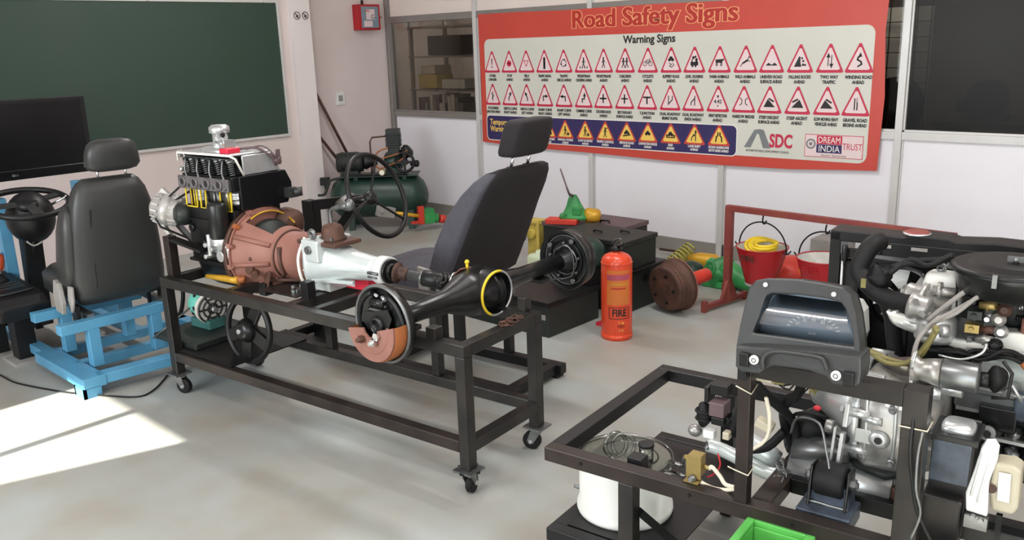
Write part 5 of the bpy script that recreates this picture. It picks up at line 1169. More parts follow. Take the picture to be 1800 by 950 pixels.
def wrap(name, a0, a1, z0, z1, R_, m_):
    n = 12; v = []
    for z in (z0, z1):
        for i in range(n + 1):
            a = math.radians(a0 + (a1 - a0) * i / n); v.append(fc + Vector((math.cos(a) * R_, math.sin(a) * R_, z)))
    return fx.p(name, M()._add(v, [(i, i + 1, n + 2 + i, n + 1 + i) for i in range(n)], True), m_)
wrap('label', -92, -2, .205, .40, .0856, 'label_orange'); wrap('label_band', -92, -2, .345, .375, .0859, 'label_mauve'); wrap('label_band', -80, -10, .32, .327, .0859, 'yellow_rod'); wrap('label_band', -75, -20, .295, .303, .0859, 'print_title')
def curved_text(name, s, z, size, m_, ang, R_=.0866, **k):
    vs, fs = lettering(s, size, **k); v = []
    for a_, b_, c_ in vs:
        t_ = math.radians(ang) + a_ / R_; v.append(fc + Vector((math.cos(t_) * (R_ + c_), math.sin(t_) * (R_ + c_), z + b_)))
    fx.p(name, M()._add(v, fs), m_)
curved_text('lettering', 'FIRE', .142, .058, 'print_black', -44, thick=.0015, sx=.78)
fr_ = M()
for z in (.128, .192): 
    v = []; 
    fr_.tube([fc + Vector((math.cos(math.radians(a)) * .0862, math.sin(math.radians(a)) * .0862, z)) for a in range(-82, -2, 8)], .0018, 5)
for a in (-82, -6): fr_.tube([fc + Vector((math.cos(math.radians(a)) * .0862, math.sin(math.radians(a)) * .0862, z)) for z in (.128, .192)], .0018, 5)
fx.p('lettering_frame', fr_, 'print_black')
curved_text('lettering', '2 kg', .10, .020, 'print_yellow', -38); curved_text('lettering', 'TEST', .078, .020, 'print_black', -38); curved_text('lettering', 'A B', .056, .018, 'print_yellow', -38)
one('red_floor_tag', M().bb((-2.90, 3.80, 0), (-2.80, 3.84, .018)), 'red_box', 'small red piece on the floor left of the fire extinguisher', 'tag', (-2.85, 3.82, 0))

# ---------------------------------------------------------------- brown brake drum with red tube and painted parts
dr = T('brake_drum_hub', 'rusty brown brake drum with bright red axle tube lying on the floor', 'brake drum', (-2.68, 4.33, 0))
dcn = Vector((-2.69, 4.27, .162)); dda = Vector((.22, .97, .06)).normalized()
dr.p('drum_face', M().lathe(dcn - dda * .07, dda, [(0, .0), (.0, .05), (.004, .06), (.006, .12), (.014, .138), (.03, .142)], 34), 'rust_brown')
dr.p('drum_band', M().lathe(dcn - dda * .045, dda, [(0, .141), (.02, .144), (.06, .146), (.065, .158), (.085, .160), (.10, .158), (.102, .05)], 36), 'rust_brown')
dr.p('bright_rim', M().torus(dcn + dda * .055, dda, .160, .003, 40, 6), 'rust_pink')
xx, yy, _ = perp(dda)
for k in range(5): dr.p('drum_slot', M().bar(dcn - dda * .069 + xx * (.02 + .0) + yy * (-.03 + k * .014), dcn - dda * .069 + xx * .055 + yy * (-.03 + k * .014), .004, .003, up=dda), 'print_black')
for k in range(5):
    a = k * 1.257; dr.p('drum_bolt', M().bolt(dcn - dda * .066 + (xx * math.cos(a) + yy * math.sin(a)) * .085, -dda, .009, .01), 'steel_black')
dr.p('red_tube', M().lathe(dcn + dda * .05, dda, [(0, .042), (.25, .042), (.26, .038)], 26), 'red_part')
dr.p('clip', M().box(dcn + dda * .0 + xx * .0 + yy * .135, (.03, .03, .02)), 'spring_yellow')
sp = T('coil_spring', 'yellow green coil spring leaning on painted parts near the partition', 'spring', (-3.258, 5.150, 0.006))
sa = Vector((-3.245, 5.100, 0.019)); sb = Vector((-3.162, 5.250, 0.126)); sdir = (sb - sa)
sp.p('coil', M().helix(sa, sdir, .052, .0075, 8, sdir.length + .02, 14, 6), 'spring_yellow')
gm = Vector((-2.948, 4.850, 0.086)); one('damper_housing', M().lathe(gm - Vector((.10, .06, .0)), (.8, .5, -.02), [(0, .05), (.02, .07), (.05, .072), (.052, .064), (.07, .064), (.072, .074), (.09, .074), (.092, .066), (.16, .08), (.22, .06), (.24, .02)], 24), 'green_dark', 'dark green ribbed damper housing behind the brown brake drum', 'housing', tuple(gm))
yc = Vector((-3.011, 5.200, 0.083)); one('yellow_cone', M().lathe(yc - Vector((.11, .02, 0)), (1, .1, 0), [(0, .03), (.08, .055), (.20, .055), (.24, .02)], 18), 'yellow_rod', 'yellow cone shaped part lying beside the coil spring', 'cone', tuple(yc))
one('brown_rod', M().cyl((-3.541, 5.450, 0.043), (-3.124, 5.450, 0.049), .010, n=8), 'rust_brown', 'thin brown rod along the skirting behind the coil spring', 'rod', (-3.340, 5.450, 0.044))
gt = T('painted_casting', 'bright green painted axle casting on the floor behind the red stand', 'casting', (-2.726, 4.950, 0.013)); g0 = Vector((-2.738, 4.950, 0.097))
gt.p('casting_body', M().blob(g0, (.11, .10, .10), .14, 20, 12, 2), 'green_paint')
gt.p('casting_cone', M().lathe(g0 + Vector((.02, .0, .02)), (1, -.1, -.35), [(0, .08), (.10, .07), (.28, .04), (.36, .04)], 20), 'green_paint')
gt.p('casting_flange', M().lathe(g0 + Vector((-.03, -.06, .02)), (-.5, -1, .2), [(0, .04), (.01, .055), (.03, .055), (.03, .03)], 18), 'green_paint')
gt.p('casting_foot', M().bb((g0.x - .10, g0.y - .08, 0), (g0.x + .12, g0.y + .08, g0.z - .05)), 'green_paint', bev=0.01)
gt.p('shaft_end', M().cyl(g0 + Vector((.34, -.04, -.11)), g0 + Vector((.42, -.05, -.13)), .032, n=14), 'steel_grey')
hp = Vector((-2.239, 4.900, 0.243)); rh = T('red_round_cover', 'red domed cover lying on green and yellow painted parts between the buckets', 'cover', (hp.x, hp.y, hp.z - .08))
rh.p('dome', M().lathe(hp + Vector((0, 0, -.06)), (0, -.25, 1), [(0, .12), (.015, .125), (.05, .11), (.08, .075), (.09, .03), (.092, 0)], 26), 'red_part')
rh.p('lug', M().box(hp + Vector((.10, -.06, -.03)), (.05, .03, .03)), 'orange_paint')
one('yellow_bracket', M().blob(hp + Vector((-.10, -.04, -.11)), (.06, .06, .07), .25).bb(tuple(hp + Vector((-.14, -.08, -.40)))[:2] + (0.0,), tuple(hp + Vector((-.06, .0, -.10)))), 'yellow_rod', 'small yellow painted bracket left of the red domed cover', 'bracket', (hp.x - .1, hp.y, 0))
one('green_casting_block', M().bb((hp.x - .02, hp.y - .10, 0), (hp.x + .20, hp.y + .08, hp.z - .11)), 'green_paint', 'green painted block under the red domed cover', 'block', (hp.x + .1, hp.y, 0), bev=0.02)
one('grey_carton', M().bb((hp.x - .08, 5.35, 0), (hp.x + .14, 5.55, .30)), 'cloth_grey', 'small grey carton against the partition behind the red cover', 'carton', (hp.x, 5.45, 0), bev=0.004)

# ---------------------------------------------------------------- red bucket stand
p0 = Vector((-2.50, 4.60, 0)); pe = Vector((-1.225, 4.43, 0)); sdv = (pe - p0).normalized(); sn = Vector((-sdv.y, sdv.x, 0))
ST = T('bucket_stand', 'dark red steel stand with a long top rail holding two fire buckets', 'stand', tuple(p0))
ST.p('post', M().bar(p0 + Vector((0, 0, .10)), p0 + Vector((0, 0, .612)), .042), 'rust_stand', bev=0.002)
ST.p('post', M().bar(pe + Vector((0, 0, .10)), pe + Vector((0, 0, .612)), .042), 'rust_stand', bev=0.002)
ST.p('top_rail', M().bar(p0 + sdv * -.02 + Vector((0, 0, .605)), pe + sdv * .03 + Vector((0, 0, .625)), .035, .035), 'rust_stand', bev=0.002)
for c_ in (p0, pe):
    ST.p('foot_bar', M().bar(c_ - sn * .22 + Vector((0, 0, .03)), c_ + sn * .18 + Vector((0, 0, .03)), .03), 'rust_stand')
    ST.p('foot_tip', M().bar(c_ - sn * .22 + Vector((0, 0, .0)), c_ - sn * .22 + Vector((0, 0, .07)), .03), 'rust_stand')
    ST.p('foot_tip', M().bar(c_ + sn * .18 + Vector((0, 0, .0)), c_ + sn * .18 + Vector((0, 0, .05)), .03), 'rust_stand')
    for s_ in (-1, 1): ST.p('gusset', M().plate([c_ + sn * s_ * .015 + Vector((0, 0, .17)), c_ + sn * s_ * .075 + Vector((0, 0, .045)), c_ + sn * s_ * .02 + Vector((0, 0, .045))], sdv * .02), 'rust_stand')
    ST.p('lower_sleeve', M().bar(c_ + Vector((0, 0, .04)), c_ + Vector((0, 0, .14)), .05), 'rust_stand')
ST.p('end_bracket', M().bar(pe + sdv * .02 + Vector((0, 0, .60)), pe + sdv * .02 + Vector((0, 0, .52)), .035), 'rust_stand')
ST.p('end_bolt', M().bolt(pe + sdv * .02 + Vector((0, -.02, .55)), (0, -1, 0), .011, .01), 'steel_grey')
def bucket(hx, label, first=None):
    c = p0 + sdv * hx
    hz = .578
    b_ = T('fire_bucket', label, 'bucket', (c.x, c.y, .19), group='red fire buckets hanging on the stand')
    o_ = Vector((c.x, c.y, 0)); top = .405; R_ = .148
    b_.p('bucket_body', M().lathe(o_ + Vector((0, 0, .19)), (0, 0, 1), [(0, 0), (0, .085), (.005, .09), (top - .19, R_)], 36, cap=False), 'red_paint')
    b_.p('bucket_lining', M().lathe(o_ + Vector((0, 0, .195)), (0, 0, 1), [(0, 0), (0, .086), (top - .195, R_ - .003)], 36, cap=False), 'enamel_white')
    b_.p('rim', M().torus(o_ + Vector((0, 0, top)), (0, 0, 1), R_, .0045, 40, 6), 'red_paint')
    b_.p('foot_ring', M().lathe(o_ + Vector((0, 0, .178)), (0, 0, 1), [(0, .092), (.015, .092)], 30, cap=False), 'cloth_grey')
    pts = [o_ + sdv * (math.cos(a) * (R_ + .012)) + Vector((0, 0, top - .01 + math.sin(a) * .155)) for a in [PI * i / 18 for i in range(19)]]
    pts = [pts[0] + sdv * .03 + Vector((0, 0, .012)), pts[0] + sdv * .008 - Vector((0, 0, .010))] + pts + [pts[-1] - sdv * .008 - Vector((0, 0, .010)), pts[-1] - sdv * .03 + Vector((0, 0, .012))]
    b_.p('bail_handle', M().tube(pts, .0045, 7, k=2), 'black_rubber')
    for s_ in (-1, 1): b_.p('ear', M().torus(o_ + sdv * s_ * (R_ + .006) + Vector((0, 0, top - .012)), sn, .010, .003, 12, 5), 'steel_black')
    b_.p('worn_lettering', put_text(M(), 'FIRE', o_ + sdv * -.0 - sn * (R_ - .012) + Vector((0, 0, top - .065)), sdv, (sn * -.22 + Vector((0, 0, 1))), .05, thick=.001), 'rust_brown' if hx < .5 else 'red_paint')
    hk = o_ + Vector((0, 0, .0))
    ST.p('hook', M().tube([hk + Vector((0, 0, .59)), hk + Vector((-.004, 0, .565)), hk + Vector((.0, 0, .542)), hk + Vector((.014, 0, .545)), hk + Vector((.018, 0, .562))], .0045, 6, k=3), 'black_rubber')
    return b_
bucket(.235, 'left red fire bucket with coiled yellow hose inside, hanging on the stand')
bucket(.635, 'right red fire bucket with white lining, half hidden by the black radiator')
hc = p0 + sdv * .235
hose = M()
for k in range(4): hose.torus((hc.x - .01 + .01 * k, hc.y + .01 * (k % 2), .405 + .006 * k), (.25 - .1 * k, -.35 + .08 * k, 1), .085 - .008 * k, .010, 28, 8)
one('yellow_hose', hose, 'yellow_paint', 'yellow hose coiled inside the left fire bucket', 'hose', (hc.x, hc.y, .40))

# ---------------------------------------------------------------- second bench at the right (frame 2)
R_ = T('transaxle_bench', 'black square tube bench in the right foreground carrying a transverse engine', 'bench', (.75, .37, 0), 2)
def rq(x0, y0, z0, x1, y1, z1, m_='steel_brown', name='rail'):
    return R_.p(name, M().bb((x0, y0, z0), (x1, y1, z1)), m_, bev=0.0025)
rq(0, 0, .458, 1.50, .042, .50); rq(0, .708, .458, 1.50, .75, .50, 'steel_black'); rq(0, .042, .458, .045, .708, .50, 'steel_black'); rq(1.458, .042, .458, 1.50, .708, .50)
rq(.0, 0, .205, .36, .042, .245, 'steel_black'); rq(0, .042, .205, .045, .708, .245, 'steel_black'); rq(0, .708, .205, 1.50, .75, .245, 'steel_black'); rq(.36, 0, .205, 1.50, .042, .245, 'steel_black')
for x in (.235, 1.455):
    rq(x, 0, .07, x + .045, .042, .458, 'steel_dark', name='leg'); rq(x, .708, .07, x + .045, .75, .458, 'steel_black', name='leg')
rq(.0, .60, .07, .045, .645, .205, 'steel_black', name='leg') if False else None
rq(.235, .05, .458, .280, .09, .512, 'steel_black', name='stub_post'); rq(.235, .042, .458, .285, .10, .462, 'steel_black', name='cross_member')
rq(.585, .042, .458, .635, .708, .50, 'steel_brown', name='cross_member'); rq(.635, .185, .458, 1.458, .228, .50, 'steel_black', name='inner_rail')
rq(.555, .0, .50, .587, .036, .872, 'steel_brown', name='upright'); rq(.915, -.002, .10, .965, .046, .872, 'steel_dark', name='upright')
rq(.587, .0, .83, .915, .04, .872, 'steel_dark', name='cross_bar')
for x in (.258, 1.478):
    for y in (.02, .73):
        R_.p('caster', M().bb((x - .04, y - .04, .062), (x + .04, y + .04, .07)).lathe((x - .014, y, .031), (1, 0, 0), [(0, .031), (.028, .031)], 20), 'black_rubber')
R_.p('diagonal_stay', M().bar((.285, .03, .37), (.42, .25, .09), .022), 'steel_black')
R_.p('lower_shelf', M().bb((.02, .05, .238), (.36, .70, .244)), 'steel_black')
for p_ in ((.12, .0, .48), (.70, .0, .48), (.44, 0, .48)): R_.p('rail_bolt', M().bolt(p_, (0, -1, 0), .005, .003), 'black_rubber')
R_.p('cable_tie', M().tube([(.552, -.003, .803), (.590, -.003, .790), (.590, .039, .80)], .0018, 5), 'wire_white')
R_.p('cable_tie', M().tube([(.552, -.003, .587), (.590, -.003, .580), (.590, .039, .588)], .0018, 5).tube([(.552, -.003, .587), (.54, -.006, .592)], .0018, 5), 'wire_white')
R_.p('cable_tie', M().tube([(.912, -.005, .79), (.968, -.005, .79), (.968, .049, .79)], .0018, 5), 'wire_white')

# painted mount pillar and rubber mounts
pt = T('engine_mount_pillar', 'tall black steel mount pillar with a worn blue grey painted face', 'mount', (1.0, .2, .5), 2)
pt.p('pillar', M().prism([(-.040, .50), (.038, .50), (.045, .60), (.045, .73), (-.040, .73)], (1.0, .19, 0), (1, 0, 0), (0, 0, 1), .07), 'steel_black', bev=0.004)
pt.p('painted_face', M().plate([(.962, .119, .625), (1.038, .119, .625), (1.040, .119, .722), (.964, .119, .722)], (0, -.002, 0)), 'paint_steel_blue')
pt.p('lower_channel', M().bb((.955, .085, .41), (1.035, .15, .60)), 'steel_dark', bev=0.004)
pt.p('top_cap', M().loft([sup((1.005, .17, z), (1, 0, 0), (0, 1, 0), rx, ry, 18, 4) for z, rx, ry in ((.73, .034, .035), (.745, .034, .035), (.752, .028, .03))]), 'silver')
pt.p('top_lip', M().bb((.955, .118, .718), (1.05, .23, .735)), 'black_paint', bev=0.003)
m1 = T('rubber_engine_mount', 'black round rubber engine mount on a blue black bracket on the front rail', 'mount', (.745, .12, .5), 2)
mc1 = Vector((.752, .12, .560))
m1.p('rubber_bush', M().lathe(mc1 - Vector((.036, 0, 0)), (1, 0, 0), [(0, .02), (0, .036), (.006, .042), (.066, .042), (.072, .036), (.072, .02)], 26), 'black_rubber')
m1.p('through_bolt', M().cyl(mc1 - Vector((.062, 0, 0)), mc1 + Vector((.062, 0, 0)), .008, n=10).lathe(mc1 + Vector((.045, 0, 0)), (1, 0, 0), [(0, .014), (.012, .014)], 6, sm=False).lathe(mc1 - Vector((.055, 0, 0)), (1, 0, 0), [(0, .014), (.012, .014)], 6, sm=False), 'steel_grey')
for s_ in (-1, 1): m1.p('cheek_plate', M().prism([(-.045, -.065), (.045, -.065), (.03, .03), (-.02, .035)], mc1 + Vector((.043 * s_ - .003, 0, 0)), (0, 1, 0), (0, 0, 1), .006), 'black_paint', bev=0.002)
m1.p('weld_bracket', M().prism([(-.045, 0), (.050, 0), (.044, .055), (-.036, .055)], (.752, .155, .50), (1, 0, 0), (0, 0, 1), .06).bb((.69, .05, .4585), (.815, .155, .502)), 'paint_steel_blue', bev=0.003)
m1.p('weld_seam', M().tube([(.70, .092, .504), (.73, .091, .506), (.76, .092, .504), (.80, .091, .505)], .004, 5, k=3), 'steel_grey')

# ---- instrument cluster
IC = T('instrument_cluster', 'grey plastic dashboard hood with glossy speedometer lens on the bench uprights', 'dashboard', (.73, -.03, .83), 2)
dV = Vector((-.004, .070, -.020))
outer = [(0.562, -0.039, 0.910), (0.563, -0.023, 0.957), (0.566, -0.007, 1.001), (0.570, 0.007, 1.041), (0.583, 0.014, 1.061), (0.610, 0.017, 1.069), (0.674, 0.019, 1.075), (0.736, 0.018, 1.074), (0.774, 0.017, 1.071), (0.794, 0.012, 1.056), (0.809, 0.001, 1.023), (0.822, -0.015, 0.979), (0.832, -0.030, 0.935), (0.758, -0.031, 0.931), (0.698, -0.033, 0.927), (0.622, -0.035, 0.921)]
inner = [(0.595, -0.025, 0.949), (0.599, -0.019, 0.966), (0.604, -0.012, 0.986), (0.609, -0.002, 1.016), (0.613, 0.004, 1.033), (0.624, 0.006, 1.038), (0.679, 0.007, 1.043), (0.741, 0.007, 1.043), (0.775, 0.006, 1.039), (0.787, 0.002, 1.026), (0.801, -0.008, 0.999), (0.809, -0.016, 0.977), (0.814, -0.023, 0.955), (0.755, -0.024, 0.953), (0.694, -0.024, 0.952), (0.631, -0.025, 0.950)]
IC.p('hood', M().ringplate(outer, inner, dV), 'dash_plastic', bev=0.004)
inn2 = [Vector(p) + dV * .75 for p in inner]
IC.p('dial_plate', M().plate(inn2, Vector((0, .004, 0))), 'dial_grey')
ln = M(); NR = 9; vL = []
lb = [Vector(inner[0]), Vector(inner[12])]; lt = [Vector(inner[5]), Vector(inner[8])]
for j in range(NR):
    f = j / (NR - 1)
    l_ = lb[0].lerp(lt[0], f); r_ = lb[1].lerp(lt[1], f); dd = dV * (.70 - .55 * math.sin(PI * min(1, .12 + .88 * f)) ** .8)
    for i in range(11):
        vL.append(l_.lerp(r_, i / 10) + dd)
IC.p('lens', ln._add(vL, [(j * 11 + i, j * 11 + i + 1, (j + 1) * 11 + i + 1, (j + 1) * 11 + i) for j in range(NR - 1) for i in range(10)], True), 'lens_clear')
IC.p('hood_back', M().plate([Vector(p) + dV * .98 for p in outer], Vector((0, .01, 0))), 'black_plastic')
# dial print in the plane of the dial plate
dO = Vector((0.714, -0.019, 0.968)) + dV * .735; dX = (Vector(inner[12]) - Vector(inner[0])).normalized(); dN = Vector((0, -1, .35)).normalized(); dY = dN.cross(dX).normalized() if dN.cross(dX).z > 0 else dX.cross(dN).normalized()
dp = M()
for k in range(13):
    a = math.radians(165 - k * 12.5); r0 = .052; dp.bar(dO + dX * math.cos(a) * r0 + dY * math.sin(a) * r0 * .62, dO + dX * math.cos(a) * (r0 + .009) + dY * math.sin(a) * (r0 + .009) * .62, .0022, .0012, up=dN)
for s_, a in (('20', 150), ('40', 120), ('60', 90), ('80', 60), ('100', 28)):
    put_text(dp, s_, dO + dX * math.cos(math.radians(a)) * .040 + dY * math.sin(math.radians(a)) * .024 + dN * .001, dX, dY, .010)
put_text(dp, 'km/h', dO + dY * -.006 + dN * .001, dX, dY, .008)
IC.p('speed_scale', dp, 'print_white')
IC.p('pointer', M().bar(dO + dY * -.03 + dX * .035, dO + dY * -.018 + dX * .028, .003, .002, up=dN).bar(dO + dY * -.03 + dX * .035, dO + dY * -.018 + dX * .042, .003, .002, up=dN).bar(dO + dY * -.042 + dX * .035, dO + dY * -.03 + dX * .035, .003, .002, up=dN), 'print_black')
for p_ in ((0.608, 0.011, 1.054), (0.758, 0.011, 1.053)): IC.p('hood_screw', M().lathe(Vector(p_) + dN * .001, dN, [(0, .0065), (.003, .005)], 14), 'silver')
# lower cowl
low = [(0.571, -0.063, 0.922), (0.632, -0.062, 0.932), (0.706, -0.061, 0.940), (0.766, -0.060, 0.945), (0.840, -0.060, 0.948), (0.843, -0.063, 0.916), (0.842, -0.067, 0.891), (0.828, -0.068, 0.880), (0.786, -0.068, 0.879), (0.773, -0.066, 0.892), (0.734, -0.066, 0.899), (0.660, -0.066, 0.894), (0.642, -0.067, 0.884), (0.630, -0.069, 0.870), (0.587, -0.069, 0.866), (0.573, -0.068, 0.877)]
IC.p('lower_cowl', M().plate(low, (0, .075, .0)), 'dash_plastic', bev=0.005)
IC.p('column_cutout_lip', M().tube([Vector(q) + Vector((0, -.004, 0)) for q in ((0.641, -0.072, 0.888), (0.639, -0.069, 0.913), (0.661, -0.067, 0.930), (0.720, -0.066, 0.935), (0.763, -0.066, 0.933), (0.776, -0.069, 0.911))], .005, 6, k=4), 'dash_plastic')
for q, s_ in (((0.595, -0.070, 0.899), 'P'), ((0.821, -0.071, 0.899), 'P')):
    q = Vector(q)
    IC.p('rocker_switch', M().box(q, (.022, .012, .032)), 'black_plastic', bev=0.003)
for q in ((0.618, -0.070, 0.903), (0.795, -0.070, 0.902)):
    q = Vector(q); IC.p('switch_rosette', M().lathe(q, (0, -1, .1), [(0, .0105), (.005, .0105), (.006, .008)], 20), 'print_white'); IC.p('rosette_mark', M().torus(q + Vector((0, -.0065, 0)), (0, -1, .1), .0045, .001, 14, 5), 'print_black')
IC.p('side_bracket', M().bb((.565, -.03, .83), (.585, .0, .87)), 'black_plastic')

# ---- washer bucket, brass valve, relays
BK = T('paint_bucket', 'tall white plastic bucket with clear lid standing on the bench lower shelf', 'bucket', (.135, .225, .2445), 2)
bc = Vector((.135, .225, .2445))
BK.p('bucket_body', M().lathe(bc, (0, 0, 1), [(0, 0), (0, .140), (.008, .143), (.022, .142), (.028, .135), (.165, .135)], 44, cap=False), 'bucket_white')
BK.p('lid_rim', M().torus(bc + Vector((0, 0, .168)), (0, 0, 1), .139, .006, 48, 8), 'clear_plastic')
BK.p('clear_lid', M().lathe(bc + Vector((0, 0, .168)), (0, 0, 1), [(0, .139), (.004, .12), (.006, .0)], 40, cap=False), 'clear_plastic')
BK.p('coiled_tube', M().torus(bc + Vector((-.03, .0, .195)), (.8, -.5, .25), .035, .006, 24, 7).torus(bc + Vector((-.01, .01, .195)), (.5, -.8, .3), .033, .005, 24, 7).torus(bc + Vector((.02, .0, .182)), (.1, .1, 1), .08, .003, 30, 6), 'clear_plastic')
BK.p('pump_body', M().cyl(bc + Vector((.075, -.01, .172)), bc + Vector((.075, -.01, .225)), .021, n=20), 'clear_plastic')
BK.p('pump_cap', M().lathe(bc + Vector((.075, -.01, .222)), (0, 0, 1), [(0, .023), (.008, .023), (.009, .019)], 20), 'black_plastic')
BK.p('pump_motor', M().cyl(bc + Vector((.075, -.01, .11)), bc + Vector((.075, -.01, .17)), .016, n=14), 'cast_alloy')
BK.p('lug', M().cyl(bc + Vector((-.135, -.03, .035)), bc + Vector((-.155, -.035, .04)), .006, n=8), 'steel_grey')
bv = T('brass_valve', 'square brass valve block bolted on the front rail of the right bench', 'valve', (.435, .06, .50), 2)
bp_ = Vector((0.432, 0.050, 0.535)); 
bv.p('valve_block', M().box(bp_ + Vector((.0, .01, .006)), (.036, .034, .056)), 'brass', bev=0.002)
bv.p('valve_plate', M().box(bp_ + Vector((.0, -.010, .004)), (.040, .003, .060)).box(bp_ + Vector((.0, -.012, -.032)), (.040, .030, .003)), 'brass')
bv.p('valve_nut', M().lathe(bp_ + Vector((0.0, -.013, -.026)), (0, -1, .2), [(0, .011), (.010, .010), (.012, .006), (.018, .006)], 10), 'steel_grey')
bv.p('valve_nipple', M().cyl(bp_ + Vector((.018, .01, .004)), bp_ + Vector((.034, .01, .0)), .006, n=10).cyl(bp_ + Vector((-.018, .01, .014)), bp_ + Vector((-.034, .01, .016)), .006, n=10), 'brass')
wh = lambda nm, pts, r, m_, lab, cat='hose', fr=2, k=5: one(nm, M().tube(pts, r, 8, k=k), m_, lab, cat, tuple(pts[0]), fr)
wh('white_tube', [bp_ + Vector((.034, .01, .0)), (0.474, 0.060, 0.542), (0.496, 0.060, 0.522), (0.514, 0.050, 0.510), (0.547, 0.030, 0.520)], .0055, 'wire_white', 'off white tube curving from the brass valve to the upright')
wh('white_tube', [(0.453, 0.040, 0.503), (0.480, 0.050, 0.490), (0.518, 0.040, 0.500), (0.548, 0.030, 0.517)], .0055, 'wire_white', 'off white tube lying along the front rail under the other one')
wh('clear_tube', [bc + Vector((.13, .02, .17)), (0.342, 0.100, 0.504), (0.384, 0.080, 0.514), bp_ + Vector((-.034, .01, .016))], .006, 'clear_plastic', 'clear tube between bucket lid and brass valve')
wh('clear_tube', [bc + Vector((.13, -.01, .16)), (0.360, 0.080, 0.485), (0.402, 0.060, 0.496)], .005, 'clear_plastic', 'lower clear tube leaving the bucket lid')
wh('red_wire', [(0.452, 0.150, 0.535), (0.471, 0.120, 0.521), (0.467, 0.100, 0.506), (0.453, 0.080, 0.498)], .0022, 'wire_red', 'thin red wire hanging beside the brass valve', 'wire')

RL = T('relay_cluster', 'cluster of black and purple brown relays with white connectors behind the left upright', 'relay', (0.436, 0.200, 0.523), 2)
rl = Vector((0.433, 0.200, 0.632))
RL.p('relay_box', M().box(rl + Vector((.0, 0, .012)), (.042, .05, .040)), 'purple_brown', bev=0.003)
RL.p('relay_box', M().box(rl + Vector((.004, .0, -.020)), (.036, .05, .022)), 'steel_black', bev=0.003)
RL.p('bellows', M().blob(Vector((0.390, 0.200, 0.615)), (.022, .022, .035), .1).torus(Vector((0.390, 0.200, 0.603)), (0, 0, 1), .021, .004, 16, 6).torus(Vector((0.390, 0.200, 0.625)), (0, 0, 1), .022, .004, 16, 6), 'black_rubber')
RL.p('top_bracket', M().box(Vector((0.428, 0.220, 0.690)), (.050, .04, .030)).box(Vector((0.396, 0.220, 0.672)), (.012, .05, .045)), 'black_plastic', bev=0.002)
RL.p('alloy_pot', M().sph(Vector((0.365, 0.200, 0.560)), (.020, .018, .017), 16, 10), 'cast_alloy')
RL.p('connector', M().box(Vector((0.416, 0.180, 0.573)), (.030, .025, .022)), 'white_plastic', bev=0.002)
RL.p('connector', M().box(Vector((0.464, 0.180, 0.580)), (.018, .025, .020)), 'cream_plastic', bev=0.002)
RL.p('earth_strap', M().tube([(0.407, 0.180, 0.544), (0.419, 0.160, 0.535)], .004, 6), 'steel_grey')
RL.p('socket_loom', M().blob(Vector((0.481, 0.200, 0.617)), (.022, .02, .035), .3), 'black_rubber')
one('white_duct', M().tube([(0.387, 0.240, 0.505), (0.429, 0.240, 0.501), (0.490, 0.250, 0.479), (0.543, 0.260, 0.458), (0.582, 0.260, 0.459)], .019, 18, k=4), 'silver_paint', 'white painted pipe slanting below the relays towards the transaxle', 'pipe', (0.478, 0.240, 0.483), 2)
one('silver_canister', M().lathe(Vector((0.506, 0.300, 0.499)), (.9, .2, -.5), [(-.05, .0), (-.045, .02), (-.03, .03), (.03, .034), (.06, .028)], 22), 'silver_paint', 'short silver canister behind the left upright', 'canister', (0.506, 0.300, 0.499), 2)
one('cream_connector', M().box(Vector((0.557, 0.200, 0.624)), (.045, .03, .024), R=Matrix.Rotation(.3, 3, 'Y')), 'cream_plastic', 'cream plastic plug hanging in the wiring beside the left upright', 'connector', (0.557, 0.200, 0.624), 2, bev=0.003)
one('cream_connector', M().box(Vector((0.600, 0.050, 0.816)), (.040, .02, .018)), 'cream_plastic', 'cream plastic plug just below the dashboard cowl', 'connector', (0.600, 0.050, 0.816), 2, bev=0.003)

# ---- wiring looms
rw = random.Random(11)
def loom(pts, r, m_, lab, n=1, j=.0):
    mb = M()
    for i in range(n):
        mb.tube([Vector(p) + Vector((rw.uniform(-j, j), rw.uniform(-j, j), rw.uniform(-j, j))) for p in pts], r, 7, k=4)
    return one('wiring_loom', mb, m_, lab, 'wiring', tuple(pts[0]), 2)
loom([(0.546, 0.120, 0.774), (0.570, 0.150, 0.735), (0.599, 0.200, 0.685), (0.615, 0.250, 0.622), (0.626, 0.250, 0.552), (0.616, 0.220, 0.497)], .011, 'black_rubber', 'thick black wiring loom from dashboard cowl down into the bench', 2, .006)
loom([(0.668, 0.120, 0.818), (0.639, 0.180, 0.739), (0.607, 0.220, 0.684), (0.587, 0.260, 0.611), (0.608, 0.280, 0.559), (0.619, 0.280, 0.504)], .012, 'black_rubber', 'black taped loom falling from the middle of the dashboard cowl', 2, .008)
loom([(0.597, 0.240, 0.597), (0.554, 0.240, 0.545), (0.516, 0.220, 0.527), (0.492, 0.200, 0.538)], .010, 'black_rubber', 'black loom running to the relays', 2, .006)
loom([(0.602, 0.200, 0.534), (0.624, 0.160, 0.534), (0.623, 0.140, 0.522)], .002, 'steel_grey', 'bare silver wires hanging from the loom end', 7, .016)
loom([(0.575, 0.140, 0.725), (0.587, 0.140, 0.674), (0.583, 0.130, 0.615), (0.544, 0.100, 0.578), (0.538, 0.080, 0.538)], .004, 'wire_white', 'pale wires running down beside the left upright', 2, .003)
loom([(0.579, 0.140, 0.783), (0.621, 0.120, 0.790), (0.648, 0.120, 0.807), (0.679, 0.120, 0.802), (0.688, 0.150, 0.761)], .0025, 'wire_yellow', 'thin yellow wires below the dashboard cowl', 7, .012)
loom([(0.593, 0.140, 0.782), (0.629, 0.140, 0.774), (0.662, 0.140, 0.800), (0.710, 0.140, 0.796)], .0025, 'black_rubber', 'thin black wires bunched below the dashboard cowl', 10, .014)
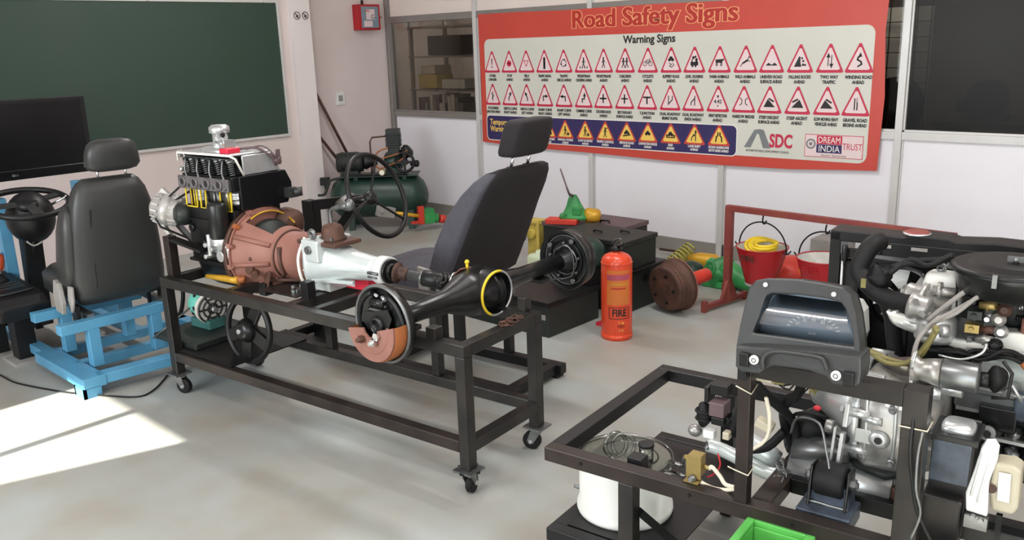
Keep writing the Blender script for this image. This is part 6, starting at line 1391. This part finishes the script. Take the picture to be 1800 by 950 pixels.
loom([(0.624, 0.200, 0.617), (0.651, 0.160, 0.681), (0.709, 0.140, 0.688), (0.734, 0.120, 0.635), (0.751, 0.100, 0.589), (0.745, 0.100, 0.557)], .003, 'steel_grey', 'grey cable curving down to the rubber engine mount', 1, .0)
loom([(0.652, 0.160, 0.735), (0.684, 0.140, 0.778), (0.717, 0.140, 0.791)], .0022, 'black_rubber', 'thin looped wire under the right end of the cowl', 1)
loom([(0.738, 0.300, 0.817), (0.778, 0.300, 0.829), (0.818, 0.300, 0.822), (0.870, 0.300, 0.820), (0.906, 0.280, 0.891), (0.921, 0.280, 0.929)], .006, 'wire_yellow', 'dirty yellow braided wiring behind the cross bar', 3, .010)
loom([(0.740, 0.350, 0.797), (0.789, 0.350, 0.788), (0.849, 0.350, 0.792)], .007, 'wire_white', 'dirty white wiring sleeve behind the cross bar', 2, .01)
loom([(0.938, 0.020, 0.862), (0.939, 0.000, 0.806), (0.942, -0.020, 0.737), (0.952, -0.020, 0.673), (0.966, -0.020, 0.611), (1.003, -0.020, 0.541)], .004, 'steel_black', 'dark cable running down the right upright', 1)
loom([(0.962, -0.020, 0.794), (0.957, -0.020, 0.741), (0.961, -0.030, 0.667), (0.974, -0.030, 0.612), (0.959, -0.030, 0.546)], .003, 'steel_grey', 'thin grey cable beside the right upright', 1)
# ---------------------------------------------------------------- transaxle
TX = T('transaxle', 'silver alloy transaxle with ribbed bell housing behind the right upright', 'gearbox', (.77, .32, .50), 2)
def tp(n, mb, m_, **k): return TX.p(n, mb, m_, **k)
tp('clutch_cone', M().loft([sup(Vector((x_, .34, z)), (0, 1, 0), (0, 0, 1), ry, rz, 24, 2.6) for x_, ry, rz, z in ((.635, .05, .045, .735), (.65, .075, .065, .73), (.70, .095, .085, .715), (.745, .11, .105, .69), (.765, .12, .12, .675))]), 'silver')
tp('housing_flange', M().lathe((.762, .34, .672), (1, 0, 0), [(0, .10), (0, .142), (.022, .142), (.022, .10)], 34), 'silver')
tp('main_case', M().loft([sup(Vector((x_, .34, z)), (0, 1, 0), (0, 0, 1), ry, rz, 28, 3) for x_, ry, rz, z in ((.784, .135, .13, .672), (.80, .145, .135, .672), (.84, .145, .125, .665), (.90, .135, .115, .66), (.94, .12, .10, .66), (.955, .09, .08, .66))]), 'cast_alloy')
fb_ = M()
for i, a in enumerate((20, 55, 95, 130, 165, 205, 240, 280, 320)):
    c_ = Vector((.755, .34 + math.cos(math.radians(a)) * .143, .672 + math.sin(math.radians(a)) * .143))
    tp('flange_boss', M().cyl(c_, c_ + Vector((.055, 0, 0)), .013, n=12).bolt(c_ - Vector((.006, 0, 0)), (-1, 0, 0), .009, .008), 'silver')
for z_, x0_, x1_ in ((.735, .79, .93), (.70, .80, .95), (.655, .80, .95), (.60, .80, .94)): tp('case_rib', M().bar((x0_, .200 + abs(z_ - .66) * .25, z_ + .015), (x1_, .208 + abs(z_ - .66) * .25, z_), .010, .007), 'silver')
tp('case_rib', M().bar((.79, .215, .75), (.84, .205, .70), .008, .012).bar((.84, .21, .74), (.93, .22, .735), .008, .010), 'silver')
tp('drain_boss', M().lathe((.835, .20, .655), (0, -1, 0), [(0, .026), (.012, .022), (.014, .012)], 18).m(1).cyl((.835, .186, .655), (.835, .184, .655), .009, n=12), ['silver', 'print_black'])
tp('square_cover', M().prism([(-.02, -.018), (.02, -.018), (.024, .0), (.015, .02), (-.02, .018)], (.80, .20, .655), (1, 0, 0), (0, 0, 1), .008), 'silver', bev=0.002)
for z0_, z1_, x_ in ((.585, .76, .80), (.59, .755, .865), (.60, .745, .925)): tp('case_rib', M().tube([(x_, .206, z1_), (x_ + .004, .196, (z0_ + z1_) / 2), (x_, .208, z0_)], .005, 6, k=4), 'silver')
for x_, z_ in ((.86, .735), (.90, .725), (.935, .70), (.865, .60), (.905, .61), (.93, .635)): tp('case_bolt', M().lathe((x_, .203, z_), (0, -1, 0), [(0, .010), (.008, .010), (.010, .006), (.016, .006)], 8, sm=False), 'steel_grey')
tp('case_seam', M().torus((.786, .34, .672), (1, 0, 0), .139, .003, 40, 5), 'steel_black')
tp('small_boss', M().cyl((.795, .20, .70), (.84, .195, .70), .010, n=12), 'silver')
tp('top_lug', M().bar((.765, .24, .795), (.83, .235, .795), .02, .02).bar((.76, .24, .76), (.80, .23, .765), .03, .03), 'silver', bev=0.003)
tp('shift_arm', M().bar((.72, .21, .655), (.76, .20, .63), .012, .02).cyl((.71, .20, .66), (.73, .2, .66), .016, n=12), 'cast_alloy')
tp('mount_strap', M().bar((.757, .18, .66), (.755, .16, .57), .028, .008).bar((.738, .18, .67), (.735, .165, .58), .010, .006), 'silver')
tp('front_stay', M().bar((.765, .19, .74), (.762, .185, .68), .05, .012), 'silver', bev=0.003)
tp('gear_cable_end', M().sph((0.756, 0.200, 0.635), .012, 10, 8).cyl((0.756, 0.200, 0.635), (0.694, 0.200, 0.645), .004, n=6), 'steel_black')
tp('red_cap', M().sph((0.680, 0.220, 0.691), (.010, .009, .007), 12, 8), 'wire_red')
tp('oily_underside', M().blob((.83, .30, .552), (.10, .08, .025), .2), 'green_black')
# output shaft and dark clutch slave parts left of it
tp('driveshaft_tube', M().lathe((.615, .25, .505), (1, 0, -.02), [(0, .0), (.0, .040), (.25, .042), (.252, .034), (.256, .0)], 30), 'silver')
tp('driveshaft_tube', M().lathe((.87, .25, .525), (1, 0, .1), [(0, .02), (.11, .02)], 18), 'silver')
tp('shaft_end_block', M().bb((.868, .21, .478), (.94, .30, .53)), 'rust_brown', bev=0.006)
tp('heat_shield', M().loft([sup(Vector((.62 + .14 * f, .28, .55 + .03 * f)), (0, 1, 0), (0, 0, 1), .06, .035, 16, 2.4) for f in (0, .5, 1)]), 'steel_grey')
DK = T('ignition_distributor', 'oily black distributor and clutch parts between wiring and silver transaxle', 'distributor', (.62, .33, .50), 2)
DK.p('distributor_cap', M().lathe((0.615, 0.300, 0.602), (1, -.3, .1), [(0, .02), (.01, .038), (.05, .042), (.06, .03), (.09, .012)], 18), 'black_rubber')
DK.p('vacuum_capsule', M().lathe((0.660, 0.320, 0.605), (.3, -1, .2), [(0, .035), (.012, .048), (.03, .048), (.04, .02)], 22), 'black_paint')
DK.p('oily_body', M().blob((0.614, 0.340, 0.519), (.05, .05, .045), .18), 'black_paint')
DK.p('oily_body', M().blob((0.668, 0.360, 0.516), (.045, .05, .03), .15), 'green_black')
DK.p('clamp_ring', M().torus((0.610, 0.280, 0.518), (.6, -.8, .1), .011, .004, 14, 6), 'silver')
DK.p('lead', M().tube([(0.592, 0.300, 0.604), (0.630, 0.220, 0.664), (0.678, 0.200, 0.683), (0.707, 0.220, 0.671)], .005, 7, k=5), 'black_rubber')
DK.p('frame_leg', M().bb((.60, .29, .50), (.64, .33, .56)), 'steel_black')

# ---------------------------------------------------------------- engine block side
EG = T('transverse_engine', 'oily black and alloy transverse engine on the right bench', 'engine', (1.1, .45, .50), 2)
def eg(n, mb, m_, **k): return EG.p(n, mb, m_, **k)
eg('lower_block', M().bb((.95, .42, .515), (1.45, .68, .70)), 'black_paint', bev=0.01)
eg('block_panel', M().bb((.96, .385, .70), (1.45, .60, .80)), 'steel_grey', bev=0.006)
eg('sump_edge', M().bar((.965, .405, .695), (1.35, .40, .70), .02, .012), 'silver')
eg('mount_bracket', M().bb((1.02, .36, .665), (1.10, .41, .725)), 'black_paint', bev=0.004)
eg('eyelet_bracket', M().lathe((1.045, .33, .668), (0, 1, 0), [(0, .018), (.012, .018)], 18).m(1).cyl((1.045, .329, .668), (1.045, .327, .668), .009, n=14).m(0).bb((.99, .335, .650), (1.06, .35, .664)).bb((1.0, .342, .664), (1.03, .348, .69)), ['silver', 'print_black'])
eg('long_flange', M().plate([(0.949, 0.330, 0.565), (0.961, 0.330, 0.573), (1.129, 0.330, 0.589), (1.131, 0.330, 0.575)] if False else [(.975, .33, .655), (1.35, .33, .650), (1.35, .36, .643), (.975, .36, .648)], (0, 0, .008)), 'silver')
eg('painted_cover', M().lathe((.99, .40, .815), (1, -.02, -.01), [(0, .01), (.01, .030), (.45, .032)], 24), 'teal_paint' if False else 'silver_paint')
eg('cover_rib', M().tube([(1.065, .345, .762), (1.085, .34, .795), (1.105, .345, .758)], .005, 6).tube([(1.0, .36, .768), (1.35, .36, .752)], .005, 6), 'silver')
eg('cover_plate', M().bb((.99, .38, .74), (1.45, .44, .81)), 'steel_grey', bev=0.008)
eg('ribbed_block', M().bb((1.09, .36, .70), (1.13, .42, .77)).bb((1.14, .36, .69), (1.17, .42, .765)), 'paint_steel_blue', bev=0.006)
for i in range(12):
    x_ = 1.06 + (i % 6) * .035; z_ = .60 + (i // 6) * .05
    eg('casting_lump', M().blob((x_, .40, z_), (.018, .02, .02), .25, 10, 7, i), 'steel_grey' if i % 2 else 'black_paint')
# starter
st = T('starter_motor', 'silver bodied starter motor lying behind the right upright', 'motor', (.95, .28, .80), 2)
s0_ = Vector((0.899, 0.270, 0.822)); s1_ = Vector((0.992, 0.270, 0.823)); sdv2 = (s1_ - s0_).normalized()
st.p('motor_body', M().lathe(s0_ + sdv2 * .045, sdv2, [(0, .02), (.0, .033), (.004, .035), (.075, .035), (.078, .033), (.082, .02)], 28), 'steel_grey')
st.p('nose_housing', M().lathe(s0_ - sdv2 * .02, sdv2, [(0, .018), (.0, .030), (.012, .034), (.02, .026), (.04, .030), (.065, .034)], 22), 'cast_alloy')
st.p('nose_flange', M().prism([(-.03, -.045), (.01, -.055), (.035, -.02), (.03, .03), (0, .045), (-.03, .03)], s0_ - sdv2 * .018, (0, 1, 0), (0, 0, 1), .008), 'silver', bev=0.002)
st.p('solenoid', M().cyl(s0_ + sdv2 * .03 + Vector((0, .03, -.045)), s0_ + sdv2 * .09 + Vector((0, .03, -.045)), .02, n=16).cyl(s0_ + sdv2 * .02 + Vector((0, 0, -.052)), s0_ + sdv2 * .05 + Vector((0, 0, -.052)), .017, n=14), 'silver')
st.p('end_cap', M().lathe(s1_ + sdv2 * .03, sdv2, [(0, .018), (.02, .018), (.022, .012)], 14), 'black_plastic')
st.p('terminal_boot', M().blob(s1_ + Vector((.065, .01, .005)), (.022, .02, .030), .12), 'black_rubber')
st.p('boot_strap', M().tube([s1_ + Vector((.075, -.01, .055)), s1_ + Vector((.095, -.012, .03)), s1_ + Vector((.092, -.012, -.03)), s1_ + Vector((.06, -.012, -.035))], .004, 6), 'black_plastic')
st.p('support_strap', M().bar(s0_ + Vector((.02, .04, -.05)), Vector((.97, .40, .74)), .03, .012), 'steel_black')
# intake manifold casting
mf = [(0.790, 0.360, 0.924), (0.837, 0.360, 0.919), (0.882, 0.360, 0.918), (0.926, 0.360, 0.925), (0.942, 0.360, 0.909), (0.949, 0.360, 0.877), (1.021, 0.360, 0.880), (1.047, 0.360, 0.913), (1.126, 0.360, 0.920), (1.144, 0.360, 0.854), (1.065, 0.360, 0.850), (1.023, 0.360, 0.856), (0.957, 0.360, 0.855), (0.905, 0.360, 0.869), (0.852, 0.360, 0.889), (0.812, 0.360, 0.897)]
eg('manifold_casting', M().plate(mf, (0, .05, 0)), 'enamel_white', bev=0.006)
eg('manifold_top', M().plate([(0.947, 0.370, 0.874), (1.020, 0.370, 0.877), (1.014, 0.450, 0.895), (0.938, 0.450, 0.904)], (0, .0, .006)), 'steel_grey')
eg('alloy_dome', M().lathe((0.905, 0.380, 0.875), (0, 0, 1), [(-.01, .045), (.0, .048), (.045, .046), (.06, .036), (.066, .01), (.067, 0)], 26), 'silver')
eg('dome_boss', M().cyl((0.899, 0.330, 0.889), (0.897, 0.330, 0.914), .014, n=14).cyl((0.934, 0.330, 0.892), (0.931, 0.330, 0.920), .012, n=14), 'silver')
eg('alloy_elbow', M().tube([(0.806, 0.380, 0.925), (0.818, 0.380, 0.902), (0.850, 0.370, 0.895), (0.883, 0.370, 0.889)], .016, 12, k=4), 'silver')
eg('throttle_body', M().lathe((0.821, 0.420, 0.961), (1, -.1, -.1), [(0, .022), (.01, .03), (.04, .028), (.042, .038), (.052, .038), (.054, .022), (.11, .02)], 22).bb(Vector((0.835, 0.420, 0.956)) - Vector((.02, .02, .03)), Vector((0.835, 0.420, 0.956)) + Vector((.025, .02, .02))), 'cast_alloy')
eg('thermostat_cover', M().lathe((0.867, 0.360, 0.947), (1, -.2, -.1), [(-.02, .022), (-.018, .034), (-.01, .034), (.0, .028), (.02, .030), (.03, .02)], 22).bolt((0.865, 0.330, 0.969), (0, -1, 0)).bolt((0.882, 0.330, 0.941), (0, -1, 0)), 'cast_alloy')
eg('pipe_stub', M().cyl((0.888, 0.400, 0.983), (0.939, 0.400, 0.983), .012, n=12).lathe((0.899, 0.400, 0.985), (1, 0, 0), [(0, .02), (.01, .02)], 14), 'cast_alloy')
for i in range(40):
    px_ = .985 + (i % 10) * .030 + rw.uniform(-.006, .006); z_ = .885 + (i // 10) * .030 + rw.uniform(-.006, .006)
    c_ = (px_, .375 + rw.uniform(-.02, .02), z_); k_ = i % 5
    g_ = M()
    if k_ == 0: g_.box(c_, (.03, .03, .02), rz=rw.uniform(0, 1)).bolt((c_[0], c_[1] - .016, c_[2]), (0, -1, 0), .006)
    elif k_ == 1: g_.cyl((c_[0] - .015, c_[1], c_[2]), (c_[0] + .018, c_[1] - .01, c_[2] + .004), .010, n=12).torus(c_, (1, 0, 0), .012, .003, 12, 5)
    elif k_ == 2: g_.lathe(c_, (0, -1, .1), [(0, .016), (.01, .016), (.012, .009), (.02, .008)], 14)
    elif k_ == 3: g_.helix(c_, (1, .1, 0), .008, .0018, 6, .03, 8, 4)
    else: g_.bar(c_, (c_[0] + .03, c_[1] - .01, c_[2] + .018), .012, .008).bolt(c_, (0, -1, 0), .006)
    eg('carburettor_fitting', g_, ['steel_grey', 'cast_alloy', 'steel_black', 'brass', 'rust_brown', 'silver', 'green_black'][i % 7])
eg('carburettor_body', M().bb((1.0, .42, .88), (1.28, .50, .985)), 'steel_black', bev=0.006)
eg('float_bowl', M().loft([sup(Vector((1.115, .385, z)), (1, 0, 0), (0, 1, 0), .032, .025, 16, 4) for z in (.905, .95)]), 'rust_pink')
eg('float_bowl', M().bb((1.005, .365, .915), (1.05, .40, .965)), 'green_black', bev=0.004)
eg('carburettor_screw', M().lathe((.99, .365, .945), (0, -1, 0), [(0, .012), (.01, .01)], 12).lathe((1.015, .365, .94), (0, -1, 0), [(0, .007), (.01, .006)], 10), 'silver')
eg('copper_elbow', M().tube([(1.10, .33, .856), (1.12, .322, .842), (1.145, .325, .852), (1.17, .34, .87)], .008, 9, k=4), 'rust_orange')
eg('brass_pulley', M().lathe((1.15, .36, .83), (1, 0, 0), [(-.02, .02), (-.01, .035), (.01, .035), (.02, .03), (.04, .034)], 22), 'brass')
eg('head_bolt_row', M().bar((.98, .345, .865), (1.3, .345, .880), .004, .010), 'silver')
eg('oil_stained_head', M().bb((.99, .45, .80), (1.45, .66, .90)), 'steel_black', bev=0.006)
# white coolant reservoir
rs = T('coolant_reservoir', 'white tapered coolant bottle beside the black air cleaner', 'bottle', (0.902, 0.460, 0.926), 2); rc_ = Vector((0.899, 0.460, 0.958))
rs.p('bottle', M().loft([sup(rc_ + Vector((0, 0, z)), (1, 0, 0), (0, 1, 0), rx, rx * .8, 18, 4) for z, rx in ((-.03, .050), (.0, .048), (.05, .038), (.058, .028))]), 'enamel_white')
rs.p('cap_clip', M().torus(rc_ + Vector((-.005, 0, .068)), (0, 1, 0), .010, .003, 12, 5).bar(rc_ + Vector((-.005, 0, .06)), rc_ + Vector((.01, 0, .082)), .006, .004), 'steel_grey')
rs.p('strap', M().bar(rc_ + Vector((.042, -.03, -.03)), rc_ + Vector((.035, -.03, .06)), .008, .004), 'black_rubber')
# air cleaner
AC = T('air_cleaner', 'big round black air cleaner on top of the right engine', 'air filter', (1.045, .42, 1.0), 2)
ac = Vector((1.055, .42, -.018))
AC.p('filter_drum', M().lathe(ac + Vector((0, 0, 1.005)), (0, 0, 1), [(0, .0), (0, .085), (.012, .115), (.055, .128), (.065, .134), (.07, .13)], 48), 'black_paint')
AC.p('filter_lid', M().lathe(ac + Vector((0, 0, 1.072)), (0, 0, 1), [(0, .136), (.005, .136), (.01, .126), (.008, .10), (.016, .085), (.012, .03), (.012, 0)], 48), 'black_plastic')
AC.p('intake_snout', M().bb(ac + Vector((.08, -.07, 1.012)), ac + Vector((.40, .07, 1.065))), 'black_paint', bev=0.01)
AC.p('wing_nut', M().bar(ac + Vector((-.018, 0, 1.094)), ac + Vector((.018, 0, 1.094)), .008, .012).cyl(ac + Vector((0, 0, 1.085)), ac + Vector((0, 0, 1.098)), .007, n=8), 'steel_grey')
AC.p('lid_clip', M().bb(ac + Vector((-.03, -.142, 1.055)), ac + Vector((-.02, -.132, 1.085))), 'steel_grey')
# radiator with frame
RD = T('radiator', 'black radiator and front panel at the back of the right bench', 'radiator', (.95, .64, .50), 2)
RD.p('side_frame', M().bb((.582, .60, .50), (.612, .68, 1.062)), 'black_paint', bev=0.003)
RD.p('top_panel', M().prism([(.582, 1.035), (1.46, 1.035), (1.46, 1.052), (1.10, 1.055), (1.06, 1.066), (.99, 1.068), (.90, 1.062), (.88, 1.068), (.80, 1.070), (.77, 1.062), (.582, 1.066)], (0, .69, 0), (1, 0, 0), (0, 0, 1), .09), 'black_plastic', bev=0.003)
RD.p('panel_face', M().bb((.70, .598, .985), (1.46, .61, 1.045)), 'black_plastic', bev=0.003)
RD.p('panel_lip', M().bar((.70, .592, 1.005), (1.10, .592, .992), .008, .010), 'steel_grey')
for x0_, x1_ in ((.70, .745), (.795, .835), (.94, .985)): RD.p('panel_slot', M().bb((x0_, .594, 1.030), (x1_, .598, 1.038)), 'cloth_grey')
RD.p('core', M().bb((.612, .625, .52), (1.30, .67, .985)), 'steel_black')
fins_ = M()
for k in range(14): fins_.bb((.66 + k * .045, .62, .53), (.662 + k * .045, .626, .98))
RD.p('core_fin', fins_, 'black_paint', kind='stuff')
RD.p('header_tank', M().bb((.614, .60, .58), (.668, .66, .985)), 'black_plastic', bev=0.012)
RD.p('support_rod', M().cyl((.622, .592, .62), (.622, .592, 1.0), .004, n=8), 'silver')
RD.p('hinge_latch', M().bb((.622, .585, .995), (.66, .60, 1.02)).cyl((.63, .58, .985), (.63, .58, 1.03), .008, n=10).bb((.66, .588, 1.01), (.72, .60, 1.018)), 'black_paint', bev=0.002)
RD.p('filler_cap', M().lathe((.80, .63, 1.062), (0, 0, 1), [(0, .026), (.008, .032), (.013, .032), (.016, .026)], 24), 'rust_stand')
RD.p('cap_rim', M().torus((.80, .63, 1.071), (0, 0, 1), .032, .0035, 26, 6), 'silver')
RD.p('cap_neck', M().lathe((.80, .625, 1.02), (0, 0, 1), [(0, .02), (.044, .024)], 20), 'rust_brown')
RD.p('edge_clip', M().bb((1.02, .588, 1.03), (1.032, .596, 1.05)), 'silver')
for fx_, nm in ((.785, 'a'), (.945, 'b')):
    RD.p('fan_shroud', M().lathe((fx_, .60, .90), (0, -1, 0), [(0, .085), (.02, .09), (.03, .082)], 34, cap=False), 'black_plastic')
fb2 = Vector((.79, .582, .905))
for k in range(5):
    a = .6 + k * 1.257; v = []
    for r_, w_ in ((.02, .25), (.045, .38), (.082, .42)):
        for s_ in (-1, 1): v.append(fb2 + Vector((math.cos(a + s_ * w_) * r_, -.006 * s_, math.sin(a + s_ * w_) * r_)))
    RD.p('fan_blade', M()._add(v + [p + Vector((0, .003, 0)) for p in v], [(0, 2, 3, 1), (2, 4, 5, 3), (6, 7, 9, 8), (8, 9, 11, 10), (0, 6, 8, 2), (2, 8, 10, 4), (1, 3, 9, 7), (3, 5, 11, 9), (4, 10, 11, 5)], False), 'white_plastic')
RD.p('fan_hub', M().lathe(fb2 + Vector((0, -.012, 0)), (0, 1, 0), [(0, .015), (.005, .024), (.02, .024)], 18), 'black_plastic')
RD.p('second_shroud_panel', M().prism([(.86, .82), (1.02, .82), (1.0, .90), (.96, .945), (.90, .95), (.865, .93)], (0, .60, 0), (1, 0, 0), (0, 0, 1), .012), 'dash_plastic')
one('washer_bottle', M().prism([(.618, .76), (.70, .755), (.712, .80), (.705, .865), (.69, .885), (.655, .893), (.618, .89)], (0, .58, 0), (1, 0, 0), (0, 0, 1), .06), 'enamel_white', 'white plastic washer bottle behind the dashboard hood', 'bottle', (.66, .55, .755), 2, bev=0.008)
one('bottle_support', M().bb((.62, .53, .50), (.70, .59, .754)), 'steel_black', 'dark support below the white washer bottle', 'bracket', (.66, .56, .5), 2, bev=0.004)
# hoses
one('radiator_hose', M().tube([(0.738, 0.500, 1.068), (0.723, 0.470, 1.062), (0.707, 0.450, 1.025), (0.707, 0.440, 0.994), (0.746, 0.420, 0.961), (0.793, 0.400, 0.945), (0.860, 0.380, 0.944)], .024, 16, k=6), 'black_rubber', 'thick black radiator hose bending down to the brass coloured flange', 'hose', (0.707, 0.450, 1.025), 2)
one('heater_hose', M().tube([(0.749, 0.440, 0.961), (0.776, 0.440, 0.927), (0.791, 0.450, 0.880), (0.799, 0.460, 0.817), (0.812, 0.460, 0.756)], .020, 14, k=5), 'black_rubber', 'black heater hose dropping straight down below the radiator hose', 'hose', (0.780, 0.440, 0.912), 2)
one('hose_clamp', M().torus((0.855, 0.370, 0.947), (1, -.1, -.25), .027, .004, 26, 6), 'silver', 'bright hose clamp at the lower end of the radiator hose', 'clamp', (0.855, 0.370, 0.947), 2)
one('cloth_tape', M().blob((0.758, 0.420, 0.990), (.03, .03, .03), .3), 'black_rubber', 'lumpy black taped bundle beside the radiator hose', 'tape', (0.758, 0.420, 0.990), 2)
one('yellow_tag', M().bb(Vector((0.731, 0.380, 0.984)) - Vector((.006, .002, .012)), Vector((0.731, 0.380, 0.984)) + Vector((.006, .0, .012))), 'wire_yellow', 'small yellow tag stuck on the radiator hose', 'tag', (0.731, 0.380, 0.984), 2)
loom([(1.083, 0.340, 1.029), (1.040, 0.330, 1.020), (0.996, 0.330, 1.005), (0.953, 0.320, 0.964), (0.911, 0.300, 0.935), (0.884, 0.280, 0.887), (0.880, 0.260, 0.835), (0.890, 0.200, 0.822)], .005, 'cloth_grey', 'two grey cables arching from the carburettor down to the right upright', 2, .006)
loom([(0.984, 0.400, 1.018), (0.968, 0.360, 1.005), (0.926, 0.340, 0.962), (0.895, 0.320, 0.927)], .006, 'cloth_grey', 'grey throttle cable above the manifold', 1)
loom([(0.781, 0.400, 1.020), (0.828, 0.420, 1.040), (0.876, 0.440, 1.042), (0.924, 0.450, 1.062)], .007, 'black_rubber', 'black hoses running in front of the white fan', 3, .010)
loom([(0.930, 0.300, 0.854), (0.980, 0.290, 0.856), (1.019, 0.290, 0.878), (1.027, 0.300, 0.900)], .003, 'silver', 'bright wire strap hanging below the manifold', 1)
loom([(0.914, 0.320, 0.858), (0.963, 0.320, 0.858), (1.010, 0.320, 0.861), (1.067, 0.320, 0.877), (1.101, 0.340, 0.853)], .005, 'black_rubber', 'black wires stretched under the manifold', 5, .012)
loom([(0.807, 0.360, 0.796), (0.887, 0.350, 0.807), (0.964, 0.340, 0.811), (1.010, 0.340, 0.835)], .006, 'purple_brown', 'brownish sleeve above the starter motor', 3, .010)

# white lever, cream tank, crate
wl = T('white_brake_lever', 'white plastic lever with long grooves leaning at the right front', 'lever', (1.04, .08, .5), 2)
lv = [(1.043, 0.100, 0.578), (1.038, 0.109, 0.614), (1.048, 0.122, 0.666), (1.055, 0.134, 0.714), (1.063, 0.137, 0.730), (1.079, 0.139, 0.734), (1.089, 0.136, 0.722), (1.089, 0.129, 0.696), (1.079, 0.117, 0.647), (1.081, 0.110, 0.621), (1.085, 0.099, 0.575)]
wl.p('lever_body', M().plate(lv, (0, .016, .004)), 'white_plastic', bev=0.003)
wl.p('groove_rib', M().tube([(1.049, 0.104, 0.614), (1.061, 0.126, 0.706)], .0025, 5), 'white_plastic'); wl.p('groove_rib', M().tube([(1.063, 0.101, 0.603), (1.076, 0.125, 0.699)], .0025, 5), 'white_plastic')
wl.p('lever_clamp', M().box(Vector((1.065, 0.105, 0.559)), (.045, .03, .03)).bolt(Vector((1.060, 0.080, 0.580)), (0, -1, 0), .006, .01).bolt(Vector((1.076, 0.079, 0.577)), (0, -1, 0), .006, .01), 'steel_grey')
ct = T('cream_fluid_tank', 'cream translucent fluid tank at the right edge beside the white lever', 'tank', (1.12, .16, .5), 2)
tkp = [(1.084, 0.130, 0.689), (1.120, 0.130, 0.693), (1.136, 0.130, 0.684), (1.138, 0.130, 0.597), (1.130, 0.130, 0.578), (1.088, 0.130, 0.578), (1.079, 0.130, 0.627)]
ct.p('tank_body', M().plate(tkp, (0, .06, 0)), 'cream_plastic', bev=0.006)
ct.p('tank_face', M().plate([(1.094, 0.127, 0.674), (1.118, 0.127, 0.675), (1.121, 0.127, 0.607), (1.097, 0.127, 0.607)], (0, -.002, 0)), 'enamel_white', bev=0.001)
ct.p('tank_stay', M().bar(Vector((1.104, 0.150, 0.563)), Vector((1.104, 0.150, 0.499)), .012), 'steel_black')
ct.p('filler_hole', M().cyl((1.085, 0.126, 0.631), (1.085, 0.122, 0.633), .010, n=16), 'rust_brown')
cg = T('plastic_crate', 'bright green plastic crate on the floor under the right bench front rail', 'crate', (.67, -.07, 0), 2)
zc = .455
cg.p('crate_shell', M().bb((.600, -.145, .02), (.612, .0, zc)).bb((.735, -.145, .02), (.747, .0, zc)).bb((.612, -.012, .02), (.735, .0, zc)).bb((.612, -.145, .02), (.735, -.135, zc - .05)).bb((.600, -.145, .0), (.747, .0, .02)), 'green_bright', bev=0.003)
cg.p('crate_rim', M().bb((.592, -.152, zc), (.755, -.135, zc + .014)).bb((.592, -.135, zc), (.612, .008, zc + .014)).bb((.735, -.135, zc), (.755, .008, zc + .014)).bb((.612, -.008, zc), (.735, .008, zc + .014)), 'green_bright', bev=0.002)
for k in range(6): cg.p('crate_rib', M().bb((.604 + k * .009, -.150, zc - .04), (.608 + k * .009, -.145, zc)), 'green_bright')
for k in range(2): cg.p('crate_panel', M().bb((.662 + k * .038, -.149, zc - .035), (.694 + k * .038, -.145, zc - .006)), 'green_bright', bev=0.002)
